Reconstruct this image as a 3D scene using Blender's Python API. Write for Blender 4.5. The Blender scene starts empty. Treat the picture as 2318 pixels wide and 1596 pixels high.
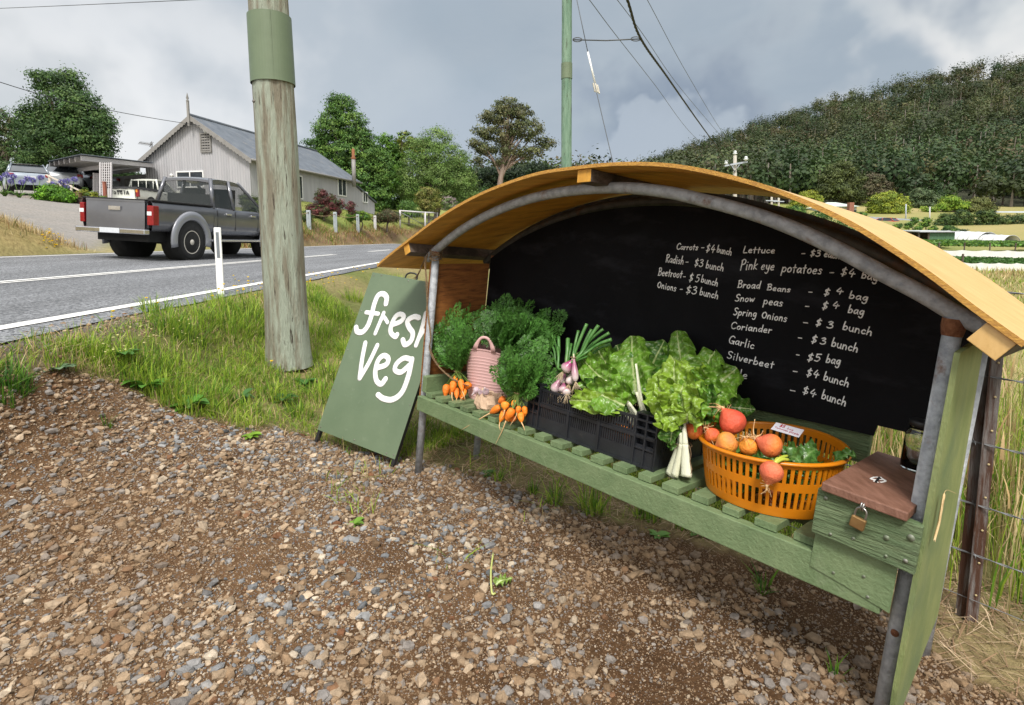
import bpy, bmesh, math, random
import numpy as np
from mathutils import Vector, Matrix, noise as mnoise
R = math.radians
rng = np.random.default_rng(7)
random.seed(7)
scene = bpy.context.scene
COL = scene.collection
# ---------------------------------------------------------------- camera
CF, CP, CPY, EYE = 1259.9456, .1098, 681.386, 1.24811
cd = bpy.data.cameras.new('camera')
cam = bpy.data.objects.new('camera', cd); COL.objects.link(cam)
cam.location = (0, 0, EYE); cam.rotation_euler = (math.pi/2-CP, 0, 0)
cd.sensor_fit = 'HORIZONTAL'; cd.sensor_width = 36; cd.lens = CF/2317*36
cd.shift_y = -(797.8-CPY)/2317; cd.clip_start = .05; cd.clip_end = 5000
scene.camera = cam
# ---------------------------------------------------------------- world
SUN_EL, SUN_AZ = R(54), R(182)      # azimuth clockwise from +Y
wd = bpy.data.worlds.new("World"); scene.world = wd; wd.use_nodes = True
nt = wd.node_tree; nt.nodes.clear()
def wn(t, **k):
    n = nt.nodes.new(t)
    for a, b in k.items(): setattr(n, a, b)
    return n
L_ = nt.links.new
def wmath(op, a, b=None, clamp=False):
    n = wn('ShaderNodeMath', operation=op, use_clamp=clamp)
    for i, x in enumerate((a, b)):
        if x is None: continue
        if isinstance(x, (int, float)): n.inputs[i].default_value = x
        else: L_(x, n.inputs[i])
    return n.outputs[0]
def wmix(fac, a, b):
    n = wn('ShaderNodeMix', data_type='RGBA')
    for i, x in ((0, fac), (6, a), (7, b)):
        if isinstance(x, (int, float)): n.inputs[i].default_value = x
        elif isinstance(x, tuple): n.inputs[i].default_value = (*x, 1)
        else: L_(x, n.inputs[i])
    return n.outputs[2]
out = wn('ShaderNodeOutputWorld'); bg = wn('ShaderNodeBackground')
sky = wn('ShaderNodeTexSky', sky_type='NISHITA', sun_disc=False, sun_elevation=SUN_EL, sun_rotation=SUN_AZ)
tc = wn('ShaderNodeTexCoord')
def dirpx(px, py):
    a = (px-1158.5)/CF; b = (CPY-py)/CF; c, s = math.cos(CP), math.sin(CP)
    v = Vector((a, c+b*s, -s+b*c)); return v.normalized()
n1 = wn('ShaderNodeTexNoise'); n1.inputs['Scale'].default_value = 2.6; n1.inputs['Detail'].default_value = 7; n1.inputs['Roughness'].default_value = .52; n1.inputs['Distortion'].default_value = .35
mp = wn('ShaderNodeMapping'); mp.inputs['Scale'].default_value = (1, 1, 2.3); mp.inputs['Rotation'].default_value = (.2, .35, .3)
L_(tc.outputs['Generated'], mp.inputs[0]); L_(mp.outputs[0], n1.inputs['Vector'])
n2 = wn('ShaderNodeTexNoise'); n2.inputs['Scale'].default_value = 7; n2.inputs['Detail'].default_value = 6; n2.inputs['Roughness'].default_value = .55
L_(mp.outputs[0], n2.inputs['Vector'])
dn = wn('ShaderNodeVectorMath', operation='MULTIPLY_ADD')   # direction + noise wobble
nz = wn('ShaderNodeTexNoise'); nz.inputs['Scale'].default_value = 3.2; nz.inputs['Detail'].default_value = 5
L_(tc.outputs['Generated'], nz.inputs['Vector'])
sb = wn('ShaderNodeVectorMath', operation='SUBTRACT'); L_(nz.outputs['Color'], sb.inputs[0]); sb.inputs[1].default_value = (.5, .5, .5)
L_(sb.outputs[0], dn.inputs[0]); dn.inputs[1].default_value = (.34, .34, .34); L_(tc.outputs['Generated'], dn.inputs[2])
def lobe(px, py, width_deg):
    d = dirpx(px, py)
    n = wn('ShaderNodeVectorMath', operation='DOT_PRODUCT'); L_(dn.outputs[0], n.inputs[0]); n.inputs[1].default_value = d
    mr = wn('ShaderNodeMapRange', interpolation_type='SMOOTHSTEP')
    mr.inputs['From Min'].default_value = math.cos(R(width_deg)); mr.inputs['From Max'].default_value = 1.0
    L_(n.outputs['Value'], mr.inputs['Value']); return mr.outputs[0]
cl = wmix(n1.outputs['Fac'], (.33, .41, .50), (.58, .65, .71))
fine = wn('ShaderNodeMapRange'); fine.inputs['From Min'].default_value = .38; fine.inputs['From Max'].default_value = .66
L_(n2.outputs['Fac'], fine.inputs['Value'])
cl = wmix(wmath('MULTIPLY', fine.outputs[0], .07), cl, (.80, .83, .85))
for px, py, wdg, colr, amt in ((250, 400, 32, (1.12, 1.12, 1.12), 1.0), (-150, 250, 22, (.75, .78, .8), .6), (480, 150, 16, (.42, .49, .56), .35),
                               (2260, 20, 17, (1.0, .99, .97), 1.0), (1750, 0, 17, (.66, .72, .75), .8), (1620, 215, 17, (.235, .30, .41), .75),
                               (900, 100, 17, (.44, .53, .62), .55), (1560, 330, 8, (.62, .69, .76), .55), (1180, 330, 12, (.52, .59, .68), .5)):
    cl = wmix(wmath('MULTIPLY', lobe(px, py, wdg), amt), cl, colr)
# overcast: brighter overhead than along the horizon
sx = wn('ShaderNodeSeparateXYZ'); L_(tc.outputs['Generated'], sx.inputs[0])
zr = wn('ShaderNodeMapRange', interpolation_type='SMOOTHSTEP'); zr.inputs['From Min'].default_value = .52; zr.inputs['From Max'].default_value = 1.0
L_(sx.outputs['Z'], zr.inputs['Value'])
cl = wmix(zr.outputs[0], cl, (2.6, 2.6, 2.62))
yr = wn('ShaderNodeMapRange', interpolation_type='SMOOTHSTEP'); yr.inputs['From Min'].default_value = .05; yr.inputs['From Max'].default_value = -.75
L_(sx.outputs['Y'], yr.inputs['Value']); cl = wmix(yr.outputs[0], cl, (1.65, 1.62, 1.56))   # added fill: unseen sky behind the viewer brightened to light the stall's inside
skm = wn('ShaderNodeVectorMath', operation='SCALE'); L_(sky.outputs[0], skm.inputs[0]); skm.inputs['Scale'].default_value = .09
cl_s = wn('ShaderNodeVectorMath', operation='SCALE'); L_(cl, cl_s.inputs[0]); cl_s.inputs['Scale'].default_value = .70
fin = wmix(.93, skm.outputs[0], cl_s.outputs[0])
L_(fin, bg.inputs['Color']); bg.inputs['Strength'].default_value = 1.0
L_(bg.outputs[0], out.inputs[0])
# ---------------------------------------------------------------- sun (behind thin cloud)
sd = bpy.data.lights.new('sun', 'SUN'); sd.energy = 3.1; sd.angle = R(14); sd.color = (1, .955, .89)
so = bpy.data.objects.new('sun', sd); COL.objects.link(so)
sv = Vector((math.sin(SUN_AZ)*math.cos(SUN_EL), math.cos(SUN_AZ)*math.cos(SUN_EL), math.sin(SUN_EL)))
so.rotation_euler = sv.to_track_quat('Z', 'Y').to_euler(); so.location = sv*50
scene.view_settings.view_transform = 'Standard'; scene.view_settings.look = 'None'
scene.view_settings.exposure = 0.36; scene.view_settings.gamma = 1
scene.render.engine = 'CYCLES'
scene.cycles.max_bounces = 6; scene.cycles.diffuse_bounces = 4; scene.cycles.glossy_bounces = 2; scene.cycles.transmission_bounces = 6; scene.cycles.transparent_max_bounces = 8
scene.cycles.use_denoising = True
# ================================================================ helpers
def V3(p): return np.array(p, float)
EYEP = V3((0, 0, EYE))
_c, _s = math.cos(CP), math.sin(CP)
def ray(px, py):
    a = (px-1158.5)/CF; b = (CPY-py)/CF
    return np.array([a, _c+b*_s, -_s+b*_c])
def at(px, py, Y): r = ray(px, py); return EYEP+r*(Y/r[1])
def onplane(px, py, P0, n):
    r = ray(px, py); return EYEP+r*(np.dot(P0-EYEP, n)/np.dot(r, n))
def projn(P):
    d = np.asarray(P, float)-EYEP; z = d[..., 1]*_c-d[..., 2]*_s; y = d[..., 2]*_c+d[..., 1]*_s
    z = np.where(np.abs(z) < 1e-3, 1e-3, z)
    return 1158.5+CF*d[..., 0]/z, CPY-CF*y/z, z
# ---- materials
MATS = {}
def newmat(name):
    m = bpy.data.materials.new(name); m.use_nodes = True
    t = m.node_tree; b = t.nodes['Principled BSDF']; return m, t, b
def pm(name, c1, c2=None, scale=8, rough=.7, bump=0, bscale=None, stretch=(1, 1, 1), metal=0, spec=.5, detail=6, attr=None, lo=.35, hi=.65,
       c3=None, s3=3, lo3=.5, hi3=.62, stretch3=(1, 1, 1), trans=0, alpha=1, r2=None, coat=0, sub=0):
    """procedural material: noise between c1 and c2, optional stains c3, optional attribute tint, bump"""
    if name in MATS: return MATS[name]
    m, t, b = newmat(name); N = t.nodes.new; Lk = t.links.new
    tcn = N('ShaderNodeTexCoord'); mpn = N('ShaderNodeMapping'); mpn.inputs['Scale'].default_value = stretch
    Lk(tcn.outputs['Object'], mpn.inputs[0])
    nz = N('ShaderNodeTexNoise'); nz.inputs['Scale'].default_value = scale; nz.inputs['Detail'].default_value = detail; nz.inputs['Roughness'].default_value = .6
    Lk(mpn.outputs[0], nz.inputs['Vector'])
    if attr:
        an = N('ShaderNodeAttribute'); an.attribute_name = attr; base = an.outputs['Color']
        c2 = c2 or c1
        mr = N('ShaderNodeMapRange'); mr.inputs['From Min'].default_value = lo; mr.inputs['From Max'].default_value = hi; Lk(nz.outputs['Fac'], mr.inputs['Value'])
        mx0 = N('ShaderNodeMix'); mx0.data_type = 'RGBA'; Lk(mr.outputs[0], mx0.inputs[0]); mx0.inputs[6].default_value = (*c1, 1); mx0.inputs[7].default_value = (*c2, 1)
        mx = N('ShaderNodeMix'); mx.data_type = 'RGBA'; mx.blend_type = 'MULTIPLY'; mx.inputs[0].default_value = 1
        Lk(base, mx.inputs[6]); Lk(mx0.outputs[2], mx.inputs[7]); colr = mx.outputs[2]
    elif c2:
        mr = N('ShaderNodeMapRange'); mr.inputs['From Min'].default_value = lo; mr.inputs['From Max'].default_value = hi; Lk(nz.outputs['Fac'], mr.inputs['Value'])
        mx = N('ShaderNodeMix'); mx.data_type = 'RGBA'; Lk(mr.outputs[0], mx.inputs[0]); mx.inputs[6].default_value = (*c1, 1); mx.inputs[7].default_value = (*c2, 1); colr = mx.outputs[2]
    else: colr = None; b.inputs['Base Color'].default_value = (*c1, 1)
    if c3:
        mp3 = N('ShaderNodeMapping'); mp3.inputs['Scale'].default_value = stretch3; mp3.inputs['Location'].default_value = (3.1, 1.7, 5.3); Lk(tcn.outputs['Object'], mp3.inputs[0])
        z3 = N('ShaderNodeTexNoise'); z3.inputs['Scale'].default_value = s3; z3.inputs['Detail'].default_value = 8; z3.inputs['Roughness'].default_value = .65; Lk(mp3.outputs[0], z3.inputs['Vector'])
        r3 = N('ShaderNodeMapRange'); r3.inputs['From Min'].default_value = lo3; r3.inputs['From Max'].default_value = hi3; Lk(z3.outputs['Fac'], r3.inputs['Value'])
        m3 = N('ShaderNodeMix'); m3.data_type = 'RGBA'; Lk(r3.outputs[0], m3.inputs[0])
        if colr is None: m3.inputs[6].default_value = (*c1, 1)
        else: Lk(colr, m3.inputs[6])
        m3.inputs[7].default_value = (*c3, 1); colr = m3.outputs[2]
    if colr is not None: Lk(colr, b.inputs['Base Color'])
    b.inputs['Roughness'].default_value = rough; b.inputs['Metallic'].default_value = metal; b.inputs['Specular IOR Level'].default_value = spec
    if coat: b.inputs['Coat Weight'].default_value = coat; b.inputs['Coat Roughness'].default_value = .08
    if r2 is not None:
        rr = N('ShaderNodeMapRange'); rr.inputs['To Min'].default_value = rough; rr.inputs['To Max'].default_value = r2; rr.inputs['From Min'].default_value = .35; rr.inputs['From Max'].default_value = .65
        Lk(nz.outputs['Fac'], rr.inputs['Value']); Lk(rr.outputs[0], b.inputs['Roughness'])
    if trans: b.inputs['Transmission Weight'].default_value = trans
    if alpha < 1: b.inputs['Alpha'].default_value = alpha
    if bump:
        bz = N('ShaderNodeTexNoise'); bz.inputs['Scale'].default_value = bscale or scale*2; bz.inputs['Detail'].default_value = 8; bz.inputs['Roughness'].default_value = .65
        Lk(mpn.outputs[0], bz.inputs['Vector'])
        bp = N('ShaderNodeBump'); bp.inputs['Strength'].default_value = min(1, bump); bp.inputs['Distance'].default_value = .02*max(1, bump); Lk(bz.outputs['Fac'], bp.inputs['Height']); Lk(bp.outputs[0], b.inputs['Normal'])
    MATS[name] = m; return m
def leafmat(name, tint=(1, 1, 1), rough=.5, transl=.25, spec=.35, var=.35, scale=3.0):
    """colour from 'Col' attribute, part translucent"""
    if name in MATS: return MATS[name]
    m, t, b = newmat(name); N = t.nodes.new; Lk = t.links.new
    a = N('ShaderNodeAttribute'); a.attribute_name = 'Col'
    mx = N('ShaderNodeMix'); mx.data_type = 'RGBA'; mx.blend_type = 'MULTIPLY'; mx.inputs[0].default_value = 1; Lk(a.outputs['Color'], mx.inputs[6]); mx.inputs[7].default_value = (*tint, 1)
    Lk(mx.outputs[2], b.inputs['Base Color']); b.inputs['Roughness'].default_value = rough; b.inputs['Specular IOR Level'].default_value = spec
    tr = N('ShaderNodeBsdfTranslucent'); ms = N('ShaderNodeMixShader'); ms.inputs[0].default_value = transl
    Lk(mx.outputs[2], tr.inputs['Color']); Lk(b.outputs[0], ms.inputs[1]); Lk(tr.outputs[0], ms.inputs[2])
    Lk(ms.outputs[0], t.nodes['Material Output'].inputs[0]); MATS[name] = m; return m
# ---- objects
def meta(o, label=None, cat=None, group=None, kind=None):
    if label: o['label'] = label
    if cat: o['category'] = cat
    if group: o['group'] = group
    if kind: o['kind'] = kind
    return o
def thing(name, label, cat, loc=(0, 0, 0), group=None):
    o = bpy.data.objects.new(name, None); COL.objects.link(o); o.location = loc; o.empty_display_size = .1
    return meta(o, label, cat, group)
def root_loc(p):
    while p.parent: p = p.parent
    return V3(p.location)
class MB:
    """mesh builder in world coordinates"""
    def __init__(s): s.v = []; s.n = 0; s.f = []; s.mi = []; s.c = []; s.sm = []
    def add(s, v, f, m=0, col=None, smooth=False):
        v = np.asarray(v, float).reshape(-1, 3); s.v.append(v)
        s.f += [tuple(i+s.n for i in q) for q in f]; s.mi += [m]*len(f); s.sm += [smooth]*len(f)
        c = np.ones((len(v), 3)) if col is None else (np.tile(col, (len(v), 1)) if np.ndim(col) == 1 else np.asarray(col)); s.c.append(c)
        s.n += len(v); return s
    def box(s, c, sx, sy, sz, rz=0, m=0, col=None):
        cs, sn = math.cos(rz), math.sin(rz)
        return s.obox(V3(c), V3((cs, sn, 0))*sx, V3((-sn, cs, 0))*sy, V3((0, 0, 1))*sz, m, col)
    def obox(s, c, a, b, d, m=0, col=None):       # centre, full edge vectors
        c, a, b, d = V3(c), V3(a)/2, V3(b)/2, V3(d)/2
        v = [c+i*a+j*b+k*d for i, j, k in ((-1, -1, -1), (1, -1, -1), (1, 1, -1), (-1, 1, -1), (-1, -1, 1), (1, -1, 1), (1, 1, 1), (-1, 1, 1))]
        f = [(0, 3, 2, 1), (4, 5, 6, 7), (0, 1, 5, 4), (1, 2, 6, 5), (2, 3, 7, 6), (3, 0, 4, 7)]
        if np.dot(np.cross(a, b), d) < 0: f = [q[::-1] for q in f]
        return s.add(v, f, m, col)
    def hexa(s, q0, q1, m=0, col=None):            # two quads (corresponding corners) joined
        v = list(q0)+list(q1); return s.add(v, [(3, 2, 1, 0), (4, 5, 6, 7), (0, 1, 5, 4), (1, 2, 6, 5), (2, 3, 7, 6), (3, 0, 4, 7)], m, col)
    def prism(s, poly, d, m=0, col=None):          # polygon (3d pts) extruded by vector d
        p = np.asarray(poly, float); n = len(p); v = np.vstack([p, p+V3(d)])
        f = [tuple(range(n))[::-1], tuple(range(n, 2*n))]+[(i, (i+1) % n, n+(i+1) % n, n+i) for i in range(n)]
        return s.add(v, f, m, col)
    def tube(s, path, r, n=8, m=0, col=None, caps=True, squash=None, nrm=None, smooth=True):
        p = np.asarray(path, float); k = len(p); r = np.full(k, r) if np.ndim(r) == 0 else np.asarray(r, float)
        t = np.gradient(p, axis=0); t /= np.linalg.norm(t, axis=1)[:, None]+1e-12
        a = V3(nrm) if nrm is not None else (V3((0, 0, 1)) if abs(t[0][2]) < .9 else V3((1, 0, 0)))
        vs = []; th = np.linspace(0, 2*math.pi, n, endpoint=False)
        for i in range(k):
            a = a-t[i]*np.dot(a, t[i]); a /= np.linalg.norm(a)+1e-12; b = np.cross(t[i], a)
            sq = r[i] if squash is None else squash
            vs.append(p[i]+np.outer(np.cos(th)*sq, a)+np.outer(np.sin(th)*r[i], b))
        f = [(i*n+j, i*n+(j+1) % n, (i+1)*n+(j+1) % n, (i+1)*n+j) for i in range(k-1) for j in range(n)]
        if caps: f += [tuple(range(n))[::-1], tuple(range((k-1)*n, k*n))]
        return s.add(np.vstack(vs), f, m, col, smooth)
    def lathe(s, prof, c=(0, 0, 0), n=24, ax=None, m=0, col=None, smooth=True, cap=False):  # prof [(r,h)]
        c = V3(c); ax = V3((0, 0, 1)) if ax is None else V3(ax)/np.linalg.norm(ax)
        a = np.cross(ax, (1, 0, 0)) if abs(ax[0]) < .9 else np.cross(ax, (0, 1, 0)); a /= np.linalg.norm(a); b = np.cross(ax, a)
        th = np.linspace(0, 2*math.pi, n, endpoint=False); k = len(prof)
        v = np.vstack([c+ax*h+np.outer(np.cos(th)*r, a)+np.outer(np.sin(th)*r, b) for r, h in prof])
        f = [(i*n+j, i*n+(j+1) % n, (i+1)*n+(j+1) % n, (i+1)*n+j) for i in range(k-1) for j in range(n)]
        if cap: f += [tuple(range(n))[::-1], tuple(range((k-1)*n, k*n))]
        cc = None if col is None else (np.repeat(np.asarray(col, float), n, axis=0) if np.ndim(col) == 2 else col)
        return s.add(v, f, m, cc, smooth)
    def grid(s, P, m=0, col=None, smooth=True, flip=False):   # P [i,j,3]
        P = np.asarray(P, float); a, b = P.shape[:2]
        f = [(i*b+j, i*b+j+1, (i+1)*b+j+1, (i+1)*b+j) for i in range(a-1) for j in range(b-1)]
        if flip: f = [q[::-1] for q in f]
        return s.add(P.reshape(-1, 3), f, m, None if col is None else (np.asarray(col).reshape(-1, 3) if np.ndim(col) > 1 else col), smooth)
    def build(s, name, mats, parent=None, origin=None, bevel=0, label=None, cat=None, group=None, kind=None, recalc=False):
        v = np.vstack(s.v); me = bpy.data.meshes.new(name)
        org = root_loc(parent) if parent is not None else (V3(origin) if origin is not None else V3((v[:, 0].mean(), v[:, 1].mean(), v[:, 2].min())))
        me.from_pydata((v-org).tolist(), [], s.f)
        for mm in (mats if isinstance(mats, (list, tuple)) else [mats]): me.materials.append(mm)
        me.polygons.foreach_set('material_index', s.mi); me.polygons.foreach_set('use_smooth', s.sm)
        ca = me.color_attributes.new('Col', 'FLOAT_COLOR', 'POINT'); c4 = np.ones((len(v), 4)); c4[:, :3] = np.vstack(s.c); ca.data.foreach_set('color', c4.ravel())
        if recalc:
            bm = bmesh.new(); bm.from_mesh(me); bmesh.ops.recalc_face_normals(bm, faces=bm.faces); bm.to_mesh(me); bm.free()
        me.update(); o = bpy.data.objects.new(name, me); COL.objects.link(o)
        if parent is not None: o.parent = parent
        else: o.location = org
        if bevel:
            md = o.modifiers.new('bevel', 'BEVEL'); md.width = bevel; md.segments = 2; md.limit_method = 'ANGLE'; md.angle_limit = R(40); md.harden_normals = False
        return meta(o, label, cat, group, kind)
def mass(name, v, faces, mat, col=None, parent=None, origin=(0, 0, 0), smooth=False, **k):
    """large uniform mesh: v [N,3], faces [F,k] int array, col [N,3]"""
    me = bpy.data.meshes.new(name); v = np.asarray(v, np.float32); faces = np.asarray(faces, np.int32)
    org = V3(origin) if parent is None else root_loc(parent)
    F, q = faces.shape
    me.vertices.add(len(v)); me.vertices.foreach_set('co', (v-org.astype(np.float32)).ravel())
    me.loops.add(F*q); me.loops.foreach_set('vertex_index', faces.ravel())
    me.polygons.add(F); me.polygons.foreach_set('loop_start', np.arange(0, F*q, q, dtype=np.int32))
    try: me.polygons.foreach_set('loop_total', np.full(F, q, np.int32))
    except Exception: pass
    me.polygons.foreach_set('use_smooth', np.full(F, smooth))
    if col is not None:
        ca = me.color_attributes.new('Col', 'FLOAT_COLOR', 'POINT'); c4 = np.ones((len(v), 4), np.float32); c4[:, :3] = col; ca.data.foreach_set('color', c4.ravel())
    me.materials.append(mat); me.update(calc_edges=True); me.validate()
    o = bpy.data.objects.new(name, me); COL.objects.link(o)
    if parent is not None: o.parent = parent
    else: o.location = origin
    return meta(o, **k)
def copy_thing(o, parent=None):
    c = o.copy(); COL.objects.link(c)
    if parent is not None: c.parent = parent
    for ch in list(o.children): copy_thing(ch, c)
    return c
def smooth_path(pts, n=6):
    p = np.asarray(pts, float)
    if len(p) < 3: return np.array([p[0]+(p[1]-p[0])*t for t in np.linspace(0, 1, n)])
    q = np.vstack([2*p[0]-p[1], p, 2*p[-1]-p[-2]]); o = []
    for i in range(1, len(q)-2):
        for t in np.linspace(0, 1, n, endpoint=False):
            a, b, c, d = q[i-1], q[i], q[i+1], q[i+2]
            o.append(.5*((2*b)+(c-a)*t+(2*a-5*b+4*c-d)*t*t+(3*b-a-3*c+d)*t**3))
    o.append(p[-1]); return np.array(o)
def fbm(x, y, sc=1.0, seed=0, oct=4):
    """cheap smooth value noise, vectorised"""
    x = np.asarray(x, float)*sc+seed*17.3; y = np.asarray(y, float)*sc-seed*9.1; s = 0; a = .5
    for k in range(oct):
        xi, yi = np.floor(x), np.floor(y); xf, yf = x-xi, y-yi
        def hsh(i, j):
            h = np.sin(i*127.1+j*311.7+seed*13.7+k*7.7)*43758.5453; return h-np.floor(h)
        ux, uy = xf*xf*(3-2*xf), yf*yf*(3-2*yf)
        s = s+a*((hsh(xi, yi)*(1-ux)+hsh(xi+1, yi)*ux)*(1-uy)+(hsh(xi, yi+1)*(1-ux)+hsh(xi+1, yi+1)*ux)*uy)
        x, y, a = x*2.03+1.3, y*2.03+4.1, a*.5
    return s/.9375
def sst(a, b, x): t = np.clip((np.asarray(x, float)-a)/(b-a), 0, 1); return t*t*(3-2*t)
# ================================================================ terrain
h = EYE
TP = [(-.55, 2.87, 0), (1.2, 1.52, .03), (1.0, 1.1, 0), (0, 1.2, -.02), (-1, 1.5, .03), (0, 0, 0), (3, -1, -.05), (-2, 1.5, .14), (-1.15, 3.25, .02), (-.6, 2.0, .0), (.5, 2.3, 0), (-1.6, 2.6, .2),
 (-1.72, 4.3, .28), (-2.65, 5.2, .6), (-2.5, 2.8, .5), (-2.5, 8, .62), (-1.5, 8, .42), (-1, 5.5, .2), (-2.4, 0, .5), (-1.2, 0, .15), (0, 6, .08), (1, 10, .1), (-2.2, 15, .65), (-2.2, 30, .7),
 (0, -6, 0), (-2.4, -6, .55), (0, 20, .2), (2, 40, .5), (14, 62, .9)]
for Y in (-8, 0, 6, 12, 20, 30, 45, 70):
    rs_ = .012*max(0, Y-38)**2; TP += [(-2.95+rs_, Y, .75), (-5.6+rs_, Y, .78), (-8.6+rs_, Y, .95)]
TP += [(-9.0, 12, 1.0), (-9.3, 9.8, h+.42), (-10.0, 8, h+.6), (-11, 10.6, h+.62), (-9.6, 5, h+.5), (-12, 4, h+1.0), (-9.4, 0, h+.3), (-14, 10, h+.9), (-16, 14, h+1.0),
 (-9.2, 14.5, .99), (-9.3, 17.5, 1.0), (-12, 16, h+.05), (-13, 20, h+.5), (-17.5, 24, h+1.45), (-23, 25, h+1.95), (-20, 28, h+1.5), (-16, 27, h+1.15), (-30, 33, h+2.9), (-24, 34, h+2.6), (-40, 45, h+4.2), (-25, 45, h+3.4),
 (-9.15, 21, 1.02), (-9.9, 22, h+.62), (-9.9, 28, h+.82), (-9.15, 28, 1.03), (-9.15, 36, 1.06), (-10.1, 36, h+.95), (-9.2, 45, h+1.0), (-12.4, 46, h+2.3), (-14.6, 31.6, h+1.75), (-12, 26, h+1.05), (-6, 60, h+2.0), (-14, 70, h+3.6), (-30, 70, h+5.0), (-60, 70, h+6),
 (3, 3, -.12), (2.4, 1.0, -.05), (6, 4, -.35), (4, -2, -.1), (10, 10, -.75), (15, 20, -.95), (5, 20, -.55), (28, 35, -.5), (12, 40, -.1), (45, 60, 1.0), (24, 60, .9), (70, 90, 4.9), (30, 90, 4.3), (5, 90, 4.5), (-30, 95, 6.5), (-90, 60, 7), (100, 40, 1), (60, 20, -.9), (30, 0, -1), (-30, -5, 3), (-60, 20, 5), (120, 100, 6), (-90, 110, 9), (0, 120, 8), (60, 120, 8.5)]
TP = np.array(TP)
def _U(r2): return np.where(r2 > 0, r2*np.log(np.maximum(r2, 1e-12)), 0)
_n = len(TP); _Kx = _U(((TP[:, None, :2]-TP[None, :, :2])**2).sum(-1))+np.eye(_n)*.05
_P = np.hstack([np.ones((_n, 1)), TP[:, :2]]); _A = np.zeros((_n+3, _n+3)); _A[:_n, :_n] = _Kx; _A[:_n, _n:] = _P; _A[_n:, :_n] = _P.T
_w = np.linalg.solve(_A, np.concatenate([TP[:, 2], np.zeros(3)]))
def road_sh(y): return .012*np.maximum(0, np.asarray(y, float)-38)**2
def road_z(x, y):
    x = np.asarray(x, float); return np.interp(x, [-9.3, -8.6, -5.6, -2.9, -2.3], [.97, .95, .78, .75, .70])+0*np.asarray(y, float)
def terr(x, y):
    x = np.asarray(x, float); y = np.asarray(y, float); sh = np.broadcast(x, y).shape; X = np.broadcast_to(x, sh).ravel(); Yv = np.broadcast_to(y, sh).ravel(); z = np.empty(len(X))
    for i in range(0, len(X), 20000):
        a, b = X[i:i+20000], Yv[i:i+20000]; k = _U((a[:, None]-TP[None, :, 0])**2+(b[:, None]-TP[None, :, 1])**2)
        z[i:i+20000] = k@_w[:_n]+_w[_n]+_w[_n+1]*a+_w[_n+2]*b
    z = np.clip(z, -2, 14)
    near = sst(9, 3, np.hypot(X, Yv)); z = z+near*(fbm(X, Yv, 1.7, 3)-.5)*.05+near*(fbm(X, Yv, 7, 5)-.5)*.018+(1-near)*(fbm(X, Yv, .35, 9)-.5)*.25*sst(-2.5, 3, X)
    Xr = X-road_sh(Yv); inr = sst(-9.2, -8.95, Xr)*sst(-2.0, -2.58, Xr)*sst(82, 70, Yv); z = z*(1-inr)+(road_z(Xr, Yv)-.012)*inr
    return z.reshape(sh)
def tz(x, y): return float(terr(np.array([x]), np.array([y]))[0])
def ghit(px, py, y0=.8, y1=130.):
    """where the ray through a photo pixel meets the ground"""
    r = ray(px, py); Y = np.exp(np.linspace(math.log(y0), math.log(y1), 900)); P = EYEP[None]+np.outer(Y/r[1], r)
    d = P[:, 2]-terr(P[:, 0], P[:, 1]); i = np.argmax(d < 0)
    if d[i] >= 0: return P[-1]
    if i == 0: return P[0]
    t = d[i-1]/(d[i-1]-d[i]); return P[i-1]*(1-t)+P[i]*t
# ================================================================ ground sheet
def axis(segs):
    o = []
    for a, b, st in segs: o += list(np.arange(a, b, st))
    return np.array(o)
gx = axis([(-260, -100, 16), (-100, -40, 4), (-40, -16, 1.2), (-16, -8.9, .3), (-8.9, -2.9, .75), (-2.9, 1.9, .04), (1.9, 5, .12), (5, 20, .6), (20, 60, 2), (60, 160, 6), (160, 420, 20)])
gy = axis([(-30, -4, 3), (-4, .6, .4), (.6, 4.2, .04), (4.2, 9, .1), (9, 25, .35), (25, 60, 1.0), (60, 132, 3)])
GX, GY = np.meshgrid(gx, gy, indexing='ij'); GZ = terr(GX, GY)
LOTLINE = np.array([(-400, 870), (0, 850), (150, 832), (260, 862), (330, 905), (430, 945), (560, 968), (700, 985), (800, 1010), (900, 1040), (1000, 1062), (1100, 1085), (1200, 1120), (1350, 1165), (1500, 1205), (1700, 1270), (1900, 1345), (2040, 1420), (2150, 1500), (2317, 1596), (2600, 1750)])
def lot(x, y, z):
    """1 on the gravel lot, 0 on the verges"""
    px, py, zz = projn(np.stack([x, y, z], -1))
    e = py-np.interp(px, LOTLINE[:, 0], LOTLINE[:, 1])+(fbm(x, y, 5, 2)-.5)*70*np.clip(2/np.maximum(zz, .5), 0, 2)
    m = sst(-14, 14, e); m = np.where(zz < .9, sst(-2.2, -1.9, x)*sst(2.2, 1.6, x), m); return m*sst(-2.75, -2.45, x)*sst(8, 5, y)
LOT = lot(GX, GY, GZ)
# surface colours by place: dirt, verge soil, field grass, driveway, embankment
C = np.zeros(GX.shape+(3,))
n1_, n2_ = fbm(GX, GY, .8, 1), fbm(GX, GY, 4.5, 4)
def lerp(a, b, t): return a*(1-t[..., None])+b*t[..., None]
dirt = lerp(V3((.070, .036, .016)), V3((.175, .102, .052)), np.clip(n1_*.8+n2_*.6-.25, 0, 1))
verge = lerp(V3((.27, .215, .105)), V3((.11, .145, .035)), np.clip(n1_*1.6-.4, 0, 1))
field = lerp(V3((.33, .27, .12)), V3((.16, .20, .055)), np.clip(fbm(GX, GY, .12, 6)*1.5-.3+.4*(n2_-.5), 0, 1))
grav = lerp(V3((.215, .21, .20)), V3((.29, .265, .24)), n2_)
bank = lerp(V3((.10, .06, .038)), V3((.30, .205, .11)), np.clip(n2_*1.3-.2, 0, 1))
lawn = lerp(V3((.16, .21, .05)), V3((.24, .24, .08)), n1_)
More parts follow.
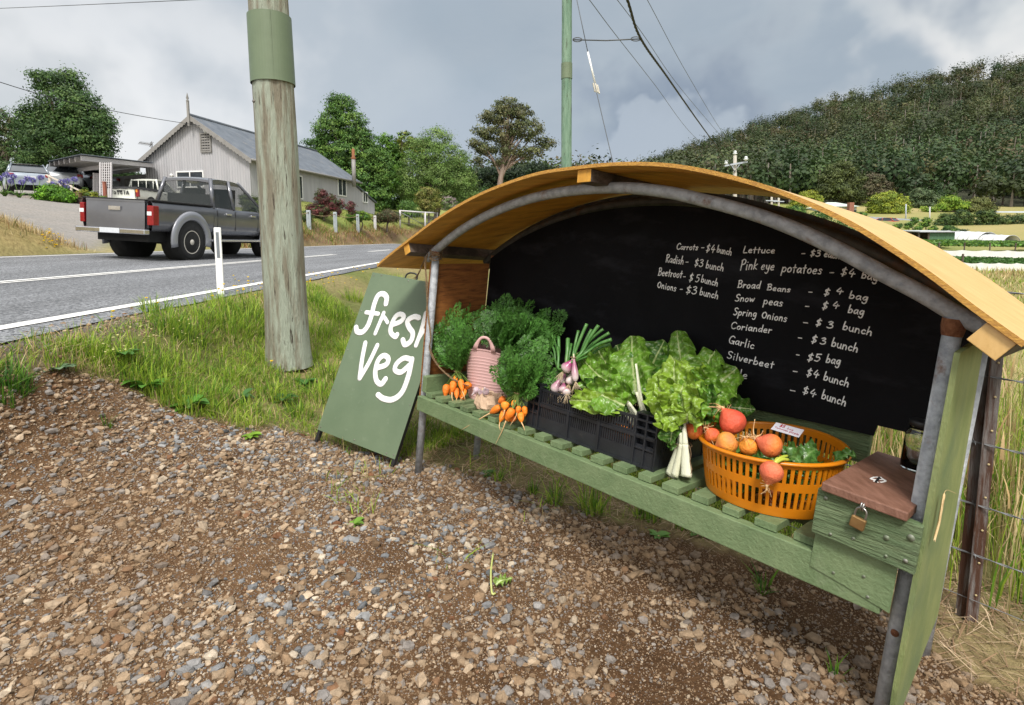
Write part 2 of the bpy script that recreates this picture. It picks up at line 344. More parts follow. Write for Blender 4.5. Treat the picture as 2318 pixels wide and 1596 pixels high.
straw = lerp(V3((.46, .34, .16)), V3((.30, .27, .10)), n2_)
C[:] = verge
C = lerp(C, field, sst(1.6, 3.2, GX-.2*GY*0))
XR = GX-road_sh(GY)
C = lerp(C, lawn, sst(-9.2, -9.8, XR)*sst(18, 21, GY)*sst(-.52, -.47, GX/np.maximum(GY, 1)))
drv_d = np.abs(GX-np.interp(GY, [10, 16, 20, 25, 34, 48], [-9, -10.5, -14.5, -20, -30, -42]))
drive = sst(-8.7, -9.2, GX)*sst(11, 13.2, GY-.25*(GX+9))*sst(8.5, 7, drv_d-np.maximum(0, GY-20)*.3)*sst(-.46, -.50, GX/np.maximum(GY, 1)+.03*(n2_-.5)+.25*sst(21, 15, GY)); C = lerp(C, grav, drive)
C = lerp(C, straw, sst(-8.9, -9.15, GX)*(1-drive)*sst(14.5, 12.5, GY-.25*(GX+9)))
C = lerp(C, bank, sst(-8.75, -9.0, XR)*sst(-10.1, -9.8, XR)*sst(18, 20, GY)*sst(66, 58, GY))
shoulder = lerp(V3((.20, .17, .145)), V3((.11, .085, .065)), n2_)
C = lerp(C, shoulder, sst(-2.95, -2.8, GX)*sst(-2.3, -2.55, GX+.25*(n1_-.5))*sst(5.2, 3.2, GY))
C = lerp(C, dirt, LOT)
mb = MB(); mb.grid(np.stack([GX, GY, GZ], -1), col=C, flip=False)
gm = pm('ground_soil', (.72, .70, .68), (1.25, 1.25, 1.25), scale=16, rough=.95, bump=1.0, bscale=55, attr='Col', spec=.15, lo=.3, hi=.7)
mb.build('ground', gm, origin=(0, 0, 0), kind='structure', recalc=False)
# far plain out to the horizon
mb = MB(); far = []
for a in np.linspace(0, 2*math.pi, 64, endpoint=False): far.append((math.cos(a), math.sin(a)))
rings = [(150, -2.2), (400, -3), (1500, -4), (4200, -6)]
P = np.array([[(cx*r_, cy*r_, z_) for (cx, cy) in far+[far[0]]] for r_, z_ in rings]); mb.grid(P, col=V3((.13, .15, .06)))
mb.build('plain', gm, origin=(0, 0, 0), kind='structure')
# ================================================================ road
def road_strip(xs, y0, y1, lift, wob=0, ny=160, seed=1):
    ys = y0+(y1-y0)*np.linspace(0, 1, ny); P = np.zeros((len(xs), ny, 3))
    for i, x in enumerate(xs):
        xx = x+(fbm(ys, ys*0+x, 2.2, seed)-.5)*2*wob*(i in (0, len(xs)-1))
        P[i, :, 0] = xx+road_sh(ys); P[i, :, 1] = ys; P[i, :, 2] = road_z(np.full(ny, x), ys)+lift+np.maximum(0, ys-70)*.01
    return P
m, t, b = newmat('asphalt'); N = t.nodes.new; Lk = t.links.new
tcn = N('ShaderNodeTexCoord'); va = N('ShaderNodeTexVoronoi'); va.inputs['Scale'].default_value = 75; Lk(tcn.outputs['Object'], va.inputs['Vector'])
nb = N('ShaderNodeTexNoise'); nb.inputs['Scale'].default_value = 1.1; nb.inputs['Detail'].default_value = 6; mpz = N('ShaderNodeMapping'); mpz.inputs['Scale'].default_value = (1.6, .22, 1); Lk(tcn.outputs['Object'], mpz.inputs[0]); Lk(mpz.outputs[0], nb.inputs['Vector'])
cr = N('ShaderNodeValToRGB'); cr.color_ramp.elements[0].color = (.06, .064, .07, 1); cr.color_ramp.elements[1].color = (.255, .262, .275, 1); cr.color_ramp.elements[0].position = .12; cr.color_ramp.elements[1].position = .95
sp = N('ShaderNodeSeparateColor'); Lk(va.outputs['Color'], sp.inputs[0]); Lk(sp.outputs[0], cr.inputs[0])
rm = N('ShaderNodeMapRange'); rm.inputs['From Min'].default_value = .3; rm.inputs['From Max'].default_value = .7; rm.inputs['To Min'].default_value = .72; rm.inputs['To Max'].default_value = 1.2; Lk(nb.outputs['Fac'], rm.inputs['Value'])
mu = N('ShaderNodeMix'); mu.data_type = 'RGBA'; mu.blend_type = 'MULTIPLY'; mu.inputs[0].default_value = 1; Lk(cr.outputs[0], mu.inputs[6]); Lk(rm.outputs[0], mu.inputs[7]); Lk(mu.outputs[2], b.inputs['Base Color'])
b.inputs['Roughness'].default_value = .85; bp = N('ShaderNodeBump'); bp.inputs['Strength'].default_value = .6; bp.inputs['Distance'].default_value = .01; Lk(va.outputs['Distance'], bp.inputs['Height']); Lk(bp.outputs[0], b.inputs['Normal'])
mb = MB(); mb.grid(road_strip([-8.95, -8.6, -7.6, -6.6, -5.6, -4.6, -3.6, -2.9, -2.62], -20, 75, 0, .09), flip=False)
mb.build('road', m, origin=(0, 0, 0), kind='structure')
lm = pm('line_paint', (.78, .77, .74), (.62, .61, .58), scale=30, rough=.7, c3=(.25, .25, .25), s3=60, lo3=.60, hi3=.68)
mb = MB()
mb.grid(road_strip([-2.955, -2.845], -20, 75, .005, .008), flip=False)
mb.grid(road_strip([-8.66, -8.56], -20, 75, .005, .008, seed=5), flip=False)
mb.grid(road_strip([-5.56, -5.48], -20, 14.6, .005, .004), flip=False)          # barrier line
mb.grid(road_strip([-5.70, -5.63], -20, 14.6, .005, .004), flip=False)
for y in (16.2, 24.5, 33, 42, 52): mb.grid(road_strip([-5.56, -5.48], y-2.6, y+1.4, .005, .004, ny=10), flip=False); mb.grid(road_strip([-5.69, -5.62], y-2.6, y+1.4, .005, .004, ny=10), flip=False)
mb.build('road_markings', lm, origin=(0, 0, 0), kind='structure')
# ================================================================ hill
HC = np.array([(900, 530), (1150, 490), (1300, 455), (1430, 412), (1560, 356), (1700, 314), (1900, 250), (2100, 201), (2317, 180), (2600, 162), (3200, 148)])   # ridge line as seen from the road
def hill_pt(px, s):
    """s 0 at the foot, 1 on the crest, 2 behind it"""
    top = np.interp(px, HC[:, 0], HC[:, 1]); e1 = (541-top)/CF; e0 = .052
    D = 125+s*(330-60*sst(1300, 2000, px)); e = e0+(e1-e0)*np.clip(s, 0, 1)**.9
    if s > 1: e = e1*(1-.75*(s-1))
    a = (px-1158.5)/CF; return np.array([a*D, D, h+e*D])
hp = np.linspace(880, 3300, 60); hs = np.concatenate([[-.12], np.linspace(0, 1, 22), [1.15, 1.5, 2]])
P = np.array([[hill_pt(p, max(s, 0))-(V3((0, 14, 9)) if s < 0 else 0) for s in hs] for p in hp])
P[:, 1:-3, 2] += (fbm(P[:, 1:-3, 0], P[:, 1:-3, 1], .02, 8)-.5)*10
mb = MB(); mb.grid(P, col=V3((.05, .055, .03)), flip=True); mb.build('hill', pm('hill_soil', (.6, .6, .5), (1, 1, .9), scale=.2, attr='Col', rough=1), origin=(0, 0, 0), kind='structure')
# ================================================================ the stall
SU = V3((.65535597, -.7526666, -.06325774)); SW = V3((.74909043, .65840153, -.07328677)); SV = V3((.0968094931, .000643156697, .995302722))
SO = V3((-.504735, 2.869665, 0)); SL, SH, SD = 2.1375, 1.18778, .392
def S(u, w, v): return SO+SU*u+SW*w+SV*v
def onw(px, py, w): return onplane(px, py, SO+SW*w, SW)
def uvw(P): d = P-SO; return np.array([d@SU, d@SW, d@SV])
def vshelf(u): return .463+.0625*u             # top of the slats
def shelfhit(px, py, dz=0): return onplane(px, py, SO+SV*(.463+dz), SV-.0625*SU)
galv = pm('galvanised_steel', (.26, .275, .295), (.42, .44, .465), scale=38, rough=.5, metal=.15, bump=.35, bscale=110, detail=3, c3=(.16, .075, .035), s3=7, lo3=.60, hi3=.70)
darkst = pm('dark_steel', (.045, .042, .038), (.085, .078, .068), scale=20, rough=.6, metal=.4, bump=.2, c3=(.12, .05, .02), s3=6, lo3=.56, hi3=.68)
rustm = pm('rusty_weld', (.16, .055, .025), (.30, .13, .06), scale=60, rough=.95, bump=.8, bscale=90)
greenp = pm('green_paint', (.125, .185, .085), (.165, .225, .11), scale=5, rough=.55, bump=.35, bscale=30, stretch=(3, 3, 3), c3=(.21, .26, .15), s3=9, lo3=.58, hi3=.75)
greenrough = pm('weathered_green_paint', (.095, .15, .065), (.165, .225, .11), scale=9, rough=.6, bump=1.0, bscale=14, stretch=(1, 1, 9), c3=(.06, .085, .035), s3=8, lo3=.56, hi3=.72, stretch3=(1, 1, 9))
yel_un = pm('yellow_ply_underside', (.50, .235, .028), (.70, .36, .05), scale=5, rough=.6, bump=.25, bscale=40, stretch=(1.5, 5, 1.5), c3=(.26, .12, .02), s3=5, lo3=.55, hi3=.74, stretch3=(1.2, 6, 1.2))
yel_top = pm('yellow_ply_top', (.56, .345, .115), (.66, .43, .17), scale=6, rough=.38, bump=.12, bscale=60, stretch=(1.5, 6, 1.5), spec=.6)
yel_edge = pm('yellow_ply_edge', (.62, .34, .06), (.36, .17, .035), scale=30, rough=.7, bump=.4, stretch=(4, 1, 9))
darkwood = pm('dark_hardwood', (.065, .046, .036), (.125, .095, .075), scale=14, rough=.75, bump=.4, stretch=(1, 6, 6), c3=(.035, .026, .02), s3=5)
brownply = pm('brown_stained_ply', (.20, .068, .018), (.36, .14, .035), scale=4.5, rough=.5, bump=.35, bscale=22, stretch=(2, 2, 16), c3=(.085, .026, .008), s3=6, lo3=.52, hi3=.68, stretch3=(1.5, 1.5, 16))
board_m = pm('chalkboard_paint', (.0035, .0035, .0045), (.006, .006, .0075), scale=4, rough=.72, bump=.1, bscale=60, c3=(.026, .026, .032), s3=2.2, lo3=.52, hi3=.80, stretch3=(1, 1, 2.8), spec=.12)
chalk_m = pm('chalk', (.92, .92, .91), (.78, .78, .78), scale=160, rough=1, spec=.1, c3=(.38, .38, .38), s3=120, lo3=.56, hi3=.66)
redwood = pm('red_hardwood', (.15, .068, .042), (.25, .125, .085), scale=9, rough=.6, bump=.35, bscale=40, stretch=(5, 1.4, 1.4), c3=(.07, .035, .025), s3=7, lo3=.60, hi3=.72)
white_p = pm('white_paint', (.80, .80, .78), (.70, .70, .69), scale=20, rough=.6, bump=.1)
screw_m = pm('screw_steel', (.25, .24, .22), (.12, .10, .08), scale=80, rough=.5, metal=.7)
stall = thing('produce_stall', 'roadside vegetable stall with a curved yellow roof, black chalkboard back and green slatted shelf', 'market stall', tuple(S(SL/2, SD/2, .1)*np.array([1, 1, 0])))
# arch centreline, u,v
AU = np.array([-.075, -.035, -.005, .12, .259, .45, .671, .90, 1.129, 1.32, 1.480, 1.63, 1.757, 1.876, 1.984, 2.068, 2.135, 2.19, 2.245])
AV = np.array([1.148, 1.178, 1.199, 1.272, 1.339, 1.410, 1.468, 1.501, 1.511, 1.497, 1.468, 1.434, 1.394, 1.346, 1.295, 1.257, 1.222, 1.199, 1.174])
def arch_v(u): return np.interp(u, AU, AV)
AP = smooth_path(np.stack([AU, AV], 1), 4)
TR = .0195
gz = tz(*S(0, 0, 0)[:2])
def leg(u, w, vb, m=galv):
    mb = MB(); mb.tube([S(u, w, vb), S(u, w, .5), S(u, w, arch_v(u)-.012)], TR, 14)
    return mb.build('leg', m, stall)
leg(0, 0, -.03); leg(SL, 0, .12); leg(0, SD, -.02); leg(SL, SD, .16)
for w in (0, SD):
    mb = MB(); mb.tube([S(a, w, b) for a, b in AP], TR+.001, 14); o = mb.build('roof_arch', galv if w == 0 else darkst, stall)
    if w == 0: front_arch = o
for u, w in ((SL, 0), (0, 0), (0, SD)):
    mb = MB(); mb.lathe([(TR+.0005, -.052), (TR+.002, -.045), (TR+.0045, -.03), (TR+.004, -.012)] if u else [(TR+.001, -.03), (TR+.003, -.02), (TR+.002, -.008)], S(u, w, arch_v(u)), 14, SV)
    mb.build('weld_collar', rustm, stall)
# dark angle rail on the rear arch carries the roof
mb = MB(); q = np.array([[S(a, SD+.0215, b-.038), S(a, SD+.0215, b+.040), S(a, SD+.027, b+.040), S(a, SD+.027, b-.038)] for a, b in AP])
k = len(q); mb.add(q.reshape(-1, 3), [(i*4+j, i*4+(j+1) % 4, (i+1)*4+(j+1) % 4, (i+1)*4+j) for i in range(k-1) for j in range(4)]+[(3, 2, 1, 0), (k*4-4, k*4-3, k*4-2, k*4-1)])
mb.build('rear_rail', darkst, stall, recalc=True)
# roof sheet, 12 mm ply bent over three purlins
RU = np.array([-.375, -.30, -.05, .2185, .5, .80, 1.02, 1.222, 1.40, 1.544, 1.68, 1.80, 1.92, 2.01, 2.10, 2.186, 2.27])
RV = np.array([1.07, 1.115, 1.24, 1.366, 1.467, 1.537, 1.558, 1.565, 1.555, 1.531, 1.497, 1.457, 1.405, 1.354, 1.297, 1.235, 1.178])
RP = smooth_path(np.stack([RU, RV], 1), 5)
tn = np.gradient(RP, axis=0); tn /= np.linalg.norm(tn, axis=1)[:, None]; nn = np.stack([-tn[:, 1], tn[:, 0]], 1)
RW0, RW1, RT = -.1275, .60, .012
def roof_q(i, w, o): a, b = RP[i]+nn[i]*o; return S(a, w, b)
k = len(RP); ws = np.linspace(RW0, RW1, 6)
mb = MB()
mb.grid([[roof_q(i, w, 0) for w in ws] for i in range(k)], m=0, flip=False)
mb.grid([[roof_q(i, w, RT) for w in ws] for i in range(k)], m=1, flip=True)
mb.grid([[roof_q(i, RW0, o) for o in (0, RT)] for i in range(k)], m=2, smooth=False); mb.grid([[roof_q(i, RW1, o) for o in (0, RT)] for i in range(k)], m=2, flip=True, smooth=False)
for i in (0, k-1): mb.grid([[roof_q(i, w, o) for o in (0, RT)] for w in ws], m=2, smooth=False, flip=(i == 0))
mb.build('roof_sheet', [yel_un, yel_top, yel_edge], stall)
def purlin(u, sz_u, sz_v, w0=-.115, w1=.50, drop=0):
    i = np.argmin(abs(RP[:, 0]-u)); c2 = RP[i]-nn[i]*(sz_v/2+.001+drop); a2, b2 = tn[i]*sz_u, nn[i]*sz_v
    A = SU*a2[0]+SV*a2[1]; B = SU*b2[0]+SV*b2[1]; mb = MB()
    mb.obox(S(c2[0], (w0+w1)/2, c2[1]), A, SW*(w1-w0), B, m=0)
    mb.obox(S(c2[0], w0-.0015, c2[1]), A, SW*.003, B, m=1)
    return mb.build('purlin', [darkwood, yel_top if u > 2 else yel_un], stall, bevel=.0015)
purlin(1.06, .062, .045); purlin(-.105, .05, .05); purlin(2.235, .062, .05)
# chalkboard
m0 = .010
bt = [(a, b-.022) for a, b in AP if -.015 <= a <= SL]
poly = [(-.012, .62), (.55, .69), (1.2, .747), (1.80, .792), (1.93, .800), (1.935, .835), (2.1, .842), (SL-.01, .846)]+[p for p in bt[::-1]]
mb = MB(); mb.prism([S(a, SD-.024, b) for a, b in poly], SW*.009)
board = mb.build('chalkboard', board_m, stall, recalc=True)
# end panels
mb = MB(); mb.prism([S(-.022, -.012, .38), S(-.022, .25, .38), S(-.022, .25, 1.14), S(-.022, -.012, 1.125)], SU*-.009); mb.prism([S(-.022, .252, .38), S(-.022, .375, .38), S(-.022, .375, 1.145), S(-.022, .252, 1.14)], SU*-.011)
mb.build('end_panel', brownply, stall, recalc=True)['label'] = 'brown stained end panel at the far end'
PR = [onplane(px, py, S(SL+.028, 0, 0), SU) for px, py in ((2187, 765), (2231, 760), (2120, 1390), (2028, 1565), (2088, 1155))]
mb = MB(); mb.prism([S(SL+.0215, -.072, 1.14), S(SL+.0215, .19, 1.165), S(SL+.0215, .225, .95), S(SL+.0215, .26, .66), S(SL+.0215, .29, .383), S(SL+.0215, -.04, .20), S(SL+.0215, -.062, .33)], SU*.011)
greenolive = pm('olive_green_ply', (.165, .21, .075), (.24, .27, .11), scale=4, rough=.55, bump=.3, bscale=40, stretch=(5, 5, 1.5), c3=(.12, .17, .08), s3=3, lo3=.5, hi3=.7)
mb.build('end_panel', greenolive, stall, recalc=True)['label'] = 'green plywood end panel at the near end'
# shelf: rails, slats, end block
def rail(w, t, vt, vb, u0, u1, mt):
    mb = MB(); mb.hexa([S(u0, w, vt(u0)), S(u0, w+t, vt(u0)), S(u0, w+t, vb(u0)), S(u0, w, vb(u0))], [S(u1, w, vt(u1)), S(u1, w+t, vt(u1)), S(u1, w+t, vb(u1)), S(u1, w, vb(u1))])
    return mb
rail(-.020-.035, .035, lambda u: .441+.0625*u, lambda u: .366+.0555*u, .02, SL-.03, 0).build('front_rail', greenp, stall, bevel=.003, recalc=True)
rail(SD-.055, .03, lambda u: .441+.0625*u, lambda u: .34+.0625*u, -.0, SL, 0).build('rear_rail', greenrough, stall, bevel=.003, recalc=True)
rail(SD-.006, .026, lambda u: .72+.06*u, lambda u: .585+.06*u, .02, 1.92, 0).build('back_board', greenrough, stall, bevel=.003, recalc=True)
greenslat = pm('worn_green_slat', (.105, .16, .07), (.165, .225, .11), scale=7, rough=.6, bump=.5, bscale=30, stretch=(1, 6, 1), c3=(.075, .10, .045), s3=9, lo3=.56, hi3=.7)
su = [.085+.1015*i for i in range(20)]
for i, u in enumerate(su):
    mb = MB(); wd_ = .056+.006*math.sin(i*2.3); t_ = .021; sk = .006*math.sin(i*3.7); w0 = -.03-.009*math.sin(i*1.9)**2
    A = (SU+.0625*SV); A /= np.linalg.norm(A); B = np.cross(SW, A)*-1; B = SV-.0625*SU; B /= np.linalg.norm(B)
    c = S(u+sk*.3, (w0+SD-.05)/2, vshelf(u)-t_/2+.0015); mb.obox(c, A*wd_, (SW+SU*sk)*(SD-.05-w0), B*t_)
    mb.build('slat', greenp if i % 3 else greenslat, stall, bevel=.0012)
mb = MB(); mb.obox(S(.035, .15, .505), SU*.035, SW*.36, SV*.085); mb.build('end_block', greenp, stall, bevel=.003)
# cash box with its hardwood lid
def bx(mb, u0, u1, w0, w1, v0, v1, m=0): mb.obox(S((u0+u1)/2, (w0+w1)/2, (v0+v1)/2), SU*(u1-u0), SW*(w1-w0), SV*(v1-v0), m)
mb = MB()
bx(mb, 1.94, 2.163, -.078, -.052, .622, .740)
bx(mb, 1.942, 1.962, -.051, .33, .62, .738); bx(mb, 2.09, 2.11, -.051, .33, .62, .738); bx(mb, 1.963, 2.089, .31, .33, .62, .738)
cash = mb.build('cash_box', greenrough, stall, bevel=.003); cash['label'] = 'green timber cash box at the near end of the shelf'
mb = MB(); mb.prism([S(1.945, -.058, .524), S(2.03, -.058, .515), S(2.127, -.058, .500), S(2.127, -.058, .634), S(1.945, -.058, .634)], SW*.0035); o = mb.build('front_flap', greenp, cash, recalc=True)
mb = MB(); bx(mb, 1.952, 2.135, -.095, .345, .7425, .7645)
lid = mb.build('lid', redwood, cash, bevel=.003)
# white dollar sign around the coin slot
def stroke_on(mb, pts, rad, thick, n, m=0, k=5):
    p = smooth_path(pts, k) if len(pts) > 2 else np.array(pts, float); r_ = np.full(len(p), rad); e = np.array([.45, .8])*rad
    t0 = p[0]-p[1]; t0 = t0/(np.linalg.norm(t0)+1e-9); t1 = p[-1]-p[-2]; t1 = t1/(np.linalg.norm(t1)+1e-9)
    p = np.vstack([p[0]+t0*rad*.9, p[0]+t0*rad*.5, p, p[-1]+t1*rad*.5, p[-1]+t1*rad*.9]); r_ = np.concatenate([[.4*rad, .85*rad], r_, [.85*rad, .4*rad]])
    mb.tube(p, r_, 8, m=m, squash=thick, nrm=n)
lidtop = .7645
def LP(px, py): return onplane(px, py, S(2.0, 0, lidtop+.0005), SV)
mb = MB()
def lz(cx, cy): return LP(1753.6+cx*.2481, 933.4+cy*.2481)   # crop of the lid -> photo
for pts in ([(905, 590), (880, 600), (878, 608), (915, 612)], [(920, 590), (965, 590)], [(905, 628), (935, 635)], [(960, 612), (1000, 615), (1003, 628), (965, 636)], [(878, 604), (905, 618)], [(975, 600), (1000, 618)]):
    stroke_on(mb, [lz(*p) for p in pts], .0029, .0006, SV)
mb.build('dollar_sign', white_p, cash)
mb = MB(); stroke_on(mb, [lz(952, 592), lz(918, 636)], .0032, .0009, SV); mb.build('coin_slot', pm('slot_black', (.004, .003, .003), rough=.9), cash)
scr_m = pm('painted_screws', (.11, .15, .08), (.2, .2, .17), scale=40, rough=.5, metal=.2)
for (u_, v_, r_) in ((1.962, .722, .005), (2.10, .683, .0065), (2.145, .705, .008), (1.985, .637, .004), (2.035, .650, .004), (2.105, .640, .004), (2.143, .648, .005)):
    mb = MB(); mb.lathe([(r_, 0), (r_*.9, .002), (.0005, .003)], S(u_, -.0785, v_), 12, -SW); mb.build('screw_head', scr_m, cash)
for (u_, v_) in ((2.0, .535), (2.065, .56), (2.08, .515)): mb = MB(); mb.lathe([(.004, 0), (.0035, .002), (.0005, .002)], S(u_, -.0585, v_), 10, -SW); mb.build('screw_head', scr_m, cash)
for u_, r_, v_ in ((SL, .009, .44), (0, .006, .41)): mb = MB(); mb.lathe([(r_, 0), (r_*.9, .004), (.0005, .004)], S(u_, -TR+.001, v_), 12, -SW); mb.build('bolt', rustm, stall)
# ---- handwriting
G = {
'C': (.62, [[(.6, .82), (.42, 1), (.16, .86), (.03, .5), (.14, .12), (.38, 0), (.6, .14)]]),
'R': (.58, [[(.1, 0), (.08, .5), (.06, .98)], [(.0, .85), (.2, 1.02), (.46, .92), (.44, .66), (.12, .5)], [(.14, .5), (.35, .25), (.56, 0)]]),
'B': (.6, [[(.1, 0), (.08, .5), (.06, 1)], [(.0, .9), (.25, 1.02), (.46, .88), (.38, .62), (.12, .54)], [(.12, .54), (.42, .5), (.56, .27), (.4, .04), (.02, .0)]]),
'O': (.6, [[(.3, .82), (.08, .65), (.04, .3), (.25, .02), (.5, .2), (.52, .6), (.3, .82)]]),
'L': (.5, [[(.08, 1), (.05, .5), (.03, .02), (.25, .0), (.48, .03)]]),
'P': (.55, [[(.1, -.05), (.08, .5), (.08, .98)], [(.0, .9), (.25, 1.05), (.5, .88), (.42, .6), (.12, .5)]]),
'S': (.55, [[(.5, .88), (.3, 1), (.08, .85), (.15, .6), (.42, .42), (.46, .18), (.25, 0), (.02, .1)]]),
'G': (.62, [[(.58, .86), (.38, 1), (.12, .8), (.03, .4), (.18, .05), (.45, .06), (.55, .34)], [(.35, .36), (.62, .36)], [(.57, .34), (.58, .0)]]),
'K': (.55, [[(.08, 1), (.06, 0)], [(.5, .95), (.1, .45), (.52, 0)]]),
'a': (.5, [[(.42, .46), (.2, .5), (.04, .25), (.16, .02), (.38, .2), (.43, .45)], [(.43, .48), (.42, .15), (.5, 0)]]),
'b': (.48, [[(.08, 1), (.06, .5), (.05, .02)], [(.06, .3), (.25, .5), (.43, .32), (.34, .05), (.05, .02)]]),
'c': (.42, [[(.38, .42), (.2, .5), (.04, .25), (.16, .02), (.38, .08)]]),
'd': (.5, [[(.42, .4), (.2, .5), (.04, .25), (.16, .02), (.4, .2)], [(.44, 1), (.43, .5), (.44, 0)]]),
'e': (.46, [[(.06, .26), (.36, .3), (.34, .48), (.16, .48), (.04, .24), (.16, .02), (.4, .06)]]),
'f': (.4, [[(.4, .95), (.25, 1), (.18, .7), (.16, 0)], [(.02, .5), (.36, .52)]]),
'g': (.5, [[(.42, .46), (.2, .5), (.05, .27), (.16, .06), (.36, .2), (.43, .45)], [(.43, .48), (.42, .0), (.36, -.32), (.16, -.36), (.05, -.26)]]),
'h': (.48, [[(.08, 1), (.06, .5), (.05, 0)], [(.06, .28), (.24, .5), (.38, .36), (.4, .0)]]),
'i': (.22, [[(.1, .5), (.1, .25), (.11, 0)], [(.11, .74), (.12, .77)]]),
'j': (.2, [[(.1, .5), (.1, 0), (.0, -.3)]]),
'k': (.46, [[(.08, 1), (.06, 0)], [(.38, .5), (.08, .24), (.42, 0)]]),
'l': (.2, [[(.1, 1), (.09, .5), (.09, 0)]]),
'm': (.7, [[(.05, .5), (.05, 0)], [(.05, .3), (.2, .5), (.32, .36), (.32, 0)], [(.32, .3), (.46, .5), (.6, .36), (.62, 0)]]),
'n': (.48, [[(.06, .5), (.06, .25), (.06, 0)], [(.06, .28), (.22, .5), (.38, .38), (.4, 0)]]),
'o': (.48, [[(.25, .5), (.06, .34), (.08, .08), (.26, 0), (.42, .18), (.38, .42), (.25, .5)]]),
'p': (.5, [[(.06, .5), (.06, 0), (.05, -.4)], [(.06, .36), (.26, .52), (.44, .32), (.32, .04), (.07, .06)]]),
'r': (.38, [[(.06, .5), (.06, .25), (.06, 0)], [(.06, .26), (.2, .46), (.36, .44)]]),
's': (.4, [[(.36, .44), (.2, .52), (.07, .38), (.3, .2), (.26, .02), (.04, .04)]]),
't': (.38, [[(.17, .85), (.16, .4), (.18, 0)], [(.0, .52), (.34, .55)]]),
'u': (.48, [[(.06, .5), (.06, .15), (.2, 0), (.36, .12), (.4, .5)], [(.4, .5), (.4, .2), (.46, 0)]]),
'v': (.44, [[(.04, .5), (.2, .0), (.4, .5)]]),
'w': (.62, [[(.03, .5), (.14, .02), (.3, .4), (.42, .02), (.58, .5)]]),
'y': (.46, [[(.05, .5), (.14, .14), (.34, .12), (.4, .5)], [(.41, .5), (.38, -.1), (.2, -.38), (.04, -.28)]]),
'3': (.46, [[(.05, .86), (.24, .98), (.38, .8), (.16, .54)], [(.16, .54), (.4, .44), (.4, .12), (.18, -.02), (.0, .1)]]),
'4': (.52, [[(.26, .98), (.05, .4), (.3, .36), (.5, .4)], [(.36, .62), (.32, .3), (.30, -.04)]]),
'5': (.5, [[(.12, .95), (.1, .56), (.32, .58), (.42, .3), (.26, .0), (.02, .06)], [(.1, .96), (.44, .98)]]),
'$': (.48, [[(.42, .78), (.24, .86), (.08, .7), (.2, .48), (.4, .34), (.32, .1), (.06, .12)], [(.28, 1.05), (.22, .5), (.18, -.12)]]),
'-': (.4, [[(.04, .3), (.36, .3)]]),
'T': (.6, [[(.0, 1), (.6, 1)], [(.3, 1), (.3, 0)]]), 'Y': (.6, [[(.0, 1), (.3, .5), (.6, 1)], [(.3, .5), (.3, 0)]]), 'A': (.6, [[(.0, 0), (.3, 1), (.6, 0)], [(.12, .36), (.48, .36)]]),
' ': (.34, []),
}
def write(mb, text, P0, P1, up, nrm, rad, thick, gap=.12, k=4, jit=.012, sd=0):
    """handwriting from P0 to P1 along the baseline; up = vector of one cap height"""
    rr = random.Random(hash(text) % 1000+sd if False else sum(map(ord, text))+sd)
    wt = sum(G[c][0]+gap for c in text)-gap; d = (P1-P0)/wt; x = 0
    for c in text:
        w_, st = G[c]; dy = rr.uniform(-1, 1)*jit*2
        for s_ in st:
            pts = [P0+d*(x+a+rr.uniform(-1, 1)*jit)+up*(b+dy+rr.uniform(-1, 1)*jit) for a, b in s_]
            stroke_on(mb, pts, rad*rr.uniform(.88, 1.12), thick, nrm, k=k)
        x += w_+gap
def bpt(cx, cy): return onw(1414.2+cx*.319, 452.6+cy*.319, SD-.0245)
